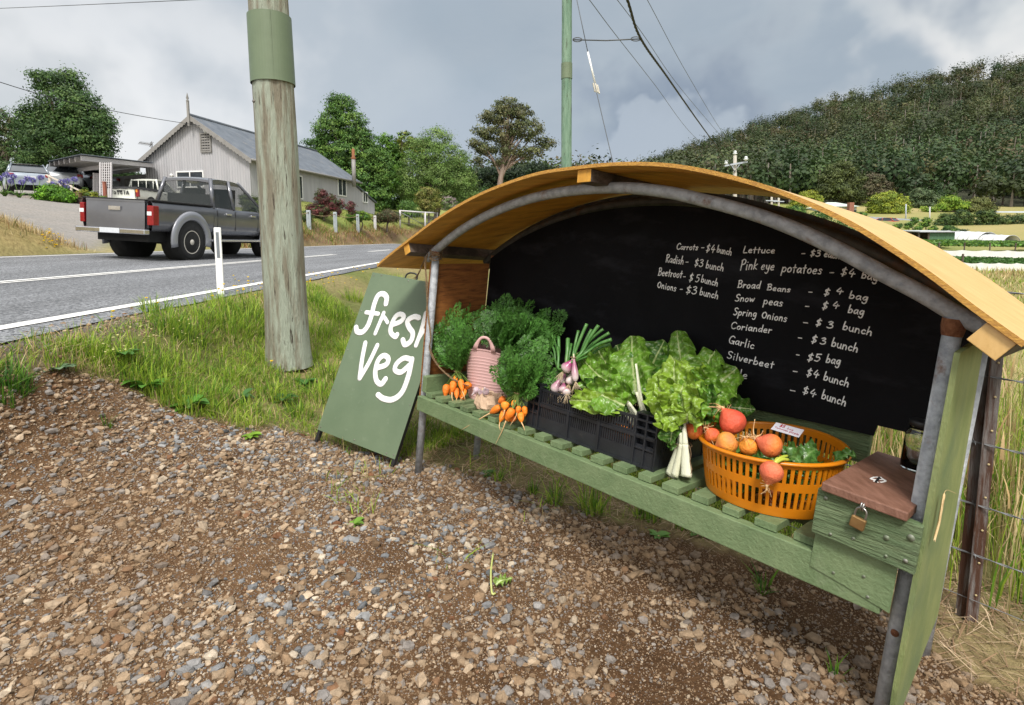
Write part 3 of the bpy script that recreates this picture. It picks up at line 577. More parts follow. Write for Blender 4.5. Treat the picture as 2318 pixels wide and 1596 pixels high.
CH = [('Carrots', 365, 350, 515, 354, 42), ('-', 538, 350, 560, 350, 40), ('$4', 572, 364, 635, 372, 52), ('bunch', 650, 370, 752, 392, 50),
 ('Radish', 287, 440, 412, 458, 56), ('-', 428, 452, 447, 452, 40), ('$3', 490, 466, 550, 474, 52), ('bunch', 572, 482, 695, 504, 54),
 ('Beetroot', 234, 534, 402, 552, 54), ('-', 410, 556, 428, 556, 40), ('$', 452, 574, 478, 576, 54), ('5', 497, 580, 525, 582, 52), ('bunch', 538, 582, 655, 612, 52),
 ('Onions', 228, 622, 360, 648, 50), ('-', 387, 645, 406, 645, 40), ('$3', 430, 660, 505, 668, 54), ('bunch', 528, 672, 657, 702, 54),
 ('Lettuce', 838, 374, 1060, 378, 46), ('-', 1248, 392, 1276, 392, 40), ('$3', 1312, 396, 1382, 400, 44), ('each', 1410, 402, 1518, 418, 52),
 ('Pink', 815, 496, 935, 492, 70), ('eye', 962, 494, 1055, 498, 66), ('potatoes', 1110, 508, 1392, 527, 66), ('-', 1448, 527, 1480, 527, 40), ('$4', 1527, 530, 1628, 546, 54), ('bag', 1676, 552, 1790, 575, 58),
 ('Broad', 797, 620, 955, 630, 52), ('Beans', 1006, 638, 1170, 655, 42), ('-', 1298, 664, 1327, 666, 40), ('$', 1408, 674, 1447, 678, 48), ('4', 1494, 664, 1545, 668, 42), ('bag', 1588, 696, 1720, 716, 54),
 ('Snow', 780, 718, 915, 722, 50), ('peas', 980, 737, 1115, 755, 56), ('-', 1274, 765, 1305, 767, 40), ('$', 1395, 772, 1433, 774, 52), ('4', 1468, 766, 1516, 770, 46), ('bag', 1580, 798, 1692, 816, 58),
 ('Spring', 768, 816, 930, 828, 52), ('Onions', 968, 838, 1145, 864, 54), ('-', 1260, 880, 1296, 884, 40), ('$', 1350, 890, 1388, 893, 48), ('3', 1432, 906, 1472, 909, 48), ('bunch', 1542, 918, 1747, 962, 58),
 ('Coriander', 750, 912, 1037, 945, 48), ('-', 1224, 988, 1254, 992, 40), ('$', 1318, 1010, 1356, 1014, 52), ('3', 1384, 1020, 1420, 1023, 46), ('bunch', 1462, 1036, 1647, 1080, 62),
 ('Garlic', 735, 1014, 912, 1056, 56), ('-', 1211, 1108, 1235, 1112, 40), ('$5', 1290, 1138, 1384, 1146, 52), ('bag', 1424, 1152, 1524, 1168, 62),
 ('Silverbeet', 722, 1122, 1052, 1196, 52), ('-', 1187, 1225, 1222, 1230, 40), ('$4', 1283, 1246, 1372, 1262, 54), ('bunch', 1406, 1276, 1582, 1326, 62),
 ('Kale', 715, 1238, 864, 1270, 58), ('-', 1166, 1360, 1207, 1368, 40), ('$4', 1256, 1368, 1352, 1400, 52), ('bunch', 1392, 1408, 1562, 1462, 66)]
for tx, x0, y0, x1, y1, ch in CH:
    p0, p1 = bpt(x0, y0), bpt(x1, y1); upv = SV*np.dot(bpt(x0, y0-ch)-p0, SV)+(p1-p0)/np.linalg.norm(p1-p0)*.1*np.dot(bpt(x0, y0-ch)-p0, SV)
    mb = MB(); write(mb, tx, p0, p1, upv, -SW, .0019, .0006); mb.build('chalk_writing', chalk_m, board)
# ================================================================ sandwich board
G0, G1, G2 = V3((-1.1699377, 3.2415984, .11421872)), V3((-.64128239, 2.93, .05366186)), V3((-.87474996, 3.49213279, 1.04551244))
ge = (G1-G0)/np.linalg.norm(G1-G0); gu = G2-G0; gH = np.linalg.norm(gu); gu = gu/gH; gWd = np.linalg.norm(G1-G0); gn = np.cross(ge, gu); gn /= np.linalg.norm(gn)   # towards the viewer
if gn[1] > 0: gn = -gn
sign = thing('sandwich_board', 'green folding pavement sign with white hand painted words fresh veg, left of the stall', 'sign', ((G0+G1)/2*np.array([1, 1, 0])))
signg = pm('sign_green', (.105, .148, .088), (.125, .17, .103), scale=5, rough=.42, bump=.06, bscale=30, c3=(.17, .21, .14), s3=14, lo3=.62, hi3=.72)
blackm = pm('black_metal', (.012, .012, .013), (.02, .02, .021), scale=20, rough=.45)
mb = MB(); mb.obox(G0+ge*gWd/2+gu*gH/2-gn*.002, ge*gWd, gu*gH, gn*.004); front = mb.build('front_face', signg, sign, bevel=.001)
mb = MB()
for a in (0.012, gWd-.012): mb.obox(G0+ge*a+gu*(gH/2-.07)-gn*.0165, ge*.022, gu*(gH+.14), gn*.022)
for b_ in (.03, gH-.02): mb.obox(G0+ge*gWd/2+gu*b_-gn*.0165, ge*(gWd-.05), gu*.022, gn*.02)
mb.build('front_frame', blackm, sign)
gu2 = gu+gn*-.0; back_dir = V3((-gn[0], -gn[1], 0)); back_dir /= np.linalg.norm(back_dir)
T0 = G0+gu*gH; bl = []
mb = MB()
for a in (.012, gWd-.012):
    top = T0+ge*a-gn*.03; bot = top+back_dir*.50; bot[2] = tz(bot[0], bot[1])-.01; mb.tube([top, bot], .012, 4, smooth=False); bl.append((top, bot))
d_ = (bl[0][1]-bl[0][0])
mb.build('rear_frame', blackm, sign)
mb = MB(); q0 = bl[0][0]+d_*.0; q1 = bl[1][0]+d_*0; mb.hexa([q0, q1, q1+back_dir*.004, q0+back_dir*.004], [bl[0][0]+d_*.86, bl[1][0]+d_*.86, bl[1][0]+d_*.86+back_dir*.004, bl[0][0]+d_*.86+back_dir*.004])
mb.build('rear_face', signg, sign, recalc=True)
def gpt(cx, cy): return onplane(678.8+cx*.3367, 565.7+cy*.3367, G0+gn*.0006, gn)
mb = MB(); th_ = .0008
for pts, w_ in (([(577, 362), (581, 320), (556, 296), (522, 310), (497, 370), (480, 440), (455, 510), (420, 552), (384, 550), (376, 522)], 21), ([(444, 420), (525, 430)], 16), ([(562, 424), (535, 490), (505, 562)], 16), ([(540, 480), (562, 452), (588, 488)], 15),
     ([(618, 505), (676, 482), (697, 448), (672, 432), (640, 452), (612, 510), (610, 556), (640, 584), (652, 570)], 19), ([(798, 456), (765, 450), (722, 478), (732, 520), (757, 560), (745, 612), (706, 638), (690, 606)], 20),
     ([(846, 425), (815, 540), (779, 642)], 17), ([(795, 600), (832, 545), (858, 560), (842, 648)], 16), ([(438, 626), (416, 740), (400, 862)], 19), ([(519, 642), (462, 760), (402, 862)], 18),
     ([(515, 795), (578, 772), (592, 730), (560, 712), (524, 745), (505, 820), (514, 880), (545, 902), (574, 868)], 20), ([(748, 738), (700, 728), (650, 765), (638, 808), (680, 822), (735, 775)], 19), ([(752, 735), (727, 850), (684, 958), (622, 1006), (560, 1000), (524, 975)], 20)):
    stroke_on(mb, [gpt(*p) for p in pts], w_*1.13*.3367*2.98/1260, th_, gn, k=7); th_ += .00004
mb.build('painted_words', white_p, front)
for a, b_ in ((.02, .02), (.02, .25), (.02, .5), (.02, .75), (.02, .98), (.3, .02), (.3, .985), (.6, .02), (.6, .3), (.55, .015), (.08, .99)): mb = MB(); mb.lathe([(.0045, 0), (.003, .0025), (.0003, .003)], G0+ge*min(a, gWd-.012)+gu*b_*gH, 8, gn); mb.build('screw', screw_m, sign)
mb = MB(); hc = T0+ge*.30+gu*.002-gn*.015; mb.tube(smooth_path([hc-ge*.045, hc-ge*.042+gu*.022, hc-ge*.02+gu*.036, hc+ge*.02+gu*.036, hc+ge*.042+gu*.022, hc+ge*.045], 5), .005, 8); mb.build('carry_handle', blackm, sign)
# ================================================================ twine from the arch to the carrots
twm = pm('jute_twine', (.20, .12, .06), (.36, .25, .14), scale=120, rough=1, bump=.8, bscale=200)
mb = MB(); rr = random.Random(4)
jn = S(0.0, -.0, 1.185)
main = [onw(*p, w_) for p, w_ in (((968, 575), -.035), ((962, 600), -.04), ((966, 650), -.04), ((967, 700), -.04), ((975, 760), -.035), ((972, 790), -.03), ((990, 825), -.01), ((1020, 855), .02), ((1045, 868), .03), ((1060, 872), .04))]
for k_ in range(3):
    pts = [p+V3([rr.uniform(-1, 1) for _ in range(3)])*.0035 for p in main]; mb.tube(smooth_path(pts, 6), .0024, 5)
for k_ in range(60):
    i = rr.randrange(len(main)-2); p = main[i]+(main[i+1]-main[i])*rr.random(); q = p+V3([rr.uniform(-1, 1) for _ in range(3)])*.02; mb.tube([p, (p+q)/2+V3([rr.uniform(-1, 1) for _ in range(3)])*.006, q], .0005, 3)
for k_ in range(7):   # knot round the joint
    pts = [jn+SU*(math.cos(a)*(.028+.006*rr.random()))+SW*(math.sin(a)*(.028+.006*rr.random()))+SV*(-.03+k_*.006+.008*math.sin(a*2+k_)) for a in np.linspace(0, 2*math.pi*1.05, 16)]
    mb.tube(pts, .0026, 5)
tail = [onw(*p, -.03) for p in ((965, 580), (955, 600), (948, 618), (938, 632))]
for k_ in range(3): mb.tube(smooth_path([p+V3([rr.uniform(-1, 1) for _ in range(3)])*.005 for p in tail], 5), .002, 5)
for k_ in range(40): q = jn+V3([rr.uniform(-1, 1) for _ in range(3)])*.05; mb.tube([jn+SV*-.01+V3([rr.uniform(-1, 1) for _ in range(3)])*.025, q], .0006, 3)
mb.build('twine', twm, label='jute twine knotted round the stall arch and hanging down to the carrots', cat='twine')
# ================================================================ produce
carrot_m = pm('carrot_skin', (.95, .95, .95), (1.05, 1.03, 1.0), scale=30, rough=.5, attr='Col', bump=.35, bscale=70, spec=.4)
root_m = pm('root_hairs', (.58, .34, .15), (.72, .50, .27), scale=40, rough=.8)
frond_m = leafmat('feathery_leaf', rough=.5, transl=.28)
chard_m = leafmat('chard_leaf', rough=.34, transl=.22, spec=.5)
# blistered surface of chard leaves
bt_ = chard_m.node_tree; bv = bt_.nodes.new('ShaderNodeTexVoronoi'); bv.inputs['Scale'].default_value = 75; bv.feature = 'SMOOTH_F1'; bo = bt_.nodes.new('ShaderNodeTexCoord'); bt_.links.new(bo.outputs['Object'], bv.inputs['Vector']); bb = bt_.nodes.new('ShaderNodeBump'); bb.invert = True; bb.inputs['Strength'].default_value = .8; bb.inputs['Distance'].default_value = .006; bt_.links.new(bv.outputs['Distance'], bb.inputs['Height']); bt_.links.new(bb.outputs[0], bt_.nodes['Principled BSDF'].inputs['Normal'])
stalk_m = pm('chard_stalk', (.66, .66, .48), (.74, .76, .60), scale=9, rough=.4, stretch=(6, 6, 1), bump=.3, bscale=40, c3=(.52, .60, .28), s3=5, lo3=.55, hi3=.8)
def nrm(v): v = V3(v); return v/(np.linalg.norm(v)+1e-12)
def carrot(mb, top, tip, r, col, tail=None, rr=random):
    ax = tip-top; Lc = np.linalg.norm(ax); ax = ax/Lc
    prof = [(.001, -.004), (r*.45, -.003), (r*.86, .06*Lc), (r, .22*Lc), (r*.96, .42*Lc), (r*.82, .62*Lc), (r*.58, .80*Lc), (r*.30, .94*Lc), (r*.12, 1.04*Lc)]
    cc = [V3(col)*.55]+[V3(col)*rr.uniform(.9, 1.1) for _ in prof[1:-1]]+[V3((.55, .30, .10))]
    prof2, c2 = [], []
    for i in range(len(prof)-1):
        for t in (0, .5): prof2.append((prof[i][0]*(1-t)+prof[i+1][0]*t+(rr.uniform(-.03, .03)*r if 0 < i else 0), prof[i][1]*(1-t)+prof[i+1][1]*t)); c2.append(cc[i]*(1-t)+cc[i+1]*t)
    prof2.append(prof[-1]); c2.append(cc[-1])
    mb.lathe(prof2, top, 12, ax, 0, c2)
def frond(vs, fs, cs, base, tip, up, rr, lw=1.0, col=(.06, .14, .03), side0=.3, dens=11):
    """feathery compound leaf as stem + pinnae + leaflets"""
    d = tip-base; Ld = np.linalg.norm(d); up = nrm(up); sidev = nrm(np.cross(d, up)); mid = (base+tip)/2+up*Ld*.12
    def B(t): return base*(1-t)**2+mid*2*t*(1-t)+tip*t*t
    def quad(a, b, w_, n_, c_):
        s_ = nrm(np.cross(b-a, n_))*w_; m_ = a*.45+b*.55; i = len(vs); vs.extend([a, m_+s_, b, m_-s_]); fs.append((i, i+1, i+2, i+3)); cs.extend([c_]*4)
    def strip(a, b, w_, n_, c_):
        s_ = nrm(np.cross(b-a, n_))*w_; i = len(vs); vs.extend([a-s_, a+s_, b+s_*.7, b-s_*.7]); fs.append((i, i+1, i+2, i+3)); cs.extend([c_]*4)
    sc = V3(col)*1.7
    ts = np.linspace(0, 1, 9)
    for a, b in zip(ts[:-1], ts[1:]): strip(B(a), B(b), .0018*(1-a*.5), up, sc); strip(B(a), B(b), .0018*(1-a*.5), sidev, sc)
    for t in np.linspace(side0, .97, dens):
        p = B(t); tg = nrm(B(min(1, t+.03))-B(t-.03)); q = (t-side0)/(1-side0); pl = Ld*.30*lw*(1-q)**.7*(.35+.65*min(1, q*4+.25))+.010
        for sg in (-1, 1):
            pd = nrm(tg*.75+sidev*sg*1.0+up*rr.uniform(-.35, .25)); pe = p+pd*pl; pn = nrm(np.cross(pd, tg)*sg+up*.3); ss = nrm(np.cross(pd, pn))
            strip(p, pe, .0009, pn, sc); nl = max(3, int(pl/.0115))
            for k in range(nl):
                u_ = (k+.6)/nl; o = p+pd*pl*u_; ll = (.024-.009*u_)*rr.uniform(.75, 1.3)
                for s2 in (-1, 1):
                    ld = nrm(pd*.8+ss*s2*.8+pn*rr.uniform(-.4, .4)); quad(o, o+ld*ll, .0042, nrm(pn+V3([rr.uniform(-.4, .4) for _ in range(3)])), V3(col)*rr.uniform(.55, 1.7))
            quad(pe-pd*.002, pe+pd*.012, .0028, pn, V3(col)*1.2)
        quad(p, p+tg*.012, .003, up, V3(col)*1.2)
def foliage(name, parent, bases, tips, up, n, rr, col, lw=1.0, jit=.03, side0=.3, **k):
    vs, fs, cs = [], [], []
    for i in range(n):
        b = bases[rr.randrange(len(bases))]+V3([rr.uniform(-1, 1) for _ in range(3)])*.006
        if i < len(tips): t = tips[i]
        else:
            w_ = [rr.random()**1.4 for _ in tips]; a_ = rr.sample(range(len(tips)), 3); ww = [rr.random()+.1 for _ in a_]; t = sum(tips[q]*x for q, x in zip(a_, ww))/sum(ww); t = b+(t-b)*rr.uniform(.55, 1.0)
        t = t+V3([rr.uniform(-1, 1) for _ in range(3)])*jit
        frond(vs, fs, cs, b, t, nrm(V3(up)+V3([rr.uniform(-.7, .7) for _ in range(3)])), rr, lw, V3(col)*rr.uniform(.75, 1.25), side0)
    return mass(name, np.array(vs), np.array(fs), frond_m, np.array(cs), parent, **k)
OC = [(.90, .26, .022), (.86, .22, .02), (.92, .30, .03), (.80, .19, .02)]
def P5(cx, cy, w): return onw(933.4+cx*.2126, 678.8+cy*.2126, w)
def carrots(name, label, data, tie, tips, rr, n, side0, lw, grp):
    base = data[len(data)//2][0]; t = thing(name, label, 'carrots', tuple(base), grp); tops = []
    for top, tip, r, tail in data:
        mb = MB(); carrot(mb, top, tip, r, OC[rr.randrange(4)], rr=rr)
        c = mb.build('carrot', carrot_m, t); tops.append(top)
        if tail is not None:
            mb = MB(); a = tip+(tip-top)*.0; pth = smooth_path([a, a*.6+tail*.4+V3([rr.uniform(-1, 1) for _ in range(3)])*.006, tail], 6); mb.tube(pth, np.linspace(r*.16+.0006, .0007, len(pth)), 5); mb.build('tap_root', root_m, c)
    mb = MB()
    for k_ in range(46):
        a = tops[rr.randrange(len(tops))]+V3([rr.uniform(-1, 1) for _ in range(3)])*.006; b = tie+V3([rr.uniform(-1, 1) for _ in range(3)])*.016; mb.tube(smooth_path([a, (a+b)/2+V3([rr.uniform(-1, 1) for _ in range(3)])*.006, b], 4), .0019, 4, col=V3((.20, .30, .06))*rr.uniform(.7, 1.3))
    mb.build('stalks', frond_m, t)
    foliage('leafy_tops', t, [tie], tips, -SW*.8+SV*.4, int(n*.72), rr, (.062, .165, .026), lw, side0=side0)
    mb = MB(); mb.tube([tie+nrm(SU)*.021*math.cos(a)+SW*.021*math.sin(a) for a in np.linspace(0, 6.4, 16)], .0016, 5); mb.build('tie', twm, t)
    return t
rr = random.Random(11)
def cd_(cx, cy, ex, ey, r, w, w2=None, tail=None, tw=None):
    w2 = w-.012 if w2 is None else w2; z = projn(P5(cx, cy, w))[2]
    return (P5(cx, cy, w), P5(ex, ey, w2), r*.2126*z/1260, None if tail is None else P5(*tail, w2-.01 if tw is None else tw))
B1 = [cd_(365, 905, 348, 1030, 41, .035, .02, (333, 1165)), cd_(440, 870, 420, 985, 40, .03, .01, (440, 1100)), cd_(462, 818, 455, 880, 30, .06, .03), cd_(512, 858, 532, 975, 33, .035, .02, (560, 1070)), cd_(600, 885, 575, 950, 43, .06, .055),
      cd_(470, 945, 470, 1050, 33, .045, .02, (452, 1155)), cd_(548, 945, 540, 1035, 36, .05, .03, (515, 1080)), cd_(520, 1010, 535, 1070, 26, .06, .05), cd_(405, 925, 400, 1010, 34, .06, .05, (400, 1090))]
T1 = [P5(x, y, w) for x, y, w in ((600, 50, .15), (480, 80, .10), (400, 130, .12), (310, 230, .07), (280, 320, .05), (270, 400, .05), (215, 520, .05), (320, 560, .02), (420, 250, .06), (520, 200, .05), (560, 320, .03), (690, 190, .20), (660, 300, .16), (610, 420, .10), (590, 560, .06), (440, 420, .02), (380, 480, .03), (500, 480, .01), (340, 330, .05), (690, 330, .2), (560, 600, .05), (400, 600, .05))]
carrots('carrot_bunch', 'stubby orange carrots with feathery tops, standing left of the pink tub', B1, P5(485, 760, .06), T1, rr, 84, .22, .8, 'carrot bunches')
B2 = [cd_(985, 1050, 915, 1090, 44, .0, -.02), cd_(990, 1095, 980, 1172, 48, -.03, -.045, (930, 1280)), cd_(925, 1140, 825, 1205, 40, -.02, -.03, (520, 1385), -.058), cd_(1092, 1078, 1072, 1148, 36, -.01, -.03, (1060, 1180)), cd_(1065, 1165, 995, 1285, 46, -.045, -.058, (880, 1540), -.062),
      cd_(985, 1180, 930, 1300, 38, -.02, -.045, (935, 1390), -.06), cd_(1135, 1140, 1112, 1205, 31, -.025, -.04, (1035, 1340), -.06), cd_(1150, 1205, 1160, 1305, 39, -.02, -.035, (1192, 1388), -.055), cd_(1190, 1140, 1200, 1235, 34, .0, .0), cd_(1090, 1240, 1050, 1300, 34, -.02, -.03), cd_(1030, 1260, 1020, 1295, 28, -.01, -.02)]
T2 = [P5(x, y, w) for x, y, w in ((815, 770, -.02), (905, 920, -.03), (850, 700, 0), (940, 560, .02), (950, 500, .04), (1050, 560, .0), (1150, 480, .02), (1280, 430, .06), (1400, 400, .08), (1480, 560, .1), (1520, 700, .1), (1500, 850, .08), (1450, 950, .05), (1380, 850, -.01), (1250, 650, -.03), (1150, 700, -.04), (1050, 750, -.04), (1000, 850, -.03), (1350, 600, .0), (1200, 850, -.05), (1300, 920, -.02), (1330, 720, -.02), (1100, 620, -.02))]
carrots('carrot_bunch', 'round orange carrots with long roots hanging over the shelf edge beside the black crate', B2, P5(1130, 985, .0), T2, rr, 96, .2, .95, 'carrot bunches')
# ---- pink tub with a big bunch of leafy tops
tubm = pm('pink_rubber', (.62, .385, .37), (.69, .44, .42), scale=4, rough=.5, bump=.05, c3=(.42, .27, .22), s3=7, lo3=.62, hi3=.74, spec=.4)
tc_u, tc_w = .285, .195
tubO = S(tc_u, tc_w, vshelf(tc_u)+.002)
tub = thing('flexible_tub', 'pink rubber tub with ribbed side and looped handle, holding carrot tops', 'tub', tuple(tubO))
mb = MB(); ths = np.linspace(0, 2*math.pi, 49); thh = math.atan2(-.78, .5)   # handle faces the viewer
def rimh(t): return .248+.022*np.cos(2*(t-thh))
def tubp(t, f, o=0):
    hh = rimh(t)*f; r = .098+.036*f+.0013*(math.sin(f*2*math.pi*17) > .55)*(f < .86)*(f > .05)+.003*(f > .97)+o
    return tubO+SU*math.cos(t)*r+SW*math.sin(t)*r+SV*hh
fr = np.concatenate([np.linspace(0, 1, 120)])
mb.grid([[tubp(t, f) for t in ths] for f in fr], flip=True); mb.grid([[tubp(t, f, -.004) for t in ths] for f in (1, .9, .6, .3, .03)], flip=True); mb.grid([[tubp(t, 1), tubp(t, 1, -.004)] for t in ths], flip=True)
mb.add([tubp(t, .02, -.003) for t in ths[:-1]], [tuple(range(48))]); mb.add([tubp(t, 0) for t in ths[:-1]], [tuple(range(48))[::-1]])
mb.build('tub_wall', tubm, tub)
for th0 in (thh, thh+math.pi):
    mb = MB(); pts = []
    for a in np.linspace(-1, 1, 13):
        tt = th0+a*.36; base = tubp(tt, 1, .0); pts.append(base+SV*(.062*(1-abs(a)**2.6)-.004))
    mb.tube(pts, np.interp(np.abs(np.linspace(-1, 1, 13)), [0, .6, 1], [.0075, .0075, .014]), 8, squash=.004, nrm=SU*math.cos(th0)+SW*math.sin(th0)); mb.build('handle', tubm, tub)
T3 = [P5(x, y, w) for x, y, w in ((1060, 10, .3), (940, 0, .25), (860, 40, .2), (1150, 60, .3), (1280, 20, .32), (1400, 110, .3), (1440, 60, .32), (1540, 110, .32), (1555, 200, .3), (1560, 300, .28), (1540, 400, .22), (1500, 480, .16), (1400, 420, .1), (1300, 380, .06), (1200, 440, .06), (1100, 400, .05), (1000, 380, .06), (740, 250, .16), (760, 130, .2), (820, 180, .14), (900, 200, .1), (1000, 180, .12), (1100, 240, .08), (1200, 200, .1), (1300, 220, .1), (1420, 250, .14), (840, 380, .12), (780, 330, .16), (1350, 140, .2), (960, 90, .18))]
tb = thing('leafy_bunch', 'bushy dark green bunch of feathery carrot tops rising out of the pink tub', 'leafy greens', tuple(tubO+SV*.1))
foliage('leafy_tops', tb, [P5(980, 560, .19), P5(1060, 580, .2), P5(1120, 600, .2)], T3, -SW*.8+SV*.5, 130, random.Random(5), (.055, .15, .025), .9, side0=.28)
# ---- paper bag of garlic
paper = pm('brown_paper', (.47, .325, .215), (.56, .40, .28), scale=6, rough=.85, bump=.5, bscale=18)
pb0 = shelfhit(1086, 928); bag = thing('paper_bag', 'crumpled brown paper bag with its top rolled open, on the shelf between two carrot bunches', 'paper bag', tuple(pb0))
r5 = random.Random(9); mb = MB(); Pg = []; nt_ = 40
pc = S(uvw(pb0)[0]-.01, uvw(pb0)[1]+.062, vshelf(.44)+.001); prf = [(.02, 0), (.07, .002), (.078, .02), (.074, .045), (.066, .068), (.062, .082), (.055, .088), (.049, .083), (.046, .06), (.03, .03)]
for i, (r_, z_) in enumerate(prf):
    row = []
    for j in range(nt_+1):
        a = 2*math.pi*j/nt_; k_ = mnoise.noise(Vector((math.cos(a)*2.6, math.sin(a)*2.6, z_*28)))+.7*mnoise.noise(Vector((math.cos(a)*6, math.sin(a)*6, z_*60+3)))
        rr_ = r_*(1+.20*k_); row.append(pc+SU*math.cos(a)*rr_*1.05+SW*math.sin(a)*rr_*.82+SV*(.80*z_*(1+.25*mnoise.noise(Vector((math.cos(a)*1.8, math.sin(a)*1.8, 9+i*.1))))))
    Pg.append(row)
mb.grid(Pg, flip=True, smooth=False); mb.build('paper_wall', paper, bag)
garl = pm('garlic_skin', (.66, .58, .56), (.50, .34, .40), scale=5, rough=.5, stretch=(7, 7, 1), bump=.25, bscale=25)
for gx_, gy_, rz_, lab in ((680, 975, .016, 'largest garlic bulb with its neck pointing down, at the front of the paper bag'), (725, 1000, .013, 'small garlic bulb in the middle of the open paper bag'), (780, 990, .017, 'garlic bulb lying at the right side in the open paper bag')):
    c = P5(gx_, gy_, uvw(pc)[1]-.045)+SV*.006; t = thing('garlic_bulb', lab, 'garlic', tuple(c), 'garlic bulbs in the paper bag'); ax = nrm(SV*-.7-SW*.5+SU*(.4 if gx_ > 700 else -.25)) if gx_ < 700 else nrm(SV*.6-SW*.5+SU*.3)
    mb = MB(); prof = [(.001, -rz_*.95), (rz_*.55, -rz_*.85), (rz_*.95, -rz_*.4), (rz_, .0), (rz_*.85, rz_*.45), (rz_*.5, rz_*.9), (rz_*.28, rz_*1.3), (rz_*.22, rz_*2.0), (.0005, rz_*2.05)]
    mb.lathe(prof, c, 20, ax); v = mb.v[0]; d_ = v-c; aa = np.arctan2(d_@nrm(np.cross(ax, (1, 0, .2))), d_@nrm(np.cross(ax, np.cross(ax, (1, 0, .2))))); hgt = d_@ax; rad_ = d_-np.outer(hgt, ax); mb.v[0] = c+np.outer(hgt, ax)+rad_*(1+.07*np.cos(aa*7))[:, None]
    mb.build('bulb', garl, t); mb = MB()
    for k_ in range(9): mb.tube([c-ax*rz_*.9, c-ax*rz_*1.2+V3([r5.uniform(-1, 1) for _ in range(3)])*.006], .0004, 3)
    mb.build('roots', root_m, t)
# ---- black crate
plas = pm('black_plastic', (.012, .0135, .017), (.019, .021, .026), scale=12, rough=.42, bump=.15, bscale=50, c3=(.055, .05, .045), s3=16, lo3=.64, hi3=.8, spec=.5)
c0, c1, cw0, cw1, cv0 = .768, 1.402, .02, .335, .5145
crate = thing('plastic_crate', 'black slotted plastic crate with silverbeet and red onions, in the middle of the shelf', 'crate', tuple(S((c0+c1)/2, .18, vshelf(1.08))))
crH = .148
def cS(u, w, v): return S(u, w, vshelf(u)+.001+v*1.3)
def cbox(mb, u0, u1, w0, w1, v0, v1):
    mb.hexa([cS(u0, w0, v0), cS(u1, w0, v0), cS(u1, w1, v0), cS(u0, w1, v0)], [cS(u0, w0, v1), cS(u1, w0, v1), cS(u1, w1, v1), cS(u0, w1, v1)])
def wall(front, w):
    mb = MB(); s_ = 1 if front else -1; a, b_ = c0+.070, c1-.095; t_ = .006
    lo, hi = min(w, w+s_*t_), max(w, w+s_*t_)
    cbox(mb, c0, c1, lo, hi, 0, .045); cbox(mb, c0, c1, min(w-s_*.004, hi), max(w-s_*.004, hi), 0, .007)
    cbox(mb, c0, c1, lo-.003*(s_ > 0), hi+.003*(s_ < 0), .078, .088)            # middle rail
    n_ = 46
    for i in range(n_):
        u_ = c0+.07+(b_-a)*(i+.5)/n_; cbox(mb, u_-.0035, u_+.0035, lo+.0012, hi-.0012, .0451, .0779)
    for u_ in (c0+.002, a+(b_-a)*.34, a+(b_-a)*.67, c1-.002): cbox(mb, u_-.005, u_+.005, lo-.006*(s_ > 0), hi+.006*(s_ < 0), .0, .0895)
    sag = .094
    cbox(mb, a, b_, lo, hi, .127, .135); cbox(mb, a, b_, lo, hi, .0885, .0925)
    for i in range(40):
        u_ = a+(b_-a)*(i+.5)/40; cbox(mb, u_-.0035, u_+.0035, lo+.0012, hi-.0012, .0926, .1269)
    for i in (4, 18, 31):
        u_ = a+(b_-a)*(i+1.5)/40; cbox(mb, u_, u_+.055, lo-.001, hi+.001, .098, .103)
    return mb.build('front_wall' if front else 'rear_wall', plas, crate)
wall(True, cw0); wall(False, cw1)
for u0, u1 in ((c0, c0+.006), (c1-.006, c1)):
    mb = MB(); cbox(mb, u0, u1, cw0+.03, cw1-.03, 0, .05); cbox(mb, u0, u1, cw0+.03, cw1-.03, .085, .095); cbox(mb, u0, u1, cw0+.03, cw1-.03, .138, crH)
    for i in range(16): w_ = cw0+.035+(cw1-cw0-.07)*(i+.5)/16; cbox(mb, u0+.001, u1-.001, w_-.0035, w_+.0035, .0501, .0849); cbox(mb, u0+.001, u1-.001, w_-.0035, w_+.0035, .0951, .1379)
    mb.build('side_wall', plas, crate)
for (ua, ub) in ((c0, c0+.066), (c1-.091, c1)):       # corner blocks with a grid of cells
    for (wa, wb) in ((cw0-.006, cw0+.034), (cw1-.034, cw1+.006)):
        mb = MB(); wd_ = ub-ua
        for f in (0, .5, 1): u_ = ua+.003+(wd_-.006)*f; cbox(mb, u_-.003, u_+.003, wa, wb, 0, crH)
        for v_ in (.05, .082, .104, .126, crH-.004): cbox(mb, ua, ub, wa+.001, wb-.001, v_, v_+.004)
        cbox(mb, ua+.001, ub-.001, wa+.009, wa+.013, 0, .06); cbox(mb, ua+.001, ub-.001, wb-.009, wb-.006, 0, crH); cbox(mb, ua+.001, ub-.001, wa+.014, wb-.01, .0, .004)
        mb.build('corner_block', plas, crate)
mb = MB(); cbox(mb, c0+.007, c1-.007, cw0+.007, cw1-.007, .003, .007); mb.build('base', plas, crate)
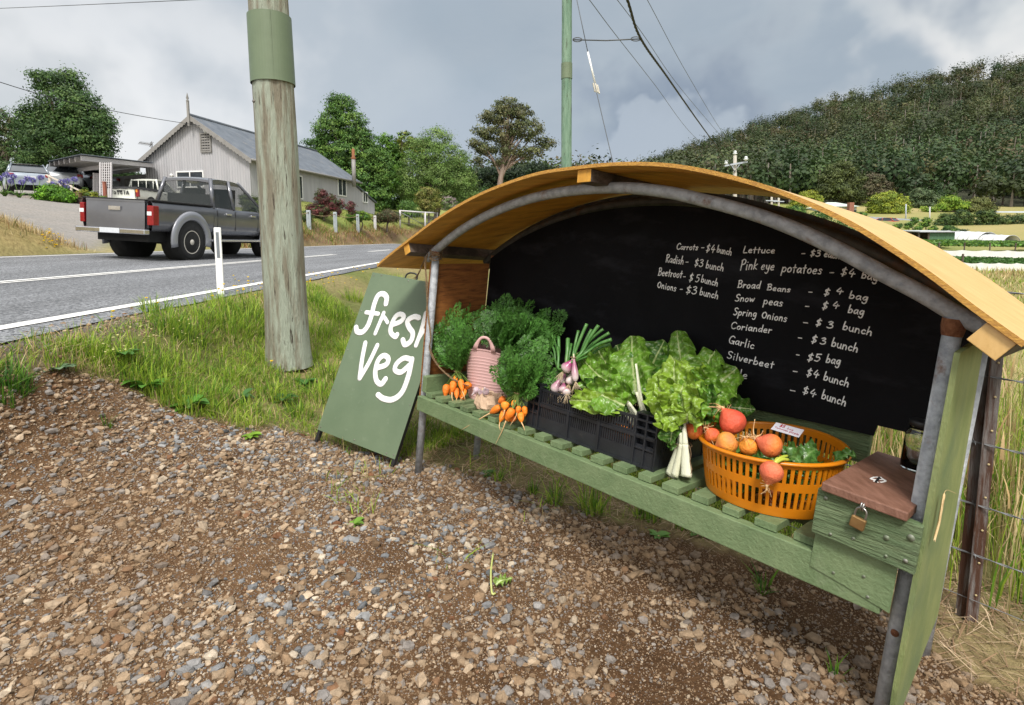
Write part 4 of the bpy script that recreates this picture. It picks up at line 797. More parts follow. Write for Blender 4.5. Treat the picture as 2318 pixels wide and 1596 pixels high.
# ---- leaves
def leaf(parent, base, ctrl, tip, width, facing, rr, col=(.10, .22, .025), ruffle=.012, crink=.006, vein=(.52, .60, .27), rib=.07, name='leaf', ns=40, nw=25, cup=.25, rounded=.0, holes=0):
    base, ctrl, tip = V3(base), V3(ctrl), V3(tip); ts = np.linspace(0, 1, ns); P = np.zeros((ns, nw, 3)); Cc = np.zeros((ns, nw, 3)); sd = rr.uniform(0, 90); xs = np.linspace(-1, 1, nw)
    for i, t in enumerate(ts):
        c = base*(1-t)**2+ctrl*2*t*(1-t)+tip*t*t; tg = nrm((ctrl-base)*(1-t)+(tip-ctrl)*t); side = nrm(np.cross(tg, facing)); nn_ = nrm(np.cross(side, tg))
        wp = math.sin(math.pi*min(1, (t*.90+.05)**.78))**.5*(1 if t < .999 else .25); wp = max(wp, .05); wv = width/2*wp
        for j, x in enumerate(xs):
            e = abs(x); ruf = ruffle*e**2*math.sin(t*19+sd+3*x+1.6*math.sin(t*7+sd))*1.1
            vn = mnoise.noise(Vector((x*wv*48+sd, t*np.linalg.norm(tip-base)*48, sd)))*crink*1.9+abs(mnoise.noise(Vector((x*wv*80, t*80*.3+sd, 3))))*crink*.6
            edge = 1+.07*math.sin(t*31+sd+x)*(e > .8)
            P[i, j] = c+side*x*wv*edge+nn_*(cup*wv*(e**1.5-.3)*1.0+ruf+vn*min(1, e*6))-tg*(e**1.6)*wv*.22
            k = abs(((t*8.5-e*1.35*wv/(width/2)) % 1)-.5)*2; side_v = max(0, 1-k/.17)*(.95-.5*e)*(e > .03); mid_v = max(0, 1-e*wv/(width/2)/(rib*(1.25-t)))
            m_ = min(1, max(side_v*.8, mid_v*1.5)); b_ = V3(col)*(.72+.5*mnoise.noise(Vector((x*3+sd, t*5, 2)))+.12*rr.random()); Cc[i, j] = b_*(1-m_)+V3(vein)*m_
    mb = MB(); mb.grid(P, col=Cc); o = mb.build(name, chard_m, parent); return o
def stalk(parent, a, b, wa, wb, th, facing, name='stalk', bend=0, col=None):
    mb = MB(); a, b = V3(a), V3(b); pts = smooth_path([a, (a+b)/2+V3(facing)*bend, b], 6); mb.tube(pts, np.linspace(wa, wb, len(pts)), 10, squash=th, nrm=facing); return mb.build(name, stalk_m, parent)
def P6(cx, cy, w): return onw(1188+cx*.2304, 735.5+cy*.2304, w)
FCE = nrm(-SW*.9+SV*.35)
rr = random.Random(21)
LG, DG, BG = (.165, .345, .032), (.075, .20, .024), (.27, .44, .04)
sb1 = thing('silverbeet_bunch', 'silverbeet bunch with broad green leaves and white stalks, lying in the black crate', 'silverbeet', tuple(P6(1130, 900, .15)), 'silverbeet bunches')
b0 = cS(1.31, .16, .03)
for (bx_, by_, tx, ty, wpx, w_b, w_t, col, bend, cp) in ((1050, 800, 505, 270, 260, .10, .17, LG, .05, .2), (1000, 700, 700, 215, 330, .18, .25, LG, .03, .25), (1095, 680, 1050, 110, 400, .15, .26, LG, .04, .25), (1120, 720, 1365, 150, 380, .2, .28, DG, .03, .3), (960, 800, 445, 740, 190, .05, .02, BG, .07, .35),
   (1000, 780, 570, 600, 240, .07, .10, DG, .05, .3), (1060, 700, 905, 200, 360, .2, .3, DG, .03, .2), (980, 790, 650, 640, 260, .05, .04, LG, .06, .3), (1130, 760, 1240, 560, 300, .18, .2, DG, .02, .3), (900, 760, 720, 420, 330, .12, .14, LG, .05, .2), (1140, 800, 1200, 860, 200, .2, .2, DG, .02, .3), (1050, 640, 830, 330, 330, .22, .26, DG, .03, .25), (1000, 760, 560, 470, 300, .11, .15, LG, .05, .2)):
    a = P6(bx_, by_, w_b); t_ = P6(tx, ty, w_t); z = projn(a)[2]; c = (a*.45+t_*.55)+FCE*bend; leaf(sb1, a, c, t_, wpx*.2304*z/1260*1.25, FCE, rr, col, ruffle=.015, cup=cp, ns=44, nw=27)
for (tx, ty, w_t, wd_) in ((850, 700, .05, .012), (790, 540, .06, .010), (945, 640, .06, .013), (1090, 380, .10, .008), (1095, 660, .08, .015), (1020, 760, .055, .013), (1140, 740, .12, .010)):
    stalk(sb1, b0+SU*rr.uniform(-.02, .02)+SW*rr.uniform(-.03, .03), P6(tx, ty, w_t), .017, wd_*.30, .006, FCE, bend=.012)
sb2 = thing('silverbeet_bunch', 'silverbeet bunch with crinkled glossy leaves standing on its white stalks between crate and orange basket', 'silverbeet', tuple(shelfhit(1532, 1078)), 'silverbeet bunches')
T0_ = P6(1555, 1170, .05)
for (bx_, by_, tx, ty, wpx, w_b, w_t, col, bend, cp, cr_) in ((1600, 720, 1490, 55, 330, .22, .30, LG, .02, .15, .006), (1700, 800, 2080, 420, 430, .14, .27, LG, .03, .25, .008), (1640, 760, 1860, 250, 430, .16, .25, LG, .04, .25, .012), (1590, 740, 1660, 320, 400, .17, .24, BG, .05, .2, .014), (1540, 900, 1470, 350, 470, .05, .13, BG, .06, .25, .016),
   (1520, 880, 1265, 560, 330, .03, .06, BG, .04, .3, .014), (1510, 930, 1290, 860, 240, .02, .01, BG, .03, .35, .010), (1620, 930, 1700, 560, 330, .03, .08, LG, .05, .3, .014), (1680, 900, 1790, 620, 380, .08, .14, DG, .05, .3, .014), (1720, 880, 1960, 640, 400, .12, .2, LG, .04, .25, .010), (1760, 900, 2010, 780, 300, .14, .2, LG, .03, .3, .008), (1850, 800, 2260, 830, 200, .24, .30, DG, .03, .35, .008),
   (1480, 940, 1430, 1215, 170, .03, .01, DG, .03, .4, .008), (1600, 950, 1640, 800, 280, .02, .03, BG, .04, .3, .012), (1420, 760, 1330, 520, 300, .14, .18, DG, .03, .3, .010), (1560, 840, 1560, 560, 360, .02, .05, BG, .05, .25, .018)):
    a = P6(bx_, by_, w_b); t_ = P6(tx, ty, w_t); z = projn(a)[2]; c = (a*.45+t_*.55)+FCE*bend; leaf(sb2, a, c, t_, wpx*.2304*z/1260*1.2, FCE, rr, col, ruffle=.016, crink=cr_, cup=cp, ns=48, nw=29)
for (tx, ty, ex, ey, w_, wd_) in ((1540, 960, 1425, 1475, .035, .020), (1510, 920, 1470, 1485, .02, .014), (1560, 940, 1585, 1490, .02, .020), (1600, 960, 1560, 1480, .045, .015), (1530, 780, 1500, 1470, .05, .013), (1595, 900, 1610, 1480, .05, .012)):
    b_ = P6(ex, ey, w_); stalk(sb2, b_, P6(1550+(ex-1520)*.28, 1170, w_+.005), wd_*.95, wd_*.62, .0075, FCE, bend=0); stalk(sb2, P6(1550+(ex-1520)*.28, 1172, w_+.005), P6(tx, ty, w_+.02), wd_*.62, wd_*.25, .006, FCE)
mb = MB(); mb.tube([T0_+SU*math.cos(a)*.028+SW*math.sin(a)*.026 for a in np.linspace(0, 6.3, 20)], .0018, 5); mb.tube([T0_+SU*math.cos(a)*.028+SW*math.sin(a)*.026+SV*.004*math.sin(a) for a in np.linspace(0, 6.3, 20)], .0016, 5)
mb.tube(smooth_path([P6(1612, 1180, .02), P6(1630, 1260, .02), P6(1622, 1340, .02), P6(1638, 1420, .02), P6(1620, 1480, .02)], 4), .0014, 5); mb.build('tie', twm, sb2)
# ---- red onions
on = thing('onion_bunch', 'purple onions with long green leaves at the far end of the black crate', 'onions', tuple(P5(1680, 900, .1)))
def P5o(x, y, w): return P5(x, y, w)
onm = pm('onion_skin', (1, 1, 1), (.8, .75, .8), scale=6, rough=.3, stretch=(5, 5, 1), attr='Col', spec=.5)
onl = pm('onion_leaf', (.045, .15, .028), (.10, .24, .06), scale=12, rough=.4, stretch=(5, 5, 1.2), c3=(.20, .30, .10), s3=4, lo3=.58, hi3=.75)
WH, PU = V3((.72, .62, .58)), V3((.33, .05, .16))
for (tx, ty, bx_, by_, r_, w_, pk) in ((1690, 660, 1610, 760, 62, .05, 1), (1720, 650, 1735, 870, 38, .045, .8), (1690, 790, 1665, 900, 45, .07, .1), (1560, 860, 1500, 985, 55, .06, .7), (1610, 900, 1600, 985, 50, .05, .9), (1640, 950, 1640, 1000, 45, .04, 1), (1620, 800, 1600, 900, 45, .09, .8)):
    a, b_ = P5(tx, ty, w_+.01), P5(bx_, by_, w_-.01); ax = nrm(b_-a); Lc = np.linalg.norm(b_-a); rz_ = r_*.2126*projn(a)[2]/1260
    prof = [(rz_*.22, -.35*Lc), (rz_*.32, -.05*Lc), (rz_*.62, .22*Lc), (rz_*.95, .5*Lc), (rz_, .68*Lc), (rz_*.85, .86*Lc), (rz_*.4, .98*Lc), (.001, 1.0*Lc)]
    cc = [WH*.95+V3((-.1, .05, -.2)), PU*pk+WH*(1-pk), PU*pk+WH*(1-pk), (PU*pk*.75+WH*(1-pk*.75)), PU*pk*.45+WH*(1-pk*.45), WH, WH, WH*.8]
    mb = MB(); mb.lathe(prof, a, 18, ax, 0, cc); o = mb.build('bulb', onm, on); mb = MB()
    for k_ in range(26):
        d_ = nrm(ax*1.0+V3([rr.uniform(-1, 1) for _ in range(3)])*.55); q = b_+d_*rr.uniform(.02, .045)+V3((0, 0, -.008)); mb.tube(smooth_path([b_, b_+d_*.012, q], 3), .0007, 3)
    mb.build('roots', pm('onion_root', (.50, .37, .22), (.62, .50, .34), scale=30, rough=.9), o)
tie_ = P5(1712, 612, .06)
for (tx, ty, w_, r_, bx_, by_) in ((1855, 255, .12, 19, 1712, 612), (1980, 270, .14, 20, 1800, 560), (1765, 330, .14, 17, 1705, 600), (1655, 415, .1, 24, 1640, 680), (1690, 470, .12, 16, 1660, 650), (1905, 315, .17, 18, 1780, 580), (2095, 350, .18, 18, 1830, 560), (2120, 420, .16, 20, 1850, 560), (2030, 310, .2, 16, 1800, 540), (1555, 395, .13, 18, 1560, 700), (1480, 455, .14, 15, 1540, 700), (1545, 500, .1, 17, 1560, 740), (1500, 400, .17, 15, 1570, 700), (2110, 470, .18, 17, 1880, 590), (1990, 420, .19, 18, 1820, 570), (1470, 560, .13, 14, 1560, 740)):
    a, b_ = P5(bx_, by_, w_-.03), P5(tx, ty, w_+.02); r2_ = r_*.2126*projn(a)[2]/1260; pth = smooth_path([P5(1700, 660, .055), a, a*.5+b_*.5+SV*.008, b_], 5); mb = MB(); mb.tube(pth, np.linspace(r2_*.6, r2_, len(pth)), 8, squash=None); mb.build('green_leaf', onl, on)
mb = MB(); mb.tube([tie_+SU*math.cos(a)*.011+SW*math.sin(a)*.011 for a in np.linspace(0, 6.3, 14)], .002, 5); mb.build('tie', twm, on)
# ---- orange basket
orng = pm('orange_plastic', (.56, .175, .004), (.64, .21, .007), scale=5, rough=.34, spec=.5, bump=.03, c3=(.50, .16, .01), s3=8, lo3=.6, hi3=.8)
bkU, bkW, bkV = 1.722, .168, vshelf(1.72)+.004
BO = S(bkU, bkW, bkV)
bk = thing('laundry_basket', 'round orange plastic basket with slotted sides, holding beetroot and leaves', 'basket', tuple(BO))
BX, BYv, BZ = nrm(SU+.0625*SV), SW, nrm(SV-.0625*SU)
def bp_(t, f, o=0):
    r = .176+.022*f**.8+o; hh = .158*f+.010*f*math.cos(t)+.024*f*max(0, math.sin(t)); e = 1.06
    return BO+BX*math.cos(t)*r*e*.985+BYv*math.sin(t)*r+BZ*hh
NS = 64; cols = []
mb = MB()
fl = [0, .04, .14, .17, .48, .51, .60, .63, .90, .93, 1.0]
solidrow = [True, True, True, False, True, True, True, False, True, True]
for i in range(NS):
    t0, t1 = 2*math.pi*i/NS, 2*math.pi*(i+1)/NS; ta, tb_ = t0+(t1-t0)*.25, t0+(t1-t0)*.75
    for k_ in range(10):
        for (x0, x1, sol) in ((t0, ta, True), (ta, tb_, solidrow[k_]), (tb_, t1, True)):
            if not sol: continue
            fa, fb = fl[k_], fl[k_+1]
            v = [bp_(x0, fa), bp_(x1, fa), bp_(x1, fb), bp_(x0, fb), bp_(x0, fa, -.004), bp_(x1, fa, -.004), bp_(x1, fb, -.004), bp_(x0, fb, -.004)]
            mb.add(v, [(0, 1, 2, 3), (7, 6, 5, 4)]+([(0, 3, 7, 4), (1, 5, 6, 2)] if k_ in (3, 7) else [(0, 4, 5, 1), (3, 2, 6, 7)]), smooth=False)
mb.build('slotted_side', orng, bk)
mb = MB(); mb.tube([bp_(t, 1.0, .004) for t in np.linspace(0, 2*math.pi, 65)], .0085, 8, squash=.006, nrm=BZ, caps=False); mb.build('rim', orng, bk)
mb = MB(); mb.add([bp_(t, .02, -.004) for t in np.linspace(0, 2*math.pi, 48, endpoint=False)], [tuple(range(48))]); mb.add([bp_(t, .005, -.004) for t in np.linspace(0, 2*math.pi, 48, endpoint=False)], [tuple(range(48))[::-1]]); mb.build('bottom', orng, bk)
# leaves inside the basket
sal = thing('leaf_greens', 'loose dark green salad leaves filling the orange basket', 'leafy greens', tuple(BO+BZ*.03))
for k_ in range(58):
    a = rr.uniform(0, 6.283); r_ = .15*math.sqrt(rr.random()); c = BO+BX*math.cos(a)*r_+BYv*math.sin(a)*r_+BZ*(rr.uniform(.02, .09) if k_ < 40 else rr.uniform(.085, .115)); d_ = nrm(BX*rr.uniform(-1, 1)+BYv*rr.uniform(-1, 1)+BZ*rr.uniform(-.2, .6)); f_ = nrm(BZ+V3([rr.uniform(-.8, .8) for _ in range(3)])); L2 = rr.uniform(.05, .09)
    tipp = c+d_*L2*.8
    dd = tipp-BO; ru = math.hypot(dd@BX, dd@BYv)
    if ru > .165: tipp = tipp-(BX*(dd@BX)+BYv*(dd@BYv))*(1-.165/ru)
    leaf(sal, c-d_*L2*.5, c+f_*.015, tipp, rr.uniform(.03, .05), f_, rr, (.07, .18, .03) if rr.random() < .6 else (.11, .25, .04), ruffle=.007, crink=.003, vein=(.16, .27, .07), ns=16, nw=11, cup=.3)
def P7(cx, cy, w): return onw(1442.5+cx*.2481, 876.8+cy*.2481, w)
for (ax_, ay_, tx, ty, wd_, w0, w1) in ((1380, 640, 1480, 690, .055, .05, .03), (1390, 640, 1365, 530, .04, .06, .1), (1560, 640, 1540, 520, .05, .12, .15), (1800, 660, 1985, 630, .035, .17, .15), (1500, 680, 1620, 570, .06, .07, .12)):
    a, t_ = P7(ax_, ay_, w0), P7(tx, ty, w1); leaf(sal, a, (a+t_)/2+SV*.02, t_, wd_, nrm(SV*.6-SW*.7), rr, (.08, .20, .035), ruffle=.008, crink=.004, vein=(.16, .28, .08), ns=22, nw=15, cup=.4)
# ---- beetroots
beet_m = pm('beet_skin', (.92, .92, .92), (1.06, 1.02, 1.0), scale=14, rough=.45, attr='Col', bump=.5, bscale=45, spec=.35, c3=(.33, .12, .05), s3=30, lo3=.66, hi3=.76)
RD, OG, YE = V3((.66, .095, .055)), V3((.74, .23, .035)), V3((.86, .40, .04))
def beet(lab, cx, cy, r, w, tdir, tails, ca, cb, el=1.0, stems=None):
    c = P7(cx, cy, w); z = projn(c)[2]; R_ = r*.2481*z/1260/1.08; tw = P7(cx+tdir[0], cy+tdir[1], w-.01); ax = nrm(tw-c)
    t = thing('beetroot', lab, 'beetroot', tuple(c), 'golden beetroots on the basket'); mb = MB()
    fs_ = np.linspace(-1, 1, 19); prof, cc = [], []
    for f in fs_:
        if f < .72: rad_ = R_*math.sqrt(max(0, 1-(f*.98)**2))*(1.0 if f < 0 else 1-.06*f*f); hh = f*R_*.92*el
        else: q = (f-.72)/.28; rad_ = R_*(.66*(1-q)**1.7+.10*(1-q)+.035); hh = R_*(.66+.72*q)*el
        prof.append((max(rad_, .0015), hh)); m_ = .5+.5*math.sin(f*3+cx); k_ = ca*m_+cb*(1-m_); cc.append(k_ if f > -.8 else k_*.5+V3((.30, .18, .07))*.5)
    mb.lathe(prof, c, 28, ax, 0, cc); v = mb.v[0]; d_ = v-c
    kk = np.array([mnoise.noise(Vector(d*32)+Vector((cx*.1, 0, 0))) for d in d_]); k2 = np.array([mnoise.noise(Vector(d*22)+Vector((0, cy*.1, 4))) for d in d_]); mb.v[0] = c+d_*(1+.05*kk)[:, None]
    t2 = np.clip(.5+k2*1.3, 0, 1)[:, None]; mb.c[0] = mb.c[0]*.55+(ca*t2+cb*(1-t2))*.45
    mb.build('root', beet_m, t); mb = MB(); rt = random.Random(cx)
    e0 = c+ax*R_*1.34*el
    for (x, y, th_) in tails:
        b_ = P7(x, y, w-.02*rt.random()); m_ = (e0+b_)/2+V3([rt.uniform(-1, 1) for _ in range(3)])*.008; pth = smooth_path([c+ax*R_*1.1*el, e0, m_, b_], 5); mb.tube(pth, np.linspace(th_*1.5, .0010, len(pth)), 6)
    for k_ in range(18):
        a = e0+V3([rt.uniform(-1, 1) for _ in range(3)])*.006-ax*rt.uniform(0, R_*.4); mb.tube([a, a+nrm(V3([rt.uniform(-1, 1) for _ in range(3)]))*rt.uniform(.010, .030)], .0007, 3)
    mb.build('tap_root', root_m, t)
    if stems:
        mb = MB(); o_ = c-ax*R_*.8
        for (x, y, w2) in stems: b_ = P7(x, y, w2); mb.tube(smooth_path([o_, (o_+b_)/2+SV*.006, b_], 4), np.linspace(.0055, .004, 9), 6)
        mb.build('cut_stalks', pm('beet_stalk', (.42, .48, .05), (.50, .52, .10), scale=9, rough=.4), t)
beet('small red beetroot farthest left on the basket rim, hairy root end towards the silverbeet', 520, 395, 86, .07, (-70, -45), [(340, 235, .003), (405, 245, .002), (430, 410, .001)], RD, OG)
beet('orange beetroot behind the small red one, its thin root sticking straight up', 648, 300, 84, .11, (-50, -80), [(545, 118, .003), (590, 190, .002), (575, 150, .0015)], OG, V3((.55, .15, .03)))
beet('largest beetroot, red and pear shaped, on top of the pile on the basket', 868, 315, 128, .09, (-75, -100), [(580, 235, .0035), (590, 140, .003), (650, 150, .0025), (700, 225, .002)], RD, V3((.70, .13, .06)), 1.0)
beet('little rust coloured beetroot wedged between the small red and the yellow one', 682, 438, 76, .05, (-40, -50), [(600, 375, .002), (670, 385, .0015)], OG, RD)
beet('yellow and pink beetroot at the front of the pile, pale root curling down left', 818, 505, 106, .02, (-85, 35), [(700, 620, .0045), (690, 640, .002), (720, 560, .002)], YE, V3((.66, .20, .09)))
beet('yellow orange beetroot in the middle of the pile, root end facing the viewer', 1016, 535, 91, .03, (-20, -40), [(930, 500, .0025), (985, 480, .002), (1060, 455, .002)], YE, OG)
beet('round orange beetroot at the right end of the pile, roots trailing left', 1215, 530, 117, .04, (-95, -45), [(1060, 440, .003), (1145, 395, .0025), (1070, 290, .0018), (1040, 470, .0015)], OG, V3((.70, .16, .08)))
beet('coral beetroot hanging alone in front of the basket rim with its root pointing down', 1224, 770, 112, -.045, (-45, 130), [(1160, 965, .004), (1120, 975, .0018), (1170, 940, .0015)], V3((.76, .22, .10)), V3((.68, .13, .07)), 1.0, [(1310, 650, .0), (1335, 640, .0), (1350, 655, .01), (1290, 650, 0), (1365, 625, .02), (1375, 660, .01)])
beet('dull orange beetroot at the bottom inside the basket, seen through its slots', 1215, 950, 85, .05, (0, 90), [(1215, 1100, .002)], V3((.42, .13, .03)), V3((.36, .09, .03)))
def P6b(x, y, w): return P6(x, y, w)
for k_, (x, y, w_, rz_, lab) in enumerate(((940, 1060, .10, .040, 'larger orange beetroot low in the black crate, seen through its slots'), (865, 1110, .07, .030, 'smaller red beetroot low in the black crate, seen through its slots'))):
    c = P6(x, y, w_); t = thing('beetroot', lab, 'beetroot', tuple(c), 'beetroots inside the crate'); mb = MB(); mb.lathe([(rz_*math.sin(a)+.0005, -rz_*math.cos(a)) for a in np.linspace(0, math.pi, 14)], c, 18, SV, 0, OG if k_ == 0 else RD*.7); mb.build('root', beet_m, t)
    mb = MB(); mb.tube([c-SV*rz_, c-SV*rz_*1.05+SU*.03], [.004, .001], 5); mb.build('tap_root', root_m, t)
# ---- price card on the basket
cc_ = [P7(1265, 318, .24), P7(1520, 388, .24), P7(1470, 457, .215), P7(1215, 380, .215)]
card_m = pm('white_card', (.72, .71, .78), (.68, .67, .74), scale=20, rough=.6)
nC = nrm(np.cross(cc_[1]-cc_[0], cc_[3]-cc_[0])); nC = nC if nC@(EYEP-cc_[0]) > 0 else -nC
mb = MB(); mb.prism(cc_, -nC*.0012); card = mb.build('price_card', card_m, origin=cc_[3], recalc=True, label='white price card with red writing leaning on the rear rim of the orange basket', cat='price card')
redink = pm('red_ink', (.50, .03, .05), (.38, .02, .04), scale=40, rough=.7)
ex_, ey_ = (cc_[1]-cc_[0]), (cc_[0]-cc_[3])
def cpt(a, b_): return cc_[3]+ex_*a+ey_*b_+nC*.0002
mb = MB(); write(mb, '$5', cpt(.20, .60), cpt(.38, .58), ey_*.32, nC, .0012, .0003); write(mb, 'bag', cpt(.48, .55), cpt(.70, .53), ey_*.24, nC, .0006, .0003); write(mb, 'Tasmanian', cpt(.08, .30), cpt(.56, .26), ey_*.17, nC, .0006, .0003); write(mb, 'purple', cpt(.62, .25), cpt(.95, .20), ey_*.2, nC, .0006, .0003)
mb.build('red_writing', redink, card)
# ---- jar on the cash box
jm, jt, jb = newmat('jar_glass'); jb.inputs['Transmission Weight'].default_value = 1; jb.inputs['Roughness'].default_value = .03; jb.inputs['IOR'].default_value = 1.45; jb.inputs['Base Color'].default_value = (.9, .93, .92, 1)
jo = S(2.065, .262, .7655); jar = thing('glass_jar', 'empty glass jar with a black lid standing on the cash box beside the stall leg', 'jar', tuple(jo))
mb = MB(); mb.lathe([(.001, .001), (.030, .001), (.034, .005), (.035, .02), (.035, .098), (.033, .108), (.028, .114), (.028, .122), (.0262, .122), (.0262, .113), (.0312, .106), (.0332, .096), (.0332, .008), (.001, .006)], jo, 28, SV); mb.build('glass', jm, jar)
mb = MB(); mb.lathe([(.001, .124), (.0285, .124), (.031, .126), (.031, .138), (.029, .141), (.001, .141)], jo, 28, SV); mb.build('lid', blackm, jar)
mb = MB(); a = S(2.105, .215, .7655); mb.obox(a+SV*.055, SU*.0012, SW*.05, SV*.11, 0); o = mb.build('leaflet', white_p, origin=a, label='small white and red leaflet standing beside the glass jar', cat='leaflet')
mb = MB(); mb.obox(a+SV*.045-SU*.0010, SU*.0006, SW*.042, SV*.06, 0); mb.build('printed_panel', redink, o)
# ---- padlock
brass = pm('brass', (.40, .245, .10), (.30, .18, .075), scale=25, rough=.42, metal=.75, bump=.1, bscale=60); steel = pm('shackle_steel', (.42, .41, .39), (.30, .29, .27), scale=40, rough=.3, metal=.9)
pc_ = onw(1941, 1183, -.092); pl = thing('padlock', 'brass padlock with steel shackle hanging from the cash box lid', 'padlock', tuple(pc_))
mb = MB(); mb.obox(pc_, nrm(SU+SV*-.12)*.032, SW*.012, nrm(SV+SU*.12)*.029); mb.build('lock_body', brass, pl, bevel=.003)
ux, uy = nrm(SU-SV*.12), nrm(SV+SU*.12)
mb = MB(); mb.tube(smooth_path([pc_+ux*-.0115+uy*.013, pc_+ux*-.0115+uy*.027, pc_+ux*-.008+uy*.036, pc_+uy*.039, pc_+ux*.008+uy*.036, pc_+ux*.0115+uy*.027, pc_+ux*.0115+uy*.013], 5), .0026, 8); mb.build('shackle', steel, pl)
mb = MB()
for s_ in (-.004, .004): q = pc_+uy*.037+ux*(s_*.6); mb.tube([q+SW*math.cos(a)*.008+SV*(math.sin(a)*.010+.006) for a in np.linspace(0, 6.283, 14)], .0019, 6, caps=False)
mb.build('hasp_staple', steel, cash)
# ---- dry grass head against the end panel
gp = lambda x, y: onplane(1697+x*.4328, 905+y*.4328, S(SL+.042, 0, 0), SU)
dg = thing('dry_grass_head', 'dry pale seed head of grass hanging against the green end panel', 'grass', tuple(gp(965, 715)))
dgm = pm('dry_seed', (.52, .36, .17), (.66, .50, .28), scale=40, rough=.9)
pth = smooth_path([gp(1078, 490), gp(1030, 472), gp(1012, 500), gp(998, 570), gp(985, 640), gp(965, 715)], 6); mb = MB(); mb.tube(pth, .0005, 5); mb.build('stem', dgm, dg)
mb = MB()
for i in range(10, len(pth)-1):
    for s_ in (-1, 1, 0):
        p = pth[i]; d_ = nrm(pth[i+1]-pth[i]); e = nrm(d_+SW*s_*.55+SU*(.2 if s_ == 0 else .1)); mb.lathe([(.0003, 0), (.0018, .004), (.002, .008), (.0003, .017)], p, 6, e)
mb.build('seed_head', dgm, dg)
# ================================================================ gravel
def ico(sub):
    bm = bmesh.new(); bmesh.ops.create_icosphere(bm, subdivisions=sub, radius=1); v = np.array([q.co[:] for q in bm.verts]); f = np.array([[x.index for x in q.verts] for q in bm.faces]); bm.free(); return v, f
OCT = (np.array([(1, 0, 0), (-1, 0, 0), (0, 1, 0), (0, -1, 0), (0, 0, 1), (0, 0, -1)], float), np.array([(0, 2, 4), (2, 1, 4), (1, 3, 4), (3, 0, 4), (2, 0, 5), (1, 2, 5), (3, 1, 5), (0, 3, 5)]))
def rand_rot(n, tilt):
    a = rng.uniform(0, 2*np.pi, n); t = rng.normal(0, tilt, n); b = rng.uniform(0, 2*np.pi, n)
    ca, sa, ct, st, cb, sb = np.cos(a), np.sin(a), np.cos(t), np.sin(t), np.cos(b), np.sin(b); Z = np.zeros(n); O1 = np.ones(n)
    Rz = np.stack([ca, -sa, Z, sa, ca, Z, Z, Z, O1], -1).reshape(n, 3, 3); Rx = np.stack([O1, Z, Z, Z, ct, -st, Z, st, ct], -1).reshape(n, 3, 3); Rb = np.stack([cb, -sb, Z, sb, cb, Z, Z, Z, O1], -1).reshape(n, 3, 3)
    return Rb@Rx@Rz
SCOL = np.array([(.34, .25, .165), (.43, .335, .235), (.26, .175, .105), (.205, .212, .218), (.28, .28, .278), (.46, .39, .30), (.17, .08, .04), (.13, .135, .14), (.20, .13, .075)])
SPROB = np.array([.20, .16, .17, .13, .10, .06, .03, .05, .10])
def scatter(n, dens_fn, x0, x1, y0, y1, ypow=1.0):
    x = rng.uniform(x0, x1, n); y = y0+(y1-y0)*rng.random(n)**ypow; z = terr(x, y); px, py, zz = projn(np.stack([x, y, z], -1))
    ok = (px > -420) & (px < 2740) & (py > 300) & (py < 2050) & (zz > .25); k = ok & (rng.random(n) < dens_fn(x, y, z)); return x[k], y[k], z[k]
def stones(name, n, r0, r1, base, dens, area, ypow, jit, tilt, label):
    x, y, z = scatter(n, dens, *area, ypow); m_ = len(x); v0, f0 = base; nv = len(v0)
    r = r0*(r1/r0)**(rng.random(m_)**1.8); sc = np.stack([r*rng.uniform(.85, 1.35, m_), r*rng.uniform(.65, 1.0, m_), r*rng.uniform(.42, .8, m_)], -1)
    P = v0[None]*(1+rng.normal(0, jit, (m_, nv, 1)))+rng.normal(0, jit*.5, (m_, nv, 3)); P = np.clip(P, -.95, .95)
    P = P*sc[:, None]; P = np.einsum('nij,nkj->nki', rand_rot(m_, tilt), P); P += np.stack([x, y, z+sc[:, 2]*.35], -1)[:, None]
    ci = rng.choice(len(SCOL), m_, p=SPROB/SPROB.sum()); c = SCOL[ci]*rng.uniform(.72, 1.22, (m_, 1)); dusty = fbm(x, y, 1.1, 12)[:, None]; dm = np.clip(dusty*2-.75, 0, .75); c = c*(1-dm)+V3((.25, .165, .095))*dm
    C_ = np.repeat(c, nv, 0); F_ = (f0[None]+np.arange(m_)[:, None, None]*nv).reshape(-1, f0.shape[1]); return mass(name, P.reshape(-1, 3), F_, stone_m, C_, label=label, cat='gravel', kind='stuff')
stone_m = pm('stone', (.78, .78, .78), (1.15, 1.15, 1.15), scale=60, rough=.9, bump=.5, bscale=160, attr='Col', spec=.2)
def patch(x, y): return np.clip((fbm(x, y, 1.5, 11)*1.2+fbm(x, y, 5, 3)*.75-.58)*3.0, .06, 1)
AREA = (-2.7, 2.1, .75, 5.2)
stones('gravel', 52000, .0052, .0225, ico(1), lambda x, y, z: lot(x, y, z)*patch(x, y)*.95, AREA, 1.15, .18, .35, 'loose crushed stones of tan and blue grey on the brown lot')
stones('gravel', 150000, .003, .0065, ico(1), lambda x, y, z: lot(x, y, z)*(.25+.75*patch(x, y)), AREA, 1.15, .17, .6, 'finer crushed stone chips between the larger stones on the lot')
stones('gravel', 220000, .0016, .0036, OCT, lambda x, y, z: lot(x, y, z)*.95, (-2.2, 1.9, .75, 3.3), 1.0, .15, .8, 'tiny grit and crumbs of soil on the brown lot')
stones('gravel', 5000, .006, .02, ico(1), lambda x, y, z: sst(-2.95, -2.75, x)*sst(-2.2, -2.5, x)*sst(5, 3, y)*.8, (-3, -2.1, 1.5, 5.5), 1.0, .17, .5, 'loose stones along the ragged edge of the asphalt')
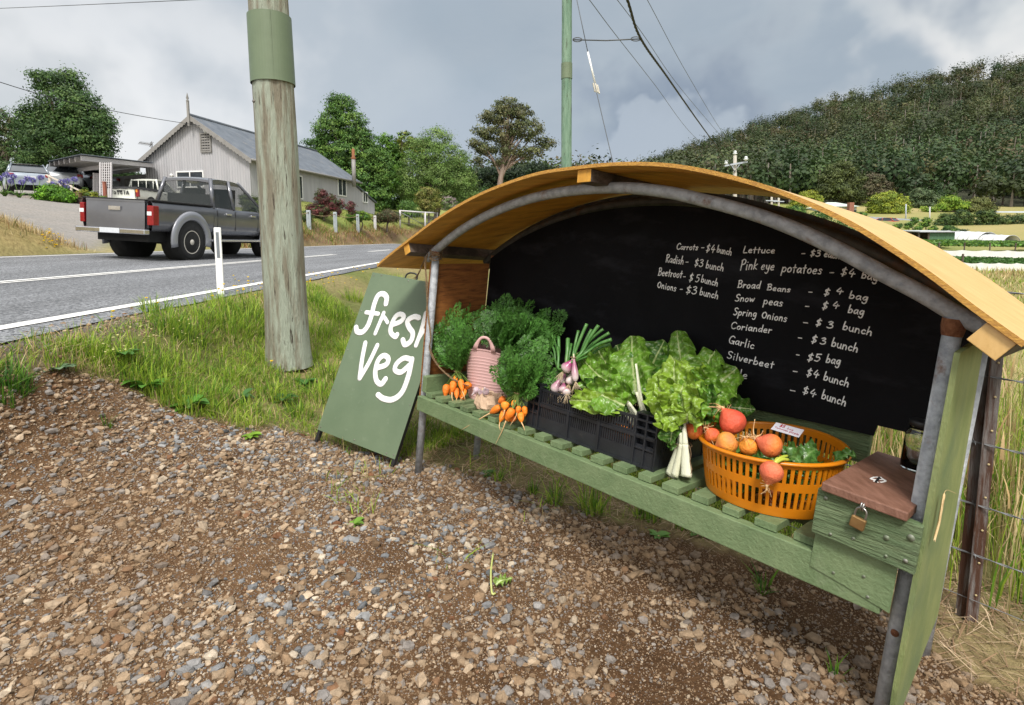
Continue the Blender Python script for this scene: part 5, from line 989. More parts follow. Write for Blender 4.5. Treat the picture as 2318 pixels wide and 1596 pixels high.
# ================================================================ grass
grass_m = leafmat('grass_blade', rough=.55, transl=.35, spec=.25)
def blades(name, x, y, z, H, W, col, lean=.5, bow=.6, label=None, cat='grass', az=None):
    n = len(x); a = rng.uniform(0, 2*np.pi, n) if az is None else az; ln = np.abs(rng.normal(0, lean, n))*H; d = np.stack([np.cos(a), np.sin(a), np.zeros(n)], -1); s = np.stack([-np.sin(a+rng.normal(0, .6, n)), np.cos(a), np.zeros(n)], -1)
    ts = np.array([0, .38, .72, 1.0]); ws = np.array([1, .9, .6, .08]); B_ = np.stack([x, y, z-.01], -1); P = np.zeros((n, 8, 3)); C_ = np.zeros((n, 8, 3))
    for k, (t, w_) in enumerate(zip(ts, ws)):
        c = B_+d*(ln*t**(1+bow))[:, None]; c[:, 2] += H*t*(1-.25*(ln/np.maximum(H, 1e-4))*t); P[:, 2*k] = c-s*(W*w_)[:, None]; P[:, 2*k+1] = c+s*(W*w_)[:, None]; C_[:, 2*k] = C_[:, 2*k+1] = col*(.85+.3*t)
    f = np.array([(0, 1, 3, 2), (2, 3, 5, 4), (4, 5, 7, 6)]); F_ = (f[None]+np.arange(n)[:, None, None]*8).reshape(-1, 4); return mass(name, P.reshape(-1, 3), F_, grass_m, C_.reshape(-1, 3), label=label, cat=cat, kind='stuff')
GC = dict(lime=V3((.29, .40, .045)), green=V3((.12, .24, .025)), deep=V3((.045, .12, .018)), straw=V3((.46, .345, .17)), pale=V3((.60, .48, .27)), olive=V3((.17, .19, .05)), rust=V3((.30, .16, .06)))
def mixcol(x, y, names, wts, sc=.9, seed=2):
    n = len(x); w_ = np.array(wts, float)[None]*np.exp(3.2*np.stack([fbm(x, y, sc, seed+i*3)-.5 for i in range(len(names))], -1)); w_ /= w_.sum(1, keepdims=True); u_ = rng.random(n)[:, None]; i = (u_ > np.cumsum(w_, 1)).sum(1).clip(0, len(names)-1); return np.array([GC[k] for k in names])[i]*rng.uniform(.7, 1.3, (n, 1))
def onverge(x, y, z): return (1-lot(x, y, z))*sst(-2.62, -2.35, x+.25*(fbm(x, y, 3, 4)-.5))
def notstall(x, y): d0, d1 = x-SO[0], y-SO[1]; return (d0*SU[0]+d1*SU[1], d0*SW[0]+d1*SW[1])
def dens1(x, y, z):
    u_, w_ = notstall(x, y); under = (u_ > -.25)*(u_ < 2.6)*(w_ > -.5)*(w_ < .62); base = onverge(x, y, z)*(.28+.72*np.clip(fbm(x, y, 2.2, 15)*3.2-1.1, 0, 1)); return np.where(under, .05*(fbm(x, y, 3, 8) > .52), base)*(w_ < 1.2)*(np.hypot(x+1.72, y-4.3) > .2)
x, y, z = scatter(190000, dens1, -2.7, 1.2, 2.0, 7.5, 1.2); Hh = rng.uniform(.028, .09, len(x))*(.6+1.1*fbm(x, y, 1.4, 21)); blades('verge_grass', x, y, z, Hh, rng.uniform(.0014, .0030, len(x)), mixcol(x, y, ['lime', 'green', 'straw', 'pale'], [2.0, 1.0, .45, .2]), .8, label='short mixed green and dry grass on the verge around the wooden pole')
x, y, z = scatter(70000, lambda x, y, z: onverge(x, y, z)*.9*(notstall(x, y)[1] < 1.4), -2.7, 5, 7.5, 30, 1.6); blades('verge_grass', x, y, z, rng.uniform(.08, .28, len(x)), rng.uniform(.004, .010, len(x)), mixcol(x, y, ['lime', 'straw', 'olive', 'green'], [1, .9, .6, .5]), .5, label='grass on the verge beyond the wooden pole')
# tufts
def tufts(name, centres, hr, nb, rad, cols, wts, label, W=(.0018, .0036), lean=.6):
    X, Y_, Hs, A_ = [], [], [], []
    for (cx, cy, s) in centres:
        n = int(nb*s); a = rng.uniform(0, 2*np.pi, n); r = rad*s*np.sqrt(rng.random(n)); X.append(cx+r*np.cos(a)); Y_.append(cy+r*np.sin(a)); Hs.append(rng.uniform(hr[0], hr[1], n)*s); A_.append(a+rng.normal(0, .5, n))
    X, Y_, Hs, A_ = map(np.concatenate, (X, Y_, Hs, A_)); blades(name, X, Y_, terr(X, Y_), Hs, rng.uniform(*W, len(X)), mixcol(X, Y_, cols, wts, 2), lean, .8, label=label, az=A_)
def gh2(px, py): q = ghit(px, py); return q[0], q[1]
tc_ = [(*gh2(px, py), s) for px, py, s in ((200, 800, .8), (240, 815, .9), (300, 850, 1.0), (350, 880, 1), (390, 900, 1.1), (440, 925, 1), (330, 830, 1.1), (400, 850, 1), (480, 900, 1), (520, 860, .9), (560, 930, .8), (380, 740, 1.2), (420, 760, 1.1), (460, 730, 1.2), (520, 745, 1.3), (560, 735, 1.4), (590, 720, 1.2), (350, 705, 1.), (500, 690, 1), (160, 790, .6), (730, 760, 1.3), (760, 720, 1.2), (740, 850, 1), (790, 800, 1.1), (620, 900, .9), (680, 940, .8), (720, 900, .9), (720, 690, 1.2), (800, 680, 1.2), (860, 650, 1.2), (900, 640, 1.2), (625, 825, .6), (650, 835, .5), (690, 828, .6), (712, 815, .7), (600, 812, .7))]
tufts('grass_tufts', tc_, (.06, .17), 120, .11, ['green', 'lime', 'deep'], [.9, 1.7, .15], 'taller tufts of bright green grass on the verge left of the stall')
tufts('grass_tufts', [(*gh2(px, py), s) for px, py, s in ((15, 860, 1.1), (-25, 880, 1.2), (40, 872, .6))], (.05, .11), 150, .085, ['deep', 'green'], [1, .6], 'dark green grass clump at the left edge of the gravel')
tufts('grass_tufts', [(*gh2(px, py), s) for px, py, s in ((1130, 1085, .5), (1205, 1115, .5), (1255, 1140, .75), (1330, 1150, .85), (1345, 1165, .7), (1450, 1170, .6), (1480, 1180, .6), (1540, 1195, .5), (1620, 1150, .5), (1800, 1190, .7), (1830, 1200, .6), (1010, 1010, .5), (1030, 990, .5), (960, 960, .4))], (.06, .20), 70, .055, ['green', 'lime', 'deep'], [1.2, .8, .4], 'small green grass tufts in the straw beneath the shelf of the stall')
tufts('grass_tufts', [(*gh2(px, py), s) for px, py, s in ((243, 965, .5), (1730, 1330, .55), (1725, 1345, .4), (790, 1030, .35), (1890, 1530, .4), (1980, 1240, .4))], (.08, .20), 34, .035, ['green', 'deep'], [1, .4], 'single green grass shoots coming up through the gravel')
# straw litter under and behind the stall
def dens2(x, y, z): u_, w_ = notstall(x, y); return (1-lot(x, y, z))*((u_ > -.4)*(u_ < 3.2)*(w_ > -.6)*(w_ < 1.1))*.95+(1-lot(x, y, z))*.06*(x > -2.4)
x, y, z = scatter(46000, dens2, -2.4, 3, .9, 4.6); n = len(x); Lg = rng.uniform(.03, .12, n); a = rng.uniform(0, 6.28, n); d = np.stack([np.cos(a), np.sin(a), rng.normal(.05, .22, n)], -1); s = np.stack([-np.sin(a), np.cos(a), np.zeros(n)], -1)*rng.uniform(.0007, .0017, (n, 1)); c = np.stack([x, y, z+rng.uniform(.001, .022, n)], -1)
P = np.stack([c-d*Lg[:, None]/2-s, c-d*Lg[:, None]/2+s, c+d*Lg[:, None]/2+s, c+d*Lg[:, None]/2-s], 1); col = np.array([(.44, .32, .20), (.55, .42, .28), (.34, .22, .13), (.25, .17, .10)])[rng.integers(0, 4, n)]*rng.uniform(.7, 1.2, (n, 1))
mass('straw_litter', P.reshape(-1, 3), np.arange(4*n).reshape(-1, 4), grass_m, np.repeat(col, 4, 0), label='dead cut grass lying under and behind the stall', cat='straw', kind='stuff')
# tall grass along the fence and in the paddock
def dens3(x, y, z): u_, w_ = notstall(x, y); return (w_ > .80)*(w_ < 3.2)*np.clip((w_-.75)*2.2, .15, 1)*(u_ > -1.5)*(.4+.6*(fbm(x, y, 2.2, 31) > .42))
x, y, z = scatter(95000, dens3, -.8, 7, .5, 6.5, 1.0); u_, w_ = notstall(x, y)
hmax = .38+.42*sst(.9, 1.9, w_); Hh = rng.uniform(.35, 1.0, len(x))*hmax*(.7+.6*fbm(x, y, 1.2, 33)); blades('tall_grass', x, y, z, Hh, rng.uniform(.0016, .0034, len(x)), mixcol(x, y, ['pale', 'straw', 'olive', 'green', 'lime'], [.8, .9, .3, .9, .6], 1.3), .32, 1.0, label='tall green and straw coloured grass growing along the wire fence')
# seed heads on the tall grass
x, y, z = scatter(9000, lambda x, y, z: dens3(x, y, z)*.8*(notstall(x, y)[1] > 1.0), -.8, 7, .5, 6.5); n = len(x); u_, w_ = notstall(x, y); H2 = (.40+.45*sst(.9, 1.9, w_))*rng.uniform(.8, 1.12, n); a = rng.uniform(0, 6.28, n)
blades('seed_heads', x+np.cos(a)*.03, y+np.sin(a)*.03, z+H2-.12, rng.uniform(.10, .18, n), rng.uniform(.003, .0065, n), np.array([(.50, .35, .17), (.62, .47, .26), (.42, .27, .13)])[rng.integers(0, 3, n)]*rng.uniform(.8, 1.2, (n, 1)), .35, 1, label='golden seed heads standing above the tall fence grass', cat='seed heads')
def dens4(x, y, z): u_, w_ = notstall(x, y); return (w_ > 2.6)*(x > 1.5)*.8
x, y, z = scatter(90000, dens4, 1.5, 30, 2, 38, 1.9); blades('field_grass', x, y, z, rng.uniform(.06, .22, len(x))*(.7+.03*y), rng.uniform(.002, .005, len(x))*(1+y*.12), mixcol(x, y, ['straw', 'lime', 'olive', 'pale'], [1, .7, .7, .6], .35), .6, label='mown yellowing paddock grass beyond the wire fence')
# dry grass on the road bank across the road
def dens5(x, y, z): return sst(-8.98, -9.2, x)*sst(12.4, 11.4, y-.25*(x+9))*.95
x, y, z = scatter(60000, dens5, -17, -8.9, 5, 13, 1.0); blades('bank_grass', x, y, z, rng.uniform(.06, .26, len(x)), rng.uniform(.003, .006, len(x)), mixcol(x, y, ['straw', 'pale', 'olive', 'rust'], [1.4, 1.1, .3, .3], .8), .6, label='dry straw coloured grass on the bank across the road')
def dens6(x, y, z): x = x-road_sh(y); return sst(-8.85, -9.05, x)*sst(-10.4, -9.9, x)*(.25+.75*(fbm(x, y, .9, 41) > .55))*sst(18, 19, y)
x, y, z = scatter(90000, dens6, -10.5, -3, 18, 58, 1.3); blades('bank_grass', x, y, z, rng.uniform(.08, .35, len(x)), rng.uniform(.006, .014, len(x)), mixcol(x, y, ['rust', 'straw', 'green', 'olive'], [1, 1, .5, .6], .6), .7, label='rough brown grass on the cut bank below the house')
def dens7(x, y, z): return sst(-9.9, -10.3, x-road_sh(y))*(x/y > -.48)*(y > 19)
x, y, z = scatter(40000, dens7, -18, -6, 19, 56, 1.2); blades('lawn_grass', x, y, z, rng.uniform(.03, .08, len(x)), rng.uniform(.008, .016, len(x)), mixcol(x, y, ['lime', 'olive', 'green'], [1, .8, .5], .5), .5, label='short lawn grass below the corrugated house')
# flowers: small yellow dandelion heads, cream blossoms
def flowers(name, pts, r, col, label, stem=.12):
    vs, fs, cs = [], [], []
    for (px, py, n, sx, sy) in pts:
        for _ in range(n):
            q = ghit(px+rng.normal(0, sx), py+rng.normal(0, sy)); hh = stem*rng.uniform(.6, 1.2); i = len(vs); c = q+V3((rng.normal(0, .02), rng.normal(0, .02), hh)); rr_ = r*rng.uniform(.7, 1.2)*max(1, q[1]/7)
            for k in range(6): vs.append(c+V3((math.cos(k*1.047)*rr_, math.sin(k*1.047)*rr_, .2*rr_*(k % 2))))
            vs.append(c+V3((0, 0, -.6*rr_))); vs.append(c+V3((0, 0, .5*rr_)))
            for k in range(6): fs.append((i+k, i+(k+1) % 6, i+7)); fs.append((i+(k+1) % 6, i+k, i+6))
            cs += [col*rng.uniform(.85, 1.1)]*8
            j = len(vs); w_ = .0012*max(1, q[1]/5); vs += [q+V3((-w_, 0, 0)), q+V3((w_, 0, 0)), c+V3((0, w_*.2, -.3*rr_))]; fs.append((j, j+1, j+2)); cs += [GC['green']]*3
    mass(name, np.array(vs), np.array(fs), grass_m, np.array(cs), label=label, cat='flowers', kind='stuff')
flowers('dandelions', [(560, 665, 12, 30, 8), (580, 680, 8, 25, 8), (735, 650, 16, 18, 8), (720, 640, 8, 25, 6), (770, 645, 4, 25, 8), (880, 612, 9, 30, 5), (820, 625, 5, 30, 6), (505, 680, 3, 6, 6), (615, 855, 1, 1, 1), (440, 705, 3, 40, 6), (270, 740, 2, 15, 4)], .011, V3((.85, .62, .01)), 'yellow dandelion flowers scattered along the roadside grass')
flowers('cream_flowers', [(260, 830, 14, 30, 14), (300, 800, 10, 40, 12), (340, 790, 8, 40, 14), (420, 800, 8, 30, 12), (400, 770, 6, 40, 10), (250, 850, 6, 20, 8)], .006, V3((.80, .74, .38)), 'small cream coloured flowers in the weeds at the edge of the gravel')
flowers('bank_flowers', [(115, 545, 14, 15, 10), (130, 560, 8, 12, 8), (100, 530, 3, 25, 6)], .014, V3((.85, .62, .01)), 'yellow flowers on the dry bank across the road')
# broad leaved weeds
weed_m = leafmat('weed_leaf', rough=.45, transl=.25)
def weed(px, py, n, r, col, label, name='weed', up=.35, cat='weed', grp=None):
    q = ghit(px, py); t = thing(name, label, cat, tuple(q), grp); mb = MB(); rr_ = random.Random(int(px*7+py))
    for k in range(n):
        a = k*2.4+rr_.uniform(-.4, .4); L_2 = r*rr_.uniform(.55, 1.1); d = V3((math.cos(a), math.sin(a), 0)); s = V3((-math.sin(a), math.cos(a), 0)); el = up*rr_.uniform(.4, 1.6); rows = []; w_ = L_2*rr_.uniform(.20, .32)
        for t_ in np.linspace(0, 1, 7):
            c = q+d*L_2*t_+V3((0, 0, .004+L_2*(el*t_-el*.7*t_*t_))); ww = w_*math.sin(math.pi*min(1, t_*.95+.04))**.8*(1+.12*math.sin(t_*20+k)); rows.append([c-s*ww+V3((0, 0, ww*.25)), c, c+s*ww+V3((0, 0, ww*.25))])
        mb.grid(rows, col=V3(col)*rr_.uniform(.75, 1.25))
    mb.build('leaves', weed_m, t); mb = MB(); mb.tube([q-V3((0, 0, .02)), q+V3((0, 0, .006))], .004, 6); mb.build('crown', root_m, t); return t
weed(565, 990, 16, .065, (.17, .30, .025), 'bright lime green lettuce like weed on the gravel left of the sign', up=.5)
weed(800, 1190, 7, .05, (.14, .26, .03), 'small pale green seedling alone in the middle of the gravel', up=.6)
weed(640, 1040-130, 14, .10, (.05, .13, .025), 'dark leafy bramble weed at the gravel edge below the wooden pole', up=.7)
weed(545, 905, 16, .11, (.045, .12, .025), 'dark green nettle like weed between the grass and the gravel', up=.8)
weed(270, 812, 18, .13, (.07, .19, .025), 'broad leaved dock plant among the cream flowers at the gravel edge', up=.9)
weed(1100, 1075, 13, .06, (.07, .16, .03), 'low rosette weed beside the front leg under the shelf', up=.3)
weed(1590, 1205, 12, .07, (.10, .22, .03), 'flat green rosette weed beneath the middle of the front rail', up=.25)
weed(1490, 1215, 10, .05, (.10, .22, .03), 'small leafy weed on the gravel edge below the black crate', up=.3)
weed(130, 835, 14, .09, (.14, .22, .12), 'grey green clover patch at the far left edge of the gravel', up=.2)
weed(430, 925, 15, .12, (.08, .21, .025), 'broad green weed where the gravel edge bends towards the sign', up=.8)
weed(330, 880, 16, .13, (.09, .23, .03), 'lush leafy weed below the cream flowers at the gravel edge', up=.8)
weed(690, 870, 13, .10, (.06, .16, .03), 'dark leafy weed in the grass between wooden pole and sign', up=.8)
# a dropped stalk and leaf on the gravel
q = ghit(1113, 1350); q1 = ghit(1116, 1262); st = thing('plant_stalk', 'pale green cut stalk lying on the gravel in the foreground', 'plant stalk', tuple(q)); mb = MB(); mb.tube(smooth_path([q+V3((.012, 0, .012)), q+V3((0, 0, .016)), (q+q1)/2+V3((-.006, 0, .018)), q1+V3((0, 0, .018))], 5), .0038, 7); mb.build('stem', pm('pale_stalk', (.42, .46, .13), (.52, .54, .22), scale=20, rough=.5), st); 
q = ghit(1140, 1327); lf = thing('fallen_leaf', 'torn light green leaf lying on the gravel beside the cut stalk', 'leaf', tuple(q)); leaf(lf, q+V3((-.03, -.01, .014)), q+V3((0, 0, .032)), q+V3((.03, .02, .016)), .035, V3((.1, -.3, 1)), random.Random(3), (.22, .34, .05), ns=20, nw=11)
# ================================================================ wooden pole
polem = pm('mossy_pole_wood', (.25, .225, .165), (.39, .43, .345), scale=5.0, rough=.9, bump=1.6, bscale=26, stretch=(3.5, 3.5, .34), lo=.42, hi=.56, detail=12, c3=(.075, .06, .042), s3=15, lo3=.60, hi3=.64, stretch3=(3.2, 3.2, .26))
polem2 = pm('green_pole_wood', (.10, .185, .125), (.20, .30, .22), scale=4, rough=.9, bump=.8, bscale=14, stretch=(3, 3, .4), c3=(.045, .05, .03), s3=7, lo3=.55, hi3=.66, stretch3=(3, 3, .3))
bandm = pm('green_metal_band', (.125, .165, .098), (.145, .19, .115), scale=3, rough=.42, bump=.12, bscale=5, spec=.5)
def pole(name, label, base, top, r0, r1, mat, band, rough=1.0, grp=None, bandmat=None):
    t = thing(name, label, 'pole', tuple(base), grp); mb = MB(); ax = top-base; Lp = np.linalg.norm(ax); ax = ax/Lp; a = nrm(np.cross(ax, (0, 1, 0))); b_ = np.cross(ax, a); nh, na = int(90*max(1, rough)), 40; P = []
    for i in range(nh+1):
        s = i/nh; row = []
        for j in range(na+1):
            th = 2*math.pi*j/na; r = r0+(r1-r0)*s; n_ = mnoise.noise(Vector((math.cos(th)*4, math.sin(th)*4, s*Lp*.7)))*.010+mnoise.noise(Vector((math.cos(th)*11, math.sin(th)*11, s*Lp*1.6)))*.007-.016*max(0, mnoise.noise(Vector((math.cos(th)*9+5, math.sin(th)*9, s*Lp*.5)))-.42)*2.2
            row.append(base+ax*(s*Lp)+(a*math.cos(th)+b_*math.sin(th))*(r+n_*rough*(r0/.17)+.02*math.exp(-s*Lp*6)))
        P.append(row)
    mb.grid(P, flip=True); mb.add([p for p in P[-1][:-1]], [tuple(range(na))]); mb.build('shaft', mat, t)
    for (h0, h1) in band:
        mb = MB(); f = lambda hh: r0+(r1-r0)*hh/Lp+.012*(r0/.17)
        mb.lathe([(f(h0), h0), (f(h0)+.002, h0), (f(h1)+.002, h1), (f(h1), h1)], base, 48, ax, smooth=False)
        s_ = nrm(-b_*1.0-a*.45) if b_[1] > 0 else nrm(b_-a*.45); mb.obox(base+ax*(h0+h1)/2+s_*(f((h0+h1)/2)+.0035), nrm(np.cross(ax, s_))*.006, s_*.004, ax*(h1-h0)); mb.build('metal_band', bandmat or bandm, t)
    return t, ax, Lp
pb_ = ghit(655, 822); pb_ = at(655, 822, 4.28); pb_[2] = min(pb_[2], tz(pb_[0], pb_[1]))-.02
ptop = at(607, 0, 4.28); axd = ptop-pb_; ptop2 = pb_+axd*2.3; H1_ = np.linalg.norm(axd)
def hpole(py): return H1_*(822-py)/822.
pole_r = (.158, .112)
p1, ax1, Lp1 = pole('utility_pole', 'thick weathered timber pole with flaking pale green surface and a green metal band', pb_, ptop2, pole_r[0], pole_r[1], polem, [(hpole(180), hpole(36))])
mb = MB(); q = at(573, 228, 4.13); mb.lathe([(.0005, 0), (.010, 0), (.012, .004), (.012, .010), (.0005, .012)], q+V3((0, .02, 0)), 12, V3((-.5, -1, 0))); mb.build('bolt', screw_m, p1)
p2b = at(1281, 600, 14.7); p2b[2] = tz(p2b[0], p2b[1])-.1; p2t = at(1284, -330, 14.7)
p2, ax2, Lp2 = pole('utility_pole', 'thin green stained pole with a small metal band rising behind the stall roof', p2b, p2t, .142, .118, polem2, [(np.linalg.norm(at(1281, 179, 14.7)-p2b), np.linalg.norm(at(1281, 144, 14.7)-p2b))], .6)
# guide post
gpB = at(502, 702, 5.25); gpB[2] = tz(gpB[0], gpB[1])-.03; gpT = at(503, 515, 5.25); gt = thing('guide_post', 'white roadside guide post with a grey reflector near its top', 'guide post', tuple(gpB))
whp = pm('white_plastic', (.80, .80, .80), (.74, .74, .73), scale=8, rough=.5, c3=(.5, .48, .42), s3=6, lo3=.66, hi3=.8)
hh = gpT[2]-gpB[2]; mb = MB(); mb.obox(gpB+V3((0, 0, hh/2)), (.062, .012, 0), (-.008, .022, 0), (.003, 0, hh)); mb.build('post', whp, gt, bevel=.006)
mb = MB(); mb.obox(gpB+V3((.004, -.0125, hh*.755)), (.026, .004, 0), (-.0002, .002, 0), (0, 0, hh*.36)); mb.build('reflector', pm('grey_reflector', (.16, .18, .20), (.22, .24, .26), scale=90, rough=.25, metal=.3), gt)
# ================================================================ wire fence
rustp = pm('rusty_picket', (.13, .115, .11), (.22, .20, .19), scale=7, rough=.7, metal=.25, bump=.4, bscale=40, stretch=(4, 4, .8), c3=(.075, .032, .018), s3=6, lo3=.44, hi3=.56, stretch3=(6, 6, .5))
FB = ghit(2186, 1402); FT = at(2258, 650, FB[1]+.03); fp = thing('fence_post', 'rusty steel star picket behind the near end of the stall', 'fence post', tuple(FB), 'steel pickets of the wire fence')
def picket(t, base, top):
    ax = nrm(top-base); v_ = nrm(V3((-base[0], -base[1], 0))); s_ = nrm(np.cross(ax, v_)); mb = MB(); H_ = top-base; b0 = base-ax*.05
    mb.obox(b0+H_/2+s_*.0145-v_*.004, s_*.028-v_*.010, v_*.004+s_*.001, H_+ax*.05); mb.obox(b0+H_/2-s_*.0145-v_*.004, s_*.028+v_*.010, v_*.004, H_+ax*.05); mb.obox(b0+H_/2+v_*.010, s_*.0045, v_*.022, H_+ax*.05-ax*.01); mb.build('shaft', rustp, t)
    for k in range(9): mb = MB(); mb.lathe([(.0035, 0), (.0035, .0012), (.0003, .0012)], b0+H_*(.13+.1*k)+s_*.018+v_*-.0005, 8, v_+s_*.3); mb.build('wire_hole', pm('hole_pale', (.45, .36, .2), (.5, .4, .2), rough=.8), t)
picket(fp, FB, FT)
FD = nrm(V3((SU[0], SU[1], -.035)))
for k, dd in enumerate((-2.3,)):
    b_ = FB+FD*dd; b_[2] = tz(b_[0], b_[1]); t = thing('fence_post', ['steel picket hidden mostly behind the chalkboard, second along the wire fence', 'steel picket behind the far end of the stall, third along the wire fence', 'steel picket beyond the far end of the stall, farthest along the wire fence'][k], 'fence post', tuple(b_), 'steel pickets of the wire fence'); picket(t, b_, b_+V3((0, 0, 1.02)))
wire_m = pm('wire_steel', (.16, .17, .18), (.26, .27, .28), scale=50, rough=.5, metal=.6)
for k, (py, barb) in enumerate(((660, 1), (847, 1), (997, 1), (1134, 1), (1245, 1), (1350, 0))):
    f_ = (1402-py)/(1402-650); c = FB+(FT-FB)*f_-V3((0, .006, 0)); mb = MB(); ss = np.linspace(-2.4, 2.4, 160)
    if barb:
        for ph in (0, math.pi): mb.tube([c+FD*s+V3((0, 0, 1))*(.0022*math.sin(s*150+ph)+.012*math.sin(s*1.9+k)*.3)+np.cross(FD, (0, 0, 1))*.0022*math.cos(s*150+ph) for s in ss], .0018, 4)
        for s in np.arange(-2.35, 2.4, .115):
            q = c+FD*(s+.013*k)+V3((0, 0, .0036*math.sin(s*1.9+k)))
            for ph in (0, 1.6, 3.14, 4.7): e = np.cross(FD, (0, 0, 1))*math.cos(ph+s*9)+V3((0, 0, 1))*math.sin(ph+s*9); mb.tube([q-e*.003, q+e*.013+FD*.004*(-1)**int(ph)], [.0018, .0006], 4)
    else: mb.tube([c+FD*s for s in ss[::6]], .0014, 4)
    mb.build('barbed_wire' if barb else 'plain_wire', wire_m, origin=tuple(c), label=['topmost barbed wire strand, level with the picket top', 'second barbed wire strand from the top of the fence', 'third barbed wire strand, midway down the rusty picket', 'fourth barbed wire strand, below the middle of the picket', 'lowest barbed wire strand of the fence', 'plain thin wire nearest the ground under the barbed strands'][k], cat='wire', group='wires of the paddock fence')
# ================================================================ trees
tree_m = leafmat('tree_leaf', rough=.55, transl=.22, spec=.25)
bark_m = pm('bark', (.10, .075, .055), (.19, .15, .12), scale=4, rough=.95, bump=.5, stretch=(3, 3, .6)); gumbark = pm('gum_bark', (.30, .235, .19), (.20, .13, .10), scale=3, rough=.8, stretch=(2, 2, .5))
def pxr(cx, cy, rx, ry, Y, dj=0):
    c = at(cx, cy, Y+dj); k = Y/CF; return c, rx*k, ry*k
def crown(name, parent, ells, Y, n, ls, cols, rr_, shell=.55, per=26, droop=0, aspect=.55, csp=.11):
    n = int(n*2.6); ls = ls*.56; per = int(per*1.9)
    """leaf clusters filling ellipsoids given where the photo shows the crown"""
    cen, wts = [], np.array([e[2]*e[3] for e in ells], float)**.9; wts /= wts.sum(); g = np.random.default_rng(rr_); ei = g.choice(len(ells), n//per, p=wts); v = g.normal(size=(len(ei), 3)); v /= np.linalg.norm(v, axis=1)[:, None]; rad = (g.random(len(ei))**(1/3.))*(1-shell)+shell*g.random(len(ei))**.35
    E_ = [pxr(e[0], e[1], e[2], e[3], Y, e[4] if len(e) > 4 else 0) for e in ells]; C0 = np.array([E_[i][0] for i in ei]); Rx = np.array([E_[i][1] for i in ei]); Rz = np.array([E_[i][2] for i in ei]); Dp = np.minimum(Rx*1.0, np.maximum(Rx, Rz)); c = C0+v*rad[:, None]*np.stack([Rx, Dp*.9, Rz], -1)
    m_ = len(c); crad = csp*np.median(Rx)*g.uniform(.6, 1.7, m_)+ls*.6; ccol = np.array(cols)[g.integers(0, len(cols), m_)]*g.uniform(.6, 1.4, (m_, 1))
    P = np.repeat(c, per, 0)+g.normal(0, .62, (m_*per, 3))*np.repeat(crad, per)[:, None]*np.array([1.15, 1.15, .65]); N_ = len(P); nv_ = np.repeat(v, per, 0)*.7+(P-np.repeat(c, per, 0))/np.repeat(crad, per)[:, None]*.7+g.normal(0, .55, (N_, 3))+np.array([0, 0, .35]); nv_ /= np.linalg.norm(nv_, axis=1)[:, None]; a = g.normal(size=(N_, 3)); a[:, 2] -= droop; a -= nv_*(a*nv_).sum(1)[:, None]; a /= np.linalg.norm(a, axis=1)[:, None]; b = np.cross(nv_, a)
    l = ls*g.uniform(.6, 1.3, N_)[:, None]; Q = np.stack([P-a*l*.5, P+b*l*.5*aspect+a*l*.08, P+a*l*.5, P-b*l*.5*aspect+a*l*.08], 1); col = np.repeat(ccol, per, 0)*g.uniform(.75, 1.25, (N_, 1))
    return mass(name, Q.reshape(-1, 3), np.arange(4*N_).reshape(-1, 4), tree_m, np.repeat(col, 4, 0), parent), c
def tree(name, label, ells, Y, basepx, n, ls, cols, seed, trunk_r=.25, group=None, limbs=14, bm=None, cat='tree', per=26, tp=None, **k):
    b = at(basepx[0], basepx[1], Y); b[2] = (max(b[2]-.6, min(tz(b[0], b[1]), b[2])) if Y < 118 else b[2])-.1; t = thing(name, label, cat, tuple(b), group); cr, cen = crown('crown', t, ells, Y, n, ls, cols, seed, per=per, **k); rr_ = random.Random(seed)
    mb = MB(); big = max(ells, key=lambda e: e[2]*e[3]); hub = at(tp[0], tp[1], Y) if tp else at(big[0]*.6+basepx[0]*.4, big[1]+big[3]*.35, Y); mb.tube(smooth_path([b, (b+hub)/2+V3((rr_.uniform(-.2, .2), 0, 0)), hub], 5), np.linspace(trunk_r, trunk_r*.62, 11), 8)
    for i in range(limbs):
        e = cen[rr_.randrange(len(cen))]; st = b+(hub-b)*rr_.uniform(.55, 1); mb.tube(smooth_path([st, (st+e)/2+V3((rr_.uniform(-.3, .3), rr_.uniform(-.3, .3), rr_.uniform(0, .4))), e], 4), np.linspace(trunk_r*.42, trunk_r*.06, 9), 5)
    mb.build('trunk', bm or bark_m, t); return t
DK = [(.045, .095, .026), (.060, .12, .032), (.035, .075, .022), (.09, .15, .042)]
MD = [(.07, .15, .03), (.10, .19, .04), (.05, .115, .026), (.13, .22, .045)]
LT = [(.12, .20, .045), (.15, .24, .06), (.085, .16, .035), (.19, .27, .08)]
YL = [(.22, .27, .03), (.30, .32, .04), (.15, .21, .03)]
GU = [(.10, .115, .045), (.13, .14, .06), (.075, .095, .04), (.15, .145, .07)]
YG = [(.18, .28, .03), (.12, .22, .025), (.24, .33, .04)]
tree('broad_tree', 'large dark green tree rising behind the parked silver cars', [(150, 190, 38, 34), (95, 185, 28, 25), (160, 245, 72, 45), (85, 270, 42, 40), (215, 300, 42, 45), (150, 320, 95, 40), (225, 345, 38, 22), (75, 330, 35, 35), (130, 360, 90, 18), (185, 275, 62, 50), (120, 290, 65, 50)], 44, (150, 430), 21000, .34, DK, 1, .40, limbs=40, tp=(150, 300))
tree('broad_tree', 'thin leaved tree at the far left edge with sky showing through', [(5, 285, 28, 38), (38, 330, 22, 45), (-10, 340, 30, 40), (15, 390, 50, 22), (45, 290, 12, 20)], 52, (25, 440), 4200, .36, DK[:2]+GU[:2], 2, .25, limbs=26)
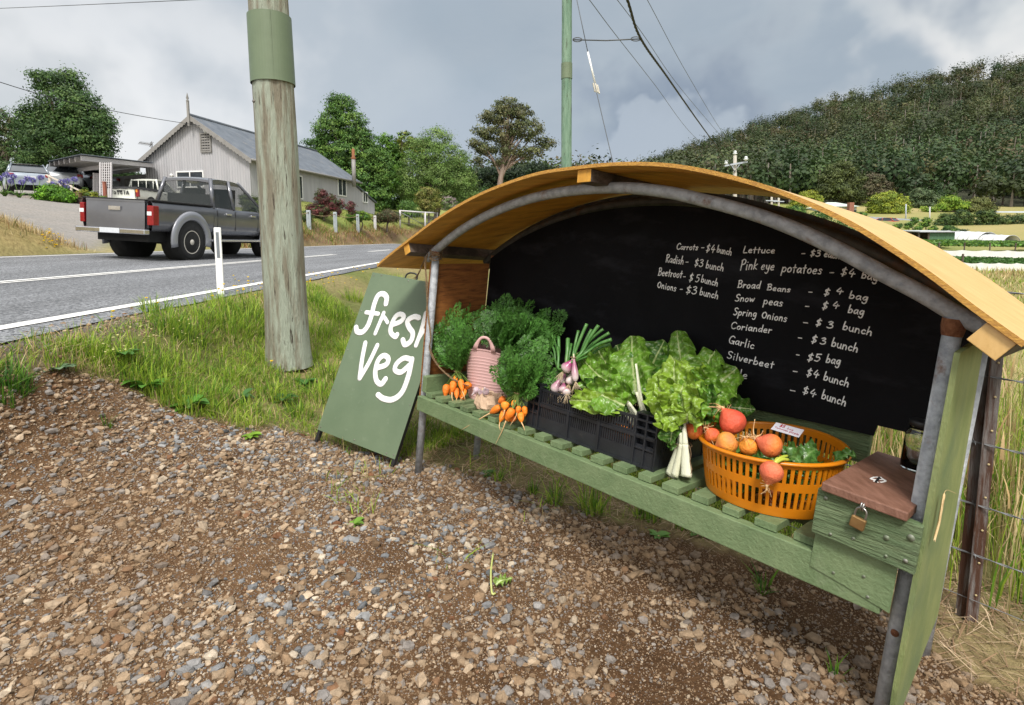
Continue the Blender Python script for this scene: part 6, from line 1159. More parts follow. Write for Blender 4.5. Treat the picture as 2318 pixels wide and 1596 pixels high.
tree('birch_tree', 'tall dark leafy birch behind the far end of the corrugated house', [(770, 240, 32, 28), (745, 290, 38, 34), (795, 290, 40, 40), (735, 345, 26, 20), (800, 350, 62, 42), (830, 400, 48, 62), (715, 325, 24, 18), (860, 440, 32, 42), (775, 400, 55, 50), (815, 310, 30, 22), (870, 380, 22, 40), (850, 340, 20, 20)], 54, (820, 480), 24000, .36, MD, 3, .32, limbs=30, droop=.6)
tree('leafy_tree', 'bright yellow green tree top between the birch and the willow', [(868, 330, 28, 28), (850, 365, 30, 34), (895, 365, 20, 40), (885, 410, 25, 40)], 60, (870, 480), 5200, .42, [(.09, .20, .02), (.13, .26, .03), (.06, .14, .02)], 4, .25)
tree('leafy_tree', 'yellow topped tree behind the left side of the willow', [(918, 318, 26, 17), (905, 345, 22, 25), (945, 335, 20, 20), (900, 385, 20, 35)], 62, (915, 470), 3600, .42, [(.20, .22, .03), (.14, .18, .03), (.09, .15, .03)], 5, .25)
tree('willow_tree', 'rounded light green weeping tree left of the tall gum', [(985, 315, 38, 27), (960, 345, 50, 35), (1010, 360, 55, 40), (945, 390, 48, 40), (1000, 410, 70, 50), (1050, 425, 34, 48), (930, 430, 35, 30), (1030, 400, 45, 40), (985, 450, 60, 25)], 56, (985, 490), 26000, .30, LT, 6, .30, limbs=24, droop=1.2, aspect=.4)
tree('gum_tree', 'tall open crowned gum tree with a bare forked trunk', [(1150, 246, 36, 20), (1120, 265, 34, 18), (1178, 258, 30, 20), (1095, 300, 26, 16), (1135, 300, 38, 26), (1190, 295, 42, 26), (1230, 325, 26, 16), (1100, 335, 28, 16), (1150, 340, 30, 16), (1200, 345, 30, 14), (1075, 325, 12, 12), (1130, 365, 20, 10), (1085, 365, 16, 10)], 60, (1124, 470), 7500, .40, GU, 7, .36, limbs=30, bm=gumbark, csp=.14, tp=(1142, 345))
tree('pine_tree', 'dark pines below and behind the tall gum', [(1215, 385, 28, 18), (1180, 400, 40, 25), (1235, 395, 16, 14), (1110, 405, 30, 25), (1150, 400, 30, 20)], 68, (1180, 450), 6000, .42, [(.012, .026, .012), (.02, .036, .014), (.028, .05, .02)], 8, .3)
tree('garden_shrub', 'round yellowish shrub in front of the willow', [(970, 438, 24, 16), (972, 462, 28, 22), (960, 450, 22, 20)], 51, (970, 488), 5200, .22, [(.18, .19, .04), (.13, .16, .035), (.22, .20, .06)], 9, .1, cat='shrub', droop=.8)
tree('garden_shrub', 'low round green shrub left of the yellowish shrub', [(922, 468, 24, 14), (930, 482, 24, 10)], 49, (925, 492), 3200, .2, MD, 10, .08, cat='shrub')
tree('garden_shrub', 'dark reddish green bush at the far corner of the corrugated house', [(880, 490, 30, 14), (862, 494, 22, 10)], 41, (875, 503), 3600, .16, [(.09, .075, .04), (.06, .09, .03), (.14, .10, .05)], 11, .08, cat='shrub')
tree('garden_shrub', 'pink flowering shrub at the right of the yellowish shrub', [(1015, 462, 18, 20), (1035, 475, 20, 18), (1055, 490, 22, 14)], 54, (1025, 495), 3600, .2, [(.10, .17, .05), (.15, .22, .07), (.42, .34, .34)], 12, .08, cat='shrub')
tree('hedge_shrub', 'mixed dark undergrowth beneath the birch and the willow', [(890, 450, 40, 30), (925, 440, 30, 30), (860, 470, 30, 20), (1060, 470, 40, 30), (1100, 450, 40, 30)], 62, (920, 495), 9000, .35, MD+DK, 13, .12, cat='shrub')
tree('red_shrub', 'purple red feathery shrub against the side wall of the corrugated house', [(735, 450, 22, 18), (715, 470, 22, 16), (760, 462, 24, 16), (793, 470, 10, 16), (735, 478, 45, 14), (726, 440, 10, 12)], 33, (740, 503), 5200, .15, [(.12, .03, .035), (.16, .05, .05), (.08, .035, .03), (.06, .08, .03)], 14, .06, cat='shrub', csp=.10)
tree('garden_shrub', 'bright green bush right of the purple red shrub', [(815, 488, 20, 12), (795, 492, 14, 9), (830, 492, 10, 8)], 36, (813, 502), 2600, .13, YG[:2]+MD[:1], 15, .05, cat='shrub')
tree('garden_shrub', 'olive bush at the front corner of the house beside the wooden pole', [(570, 465, 22, 22), (590, 480, 20, 16), (555, 452, 12, 16), (695, 490, 14, 14)], 27.5, (575, 500), 4200, .15, [(.06, .09, .025), (.10, .13, .03)], 16, .06, cat='shrub')
tree('garden_shrub', 'bright green leafy bush beside the driveway below the handrail', [(120, 438, 28, 17), (145, 447, 22, 13), (100, 445, 16, 12)], 22.5, (120, 462), 5200, .16, [(.10, .24, .018), (.14, .30, .02), (.06, .15, .015)], 17, .06, cat='shrub')
tree('garden_shrub', 'yellow green potted plants beside the driveway', [(205, 445, 14, 13), (190, 438, 8, 14), (215, 452, 12, 8), (235, 450, 8, 6)], 23.5, (205, 465), 2200, .13, [(.24, .26, .03), (.16, .20, .03), (.08, .16, .02)], 18, .05, cat='shrub')
tree('hedge_shrub', 'dark hedge behind the parked silver cars', [(20, 395, 60, 25), (120, 385, 60, 22), (220, 385, 50, 18), (60, 410, 60, 15), (170, 405, 60, 14), (280, 400, 40, 14)], 47, (120, 425), 11000, .36, DK, 19, .1, cat='shrub')
# agapanthus clumps
purp = [(.24, .22, .50), (.32, .29, .58), (.18, .17, .40)]
for i, (px, py, hd) in enumerate(((12, 440, ((-2, 402), (14, 396), (26, 410))), (45, 448, ((30, 400), (50, 412), (62, 404))), (82, 452, ((74, 408), (92, 402))), (128, 455, ((118, 418), (140, 412), (150, 424))), (160, 455, ((152, 410), (168, 406))))):
    Y = 22.8; b = at(px, py+14, Y); b[2] = tz(b[0], b[1])-.05; t = thing('agapanthus', ['agapanthus clump with purple heads, nearest the left edge of the photo', 'agapanthus clump with purple heads, second from the left by the driveway', 'agapanthus clump with purple heads in front of the silver hatchback', 'agapanthus clump with purple heads right behind the bright green bush', 'agapanthus clump with purple heads below the pergola post'][i], 'flowers', tuple(b), 'agapanthus along the driveway'); g = random.Random(i); mb = MB()
    for k in range(46):
        a = g.uniform(0, 6.28); d = V3((math.cos(a), math.sin(a), 0)); s = V3((-math.sin(a), math.cos(a), 0))*.022; L2 = g.uniform(.35, .6); mb.grid([[b+d*L2*t_*.8+V3((0, 0, L2*(1.5*t_-1.1*t_*t_)))-s*(1-t_), b+d*L2*t_*.8+V3((0, 0, L2*(1.5*t_-1.1*t_*t_)))+s*(1-t_)] for t_ in (0, .3, .6, .99)], col=V3((.10, .20, .03))*g.uniform(.6, 1.4))
    mb.build('leaves', weed_m, t)
    for hx, hy in hd:
        c = at(hx, hy, Y); mb = MB(); mb.tube([b, (b+c)/2, c], .012, 4, col=V3((.16, .26, .06))); st_ = mb.build('stem', weed_m, t); vs, cs = [], []
        for k in range(160):
            d = nrm(V3([g.gauss(0, 1) for _ in range(3)])); p = c+d*g.uniform(.05, .12); e = nrm(np.cross(d, (g.random(), 1, .3)))*.028; vs += [p-e, p+d*.025, p+e, p-d*.025]; cs += [V3(purp[g.randrange(3)])]*4
        mass('flower_head', np.array(vs), np.arange(len(vs)).reshape(-1, 4), weed_m, np.array(cs), t)
# ================================================================ corrugated house
wallm = pm('lilac_grey_corrugated', (.33, .33, .345), (.395, .39, .405), scale=1.2, rough=.6, bump=.1, stretch=(2.5, 2.5, .35), c3=(.33, .31, .32), s3=2.2, lo3=.56, hi3=.72, stretch3=(5, 5, .25)); roofm = pm('grey_roof_iron', (.085, .10, .12), (.125, .142, .165), scale=1.5, rough=.75, metal=.0, spec=.25, c3=(.17, .17, .17), s3=1.5, lo3=.55, hi3=.75); trimm = pm('taupe_trim', (.20, .19, .18), (.25, .24, .225), scale=4, rough=.6); glassd = pm('window_glass', (.03, .035, .04), (.05, .06, .07), scale=1.5, rough=.08, spec=.8); doorm = pm('grey_door', (.25, .24, .24), (.29, .28, .275), scale=3, rough=.6); pergm = pm('pergola_timber', (.50, .48, .49), (.58, .56, .57), scale=6, rough=.75, stretch=(1, 1, 4))
Pn = V3((-14.6, 31.6, 0)); ha = nrm((.2, .98, 0)); hg = nrm((-.98, .2, 0)); hs_ = -hg; HW, HL = 6.8, 12.5; ze, zap, zb = h+4.6, h+6.85, h+.9
house = thing('corrugated_house', 'lilac grey corrugated iron house with a gable end and grey roof beyond the road', 'house', tuple(Pn+hg*HW/2+ha*HL/2+V3((0, 0, h+1.5))))
def corr_wall(mb, P0, d, n_, Lw, topf, z0, pitch=.17, amp=.016, thick=True):
    xs = np.arange(0, Lw+1e-6, pitch/4); ph = np.array([0, 1, 0, -1])
    rows = [];
    for i, x in enumerate(xs): o = amp*ph[i % 4]; p = P0+d*x+n_*o; rows.append([np.array([p[0], p[1], z0]), np.array([p[0], p[1], topf(x)])])
    mb.grid(rows, smooth=False)
def gtop(x): return ze+(zap-ze)*(1-abs(x-HW/2)/(HW/2))
mb = MB(); corr_wall(mb, Pn, hg, -ha, HW, lambda x: gtop(x)-.02, zb); mb.build('gable_wall', wallm, house)
mb = MB(); corr_wall(mb, Pn, ha, hs_, HL, lambda x: ze-.02, zb, pitch=.15); corr_wall(mb, Pn+hg*HW, ha, hg, HL, lambda x: ze-.02, zb); mb.build('side_wall', wallm, house)
mb = MB(); corr_wall(mb, Pn+ha*HL, hg, ha, HW, lambda x: gtop(x)-.02, zb); mb.build('rear_wall', wallm, house)
sl = (zap-ze)/(HW/2)
for sgn in (0, 1):
    rows = []
    e0 = Pn+(hg*-.35 if not sgn else hg*(HW+.35)); r0_ = Pn+hg*HW/2
    for i, x in enumerate(np.arange(-.3, HL+.3, .045)):
        o = .02*[0, 1, 0, -1][i % 4]; A = e0+ha*x; B = r0_+ha*x; rows.append([V3((A[0], A[1], ze-sl*.35+o+.05)), V3((B[0], B[1], zap+o+.05))])
    mb = MB(); mb.grid(rows, smooth=False, flip=bool(sgn)); mb.build('roof', roofm, house)
mb = MB(); mb.tube([r0_+ha*-.3+V3((0, 0, zap+.07)), r0_+ha*(HL+.3)+V3((0, 0, zap+.07))], .09, 8); mb.build('ridge_cap', roofm, house)
for sgn in (-1, 1):   # scalloped bargeboards
    A = Pn+hg*(HW/2)-ha*.33; top = V3((A[0], A[1], zap+.06)); q = HW/2+.36; bot = V3((A[0], A[1], 0))+hg*sgn*q; bot[2] = zap+.06-sl*q; d = bot-top; nsc = 19; po = [top, bot]
    dn_ = V3((0, 0, -1)); lower = []
    for i in range(nsc*5+1): t_ = 1-i/(nsc*5); lower.append(top+d*t_+dn_*(.24+.07*abs(math.sin(math.pi*nsc*t_))))
    mb = MB(); mb.prism(po+lower, ha*.03); mb.build('bargeboard', trimm, house, recalc=True)
mb = MB(); A = Pn+hg*HW/2-ha*.36; mb.obox(A+V3((0, 0, zap+.1)), (.11, 0, 0), (0, .11, 0), (0, 0, 1.3)); mb.lathe([(.055, .75), (.09, .8), (.04, .87), (.075, .95), (.005, 1.25)], A+V3((0, 0, zap)), 8); mb.build('finial', trimm, house)
def gpl(px, py, o=.03): return onplane(px, py, Pn-ha*o, ha)
def spl(px, py, o=.03): return onplane(px, py, Pn+hs_*o, hs_)
def window(pl, x0, y0, x1, y1, d, n_, mull=True, frame=None, fr=.07):
    a, b = pl(x0, (y0+y1)/2), pl(x1, (y0+y1)/2); zt, zb_ = pl((x0+x1)/2, y0)[2], pl((x0+x1)/2, y1)[2]; w_ = np.linalg.norm((b-a)[:2]); dd = nrm(V3(((b-a)[0], (b-a)[1], 0))); c = (a+b)/2; c = V3((c[0], c[1], (zt+zb_)/2)); H_ = zt-zb_
    mb = MB()
    for s_ in (-1, 1): mb.obox(c+dd*s_*(w_/2-fr/2), dd*fr, n_*.09, V3((0, 0, H_))); mb.obox(c+V3((0, 0, s_*(H_/2-fr/2))), dd*(w_-2*fr-.004), n_*.085, V3((0, 0, fr)))
    if mull: mb.obox(c, dd*.06, n_*.08, V3((0, 0, H_-2*fr-.004)))
    o = mb.build('window', frame or white_p, house); mb = MB(); mb.obox(c, dd*(w_-.05), n_*.05, V3((0, 0, H_-.05))); mb.build('pane', glassd, o); return c, dd, w_, H_
window(gpl, 400, 387, 462, 425, hg, -ha); window(spl, 764, 404, 783, 444, ha, hs_); window(spl, 660, 396, 684, 450, ha, hs_)
c = gpl(465.5, 323); mb = MB(); H_ = 1.0; W_ = .62
for s_ in (-1, 1): mb.obox(c+hg*s_*W_/2, hg*.08, ha*.09, V3((0, 0, H_))); mb.obox(c+V3((0, 0, s_*H_/2)), hg*(W_+.08), ha*.1, V3((0, 0, .08)))
for k in range(6): mb.obox(c+V3((0, 0, -H_/2+.12+k*.15)), hg*(W_-.09), ha*.05+V3((0, 0, .04)), V3((0, 0, .07)))
o = mb.build('gable_vent', trimm, house); mb = MB(); mb.obox(c+ha*.03, hg*W_, ha*.01, V3((0, 0, H_))); mb.build('vent_opening', pm('dark_void', (.01, .01, .01), rough=.9), o)
for dx in (-.1, .12): mb = MB(); c2 = gpl(468, 296, .12)+hg*dx; mb.lathe([(.02, -.1), (.11, .0), (.1, .04), (.01, .05)], c2, 10, -ha+V3((dx, 0, -.5))); mb.build('floodlight', white_p, house)
mb = MB(); c2 = gpl(388, 397, .1); mb.lathe([(.03, -.1), (.10, .0), (.09, .05), (.01, .08)], c2, 10, -ha+hg*.3); mb.build('wall_lamp', white_p, house)
f0 = spl(802, 404, -.9); mb = MB(); b_ = at(801, 404, 42.5); mb.tube([b_-V3((0, 0, .6)), b_+V3((0, 0, 1.45))], .15, 12); mb.build('flue', trimm, house); mb = MB(); mb.lathe([(.16, 1.4), (.2, 1.5), (.11, 1.6), (.11, 2.15), (.01, 2.2)], b_, 12); mb.build('flue_top', rustm, house)
mb = MB(); A = Pn-hg*.38; mb.tube([A+ha*-.3+V3((0, 0, ze-sl*.35)), A+ha*(HL+.3)+V3((0, 0, ze-sl*.35))], .07, 8); mb.build('gutter', trimm, house)
# rear lean-to
Pf = Pn+ha*(HL+.02); LW = 3.2; mb = MB(); corr_wall(mb, Pf, ha, hs_, LW, lambda x: ze-.55-.32*x, zb, pitch=.15); corr_wall(mb, Pf+ha*LW, hg, ha, 4, lambda x: ze-.55-.32*LW, zb); mb.build('lean_to_wall', wallm, house)
mb = MB(); q = Pf-hg*.15; mb.hexa([q+V3((0, 0, ze-.5)), q+hg*5+V3((0, 0, ze-.5)), q+hg*5+ha*(LW+.2)+V3((0, 0, ze-.5-.34*LW)), q+ha*(LW+.2)+V3((0, 0, ze-.5-.34*LW))], [p+V3((0, 0, .08)) for p in (q+V3((0, 0, ze-.5)), q+hg*5+V3((0, 0, ze-.5)), q+hg*5+ha*(LW+.2)+V3((0, 0, ze-.5-.34*LW)), q+ha*(LW+.2)+V3((0, 0, ze-.5-.34*LW)))]); mb.build('lean_to_roof', roofm, house, recalc=True)
window(spl, 820.5, 434, 831.5, 459, ha, hs_)
# side annex with door under the pergola
Pa = Pn+hg*(HW+.02); zax = h+3.9; mb = MB()
corr_wall(mb, Pa-ha*-.6, hg, -ha, 4.2, lambda x: zax-.05*x, zb, pitch=.5, amp=.012); mb.build('annex_wall', wallm, house)
mb = MB(); c = Pa+ha*.53+hg*1.3+V3((0, 0, h+2.35)); mb.obox(c, hg*1.15, ha*.06, V3((0, 0, 2.3))); mb.build('door', doorm, house)
mb = MB()
for s_ in (-1, 1): mb.obox(c+hg*s_*.64, hg*.11, ha*.1, V3((0, 0, 2.3)))
mb.obox(c+V3((0, 0, 1.21)), hg*1.39, ha*.1, V3((0, 0, .11))); mb.build('door_frame', trimm, house)
# television aerial
ab = at(344, 362, 33); aer = thing('tv_aerial', 'thin television aerial standing at the eave of the corrugated house', 'aerial', tuple(ab)); mb = MB(); mb.tube([ab, at(341, 322, 33)], .02, 6); mb.build('mast', darkst, aer); mb = MB(); p0, p1_ = at(315, 323, 33), at(346, 328, 33); mb.tube([p0, p1_], .018, 5)
for k in range(11): q = p0+(p1_-p0)*(k/10.)*.8; mb.tube([q+V3((0, .12, .10)), q-V3((0, .12, .10))], .01, 4)
mb.tube([at(343, 320, 33), at(345, 336, 33)], .02, 4); mb.tube([at(338, 332, 33), at(347, 322, 33)], .015, 4); mb.build('dipoles', darkst, aer)
# pergola
A_, B_, C__ = at(183, 358, 25.5), at(345, 375, 32.6), at(112, 372, 30); D__ = B_+C__-A_
perg = thing('pergola', 'flat roofed timber carport pergola left of the corrugated house', 'pergola', tuple((A_+D__)/2*np.array([1, 1, 0])+V3((0, 0, h+1.5)))); e1, e2 = B_-A_, C__-A_
mb = MB(); rows = []
for i, x in enumerate(np.linspace(-.02, 1.02, 120)): o = .02*[0, 1, 0, -1][i % 4]; rows.append([A_+e1*x+e2*-.04+V3((0, 0, .16+o)), A_+e1*x+e2*1.04+V3((0, 0, .16+o))])
rows = []
for i, x in enumerate(np.linspace(-.03, 1.03, 140)): o = .02*[0, 1, 0, -1][i % 4]; rows.append([A_+e2*x+e1*-.01+V3((0, 0, .16+o)), A_+e2*x+e1*1.0+V3((0, 0, .16+o))])
mb.grid(rows, smooth=False, flip=True); mb.build('roof_sheet', roofm, perg)
for k in range(7): f = k/6.; mb = MB(); mb.obox(A_+e2*f+e1*.5+V3((0, 0, .0)), e1*1.0, nrm(e2)*.06, V3((0, 0, .21))); mb.build('rafter', pergm, perg)
for f in (.28, .8): mb = MB(); mb.obox(A_+e1*f+e2*.5+V3((0, 0, -.27)), e2*.94, nrm(e1)*.08, V3((0, 0, .20))); mb.build('beam', pergm, perg)
for (f1, f2) in ((.28, .97), (.28, .1), (.8, .97)):
    q = A_+e1*f1+e2*f2+V3((0, 0, -.41)); z0 = tz(q[0], q[1])-.1; mb = MB(); mb.obox(V3((q[0], q[1], (q[2]+z0)/2)), (.13, 0, 0), (0, .13, 0), (0, 0, q[2]-z0)); mb.build('post', trimm, perg)
def lattice(label, x0, y0, x1, y1, Y):
    a, b, c = at(x0, y0, Y), at(x1, y0, Y), at(x0, y1, Y); t = thing('trellis', label, 'trellis', tuple(c), 'trellis panels of the pergola'); mb = MB(); n_ = 5; W_ = (b-a); H_ = a-c
    for k in range(n_+1): mb.obox(c+H_/2+W_*(k/n_), nrm(W_)*.035, (0, .02, 0), H_)
    for k in range(15): mb.obox(c+W_/2+H_*((k+.5)/15)+V3((0, .021, 0)), W_, (0, .02, 0), (0, 0, .035))
    mb.build('lattice', pergm, t); mb = MB()
    for k in (0, 1): mb.obox(c+H_/2+W_*(k*1.03-.015)+V3((0, .01, 0)), (.06, 0, 0), (0, .06, 0), H_*1.02)
    mb.build('frame', pergm, t)
lattice('tall grey trellis panel hanging from the front edge of the pergola', 227, 368, 251, 452, 26); lattice('shorter grey trellis screen behind the tall panel', 212, 392, 228, 448, 28.5)
# handrail by the steps
hrm = pm('pale_rail_timber', (.55, .48, .40), (.62, .56, .48), scale=8, rough=.7); q0, q1 = at(105, 396, 25), at(188, 435, 24.5); hr = thing('handrail', 'pale timber handrail sloping down in front of the silver cars', 'handrail', tuple(q0-V3((0, 0, .8)))); mb = MB(); mb.obox((q0+q1)/2, q1-q0, (0, .05, 0), (0, 0, .06)); mb.obox((q0+q1)/2-V3((0, 0, .28)), q1-q0, (0, .04, 0), (0, 0, .05)); mb.build('rail', hrm, hr)
for f in (.06, .35, .65, .95): p = q0+(q1-q0)*f; mb = MB(); mb.obox(p-V3((0, -.05, .4)), (.09, 0, 0), (0, .06, 0), (0, 0, .9)); mb.build('post', hrm, hr)
# planter crates by the driveway
cbm = pm('brown_box', (.26, .17, .09), (.34, .23, .13), scale=4, rough=.85); cb_ = at(170, 462, 23.2); pbx = thing('planter_box', 'brown box planter at the edge of the driveway beside the bright bush', 'planter', tuple(cb_)); mb = MB(); mb.box(cb_+V3((0, 0, .22)), .5, .45, .44, .3); mb.build('box', cbm, pbx, bevel=.01); mb = MB(); mb.box(cb_+V3((0, 0, .455)), .54, .49, .03, .3); mb.build('rim', cbm, pbx)
cb_ = at(205, 466, 23); pbx = thing('planter_box', 'low dark planter trough under the yellow green plants', 'planter', tuple(cb_)); mb = MB(); mb.box(cb_+V3((0, 0, .15)), 1.2, .4, .32, -.1); mb.build('box', darkwood, pbx, bevel=.01); mb = MB(); mb.box(cb_+V3((0, 0, .32)), 1.24, .44, .03, -.1); mb.build('rim', darkwood, pbx)
rp = at(239, 450, 25.5); rpt = thing('timber_post', 'short red brown timber post beside the trellis', 'post', tuple(rp)); mb = MB(); mb.box(rp+V3((0, 0, .33)), .12, .12, .8); mb.build('shaft', pm('red_post', (.22, .07, .045), (.28, .10, .06), scale=6, rough=.8), rpt, bevel=.01); mb = MB(); mb.box(rp+V3((0, 0, .75)), .14, .14, .03); mb.build('cap', pm('red_post', (.22, .07, .045)), rpt)
# bollards with a rope
bolm = pm('blue_grey_post', (.30, .34, .36), (.38, .42, .44), scale=5, rough=.8); tops = []
BOL = ((699, 476, 508, 27), (759, 480, 512, 31), (810, 485, 516, 35.5), (849, 488, 518, 40))
for k, (px, y0, y1, Y) in enumerate(BOL):
    b_ = at(px, y1, Y); tp_ = at(px, y0, Y); b_[2] = max(b_[2]-.3, min(b_[2], tz(b_[0], b_[1])))-.05; t = thing('bollard', ['blue grey square bollard nearest the wooden pole', 'second blue grey bollard from the wooden pole, by the purple red shrub', 'third blue grey bollard from the wooden pole, by the end of the house', 'weathered brown bollard farthest from the wooden pole'][k], 'bollard', tuple(b_), 'bollards along the bank'); mb = MB(); hh = tp_[2]-b_[2]; mb.box(b_+V3((0, 0, hh/2)), .19, .19, hh, .2); mb.build('shaft', bolm if k < 3 else pergm, t, bevel=.015); mb = MB(); mb.lathe([(.03, -.02), (.03, .02), (.002, .025)], tp_+V3((0, -.1, -.12)), 8, (0, -1, 0)); mb.build('rope_eye', darkst, t); tops.append(tp_-V3((0, .12, .12)))
tops = [at(640, 473, 24)]+tops
for k in range(4): a, b_ = tops[k], tops[k+1]; mb = MB(); mb.tube([a+(b_-a)*t_-V3((0, 0, .14*4*t_*(1-t_))) for t_ in np.linspace(0, 1, 9)], .016, 5); mb.build('rope', twm, origin=tuple(a), label=['rope running from behind the wooden pole to the nearest bollard', 'rope sagging between the first two blue grey bollards', 'rope sagging between the second and third bollard', 'rope sagging between the third bollard and the weathered brown one'][k], cat='rope', group='ropes between the bollards')
# timber and wire gate
gf = [at(905, 507, 46), at(962, 515, 47), at(989, 510, 52)]; gate = thing('wire_fence', 'timber framed wire netting fence beside the lawn, left of the yellow roof', 'fence', tuple(gf[1])); gtop_ = [at(905, 477, 46), at(962, 481, 47), at(989, 482, 52)]
for a, b_ in zip(gf, gtop_): mb = MB(); mb.tube([a-V3((0, 0, .3)), b_+V3((0, 0, .05))], .07, 7); mb.build('post', pergm, gate)
for i in (0, 1):
    mb = MB(); mb.tube([gtop_[i], gtop_[i+1]], .06, 7); mb.build('top_rail', pergm, gate); mb = MB(); mb.tube([gf[i]+(gtop_[i]-gf[i])*(.15 if i else .9), gf[i+1]+(gtop_[i+1]-gf[i+1])*(.9 if i else .15)], .025, 5)
    for k in range(9): f = (k+.5)/9; mb.tube([gf[i]+(gf[i+1]-gf[i])*f, gtop_[i]+(gtop_[i+1]-gtop_[i])*f], .006, 3)
    for k in range(5): f = (k+.5)/5; mb.tube([gf[i]+(gtop_[i]-gf[i])*f, gf[i+1]+(gtop_[i+1]-gf[i+1])*f], .006, 3)
    mb.build('netting', wire_m, gate)
# ================================================================ vehicles
tyre_m = pm('tyre_rubber', (.012, .012, .013), (.02, .02, .02), scale=20, rough=.85); rim_m = pm('wheel_alloy', (.55, .52, .46), (.68, .64, .57), scale=14, rough=.5, metal=.1); chrome = pm('chrome', (.50, .50, .52), (.6, .6, .62), scale=4, rough=.2, metal=.9); redl = pm('red_tail_lens', (.20, .008, .010), (.27, .012, .014), scale=30, rough=.25); ambl = pm('amber_lens', (.65, .22, .02), (.7, .26, .03), scale=30, rough=.2); under = pm('underbody', (.01, .01, .01), (.018, .018, .018), scale=6, rough=.9); plate_m = pm('number_plate', (.55, .58, .62), (.62, .64, .68), scale=30, rough=.5)
gm_, t_, b_g = newmat('tinted_glass'); b_g.inputs['Base Color'].default_value = (.02, .03, .03, 1); b_g.inputs['Roughness'].default_value = .04; b_g.inputs['Alpha'].default_value = .42; b_g.inputs['Specular IOR Level'].default_value = .8
class Frame:
    """local vehicle frame: x forward, y to its left, z up"""
    def __init__(s, o, fwd): s.o = V3(o); s.f = nrm(V3((fwd[0], fwd[1], 0))); s.l = V3((-s.f[1], s.f[0], 0)); s.u = V3((0, 0, 1)); s.tilt = fwd[2] if len(fwd) > 2 else 0; s.f = nrm(s.f+s.u*s.tilt); s.u = np.cross(s.f, s.l)
    def __call__(s, x, y, z): return s.o+s.f*x+s.l*y+s.u*z
def vbox(mb, F, x0, x1, y0, y1, z0, z1, m=0): mb.obox(F((x0+x1)/2, (y0+y1)/2, (z0+z1)/2), F.f*(x1-x0), F.l*(y1-y0), F.u*(z1-z0), m)
def wheel(F, x, y, r, parent, w=.22, spokes=6):
    s_ = 1 if y > 0 else -1; c = F(x, y, r); ax = F.l*s_; mb = MB(); prof = [(r*.62, -w*.5), (r*.92, -w*.5), (r, -w*.36), (r, w*.30), (r*.95, w*.45), (r*.70, w*.5), (r*.62, w*.46)]
    mb.lathe(prof, c, 28, ax); wh = mb.build('wheel', tyre_m, parent); mb = MB(); mb.lathe([(r*.66, -w*.3), (r*.66, w*.46), (r*.60, w*.49), (r*.57, w*.30), (r*.02, w*.30)], c, 28, ax)
    for k in range(spokes): a = 2*math.pi*k/spokes; d = F.f*math.cos(a)+F.u*math.sin(a); mb.obox(c+d*r*.32+ax*w*.38, d*r*.56, np.cross(ax, d)*r*.20, ax*w*.14)
    mb.lathe([(r*.16, w*.2), (r*.15, w*.50), (.002, w*.52)], c, 14, ax); mb.build('rim', rim_m, wh); return wh
def loft(mb, F, stations, smooth=True, m=0, close=True):
    """stations: (x, [(y,z)...]) half sections from bottom to top, mirrored"""
    rows = []
    for x, sec in stations:
        full = [F(x if np.ndim(x) == 0 else 0, -y, z) for y, z in sec]+[F(x, y, z) for y, z in sec[::-1]]; rows.append(full)
    mb.grid(rows, m=m, smooth=smooth)
    if close: k = len(rows[0]); mb.add(rows[0], [tuple(range(k))[::-1]], m); mb.add(rows[-1], [tuple(range(k))], m)
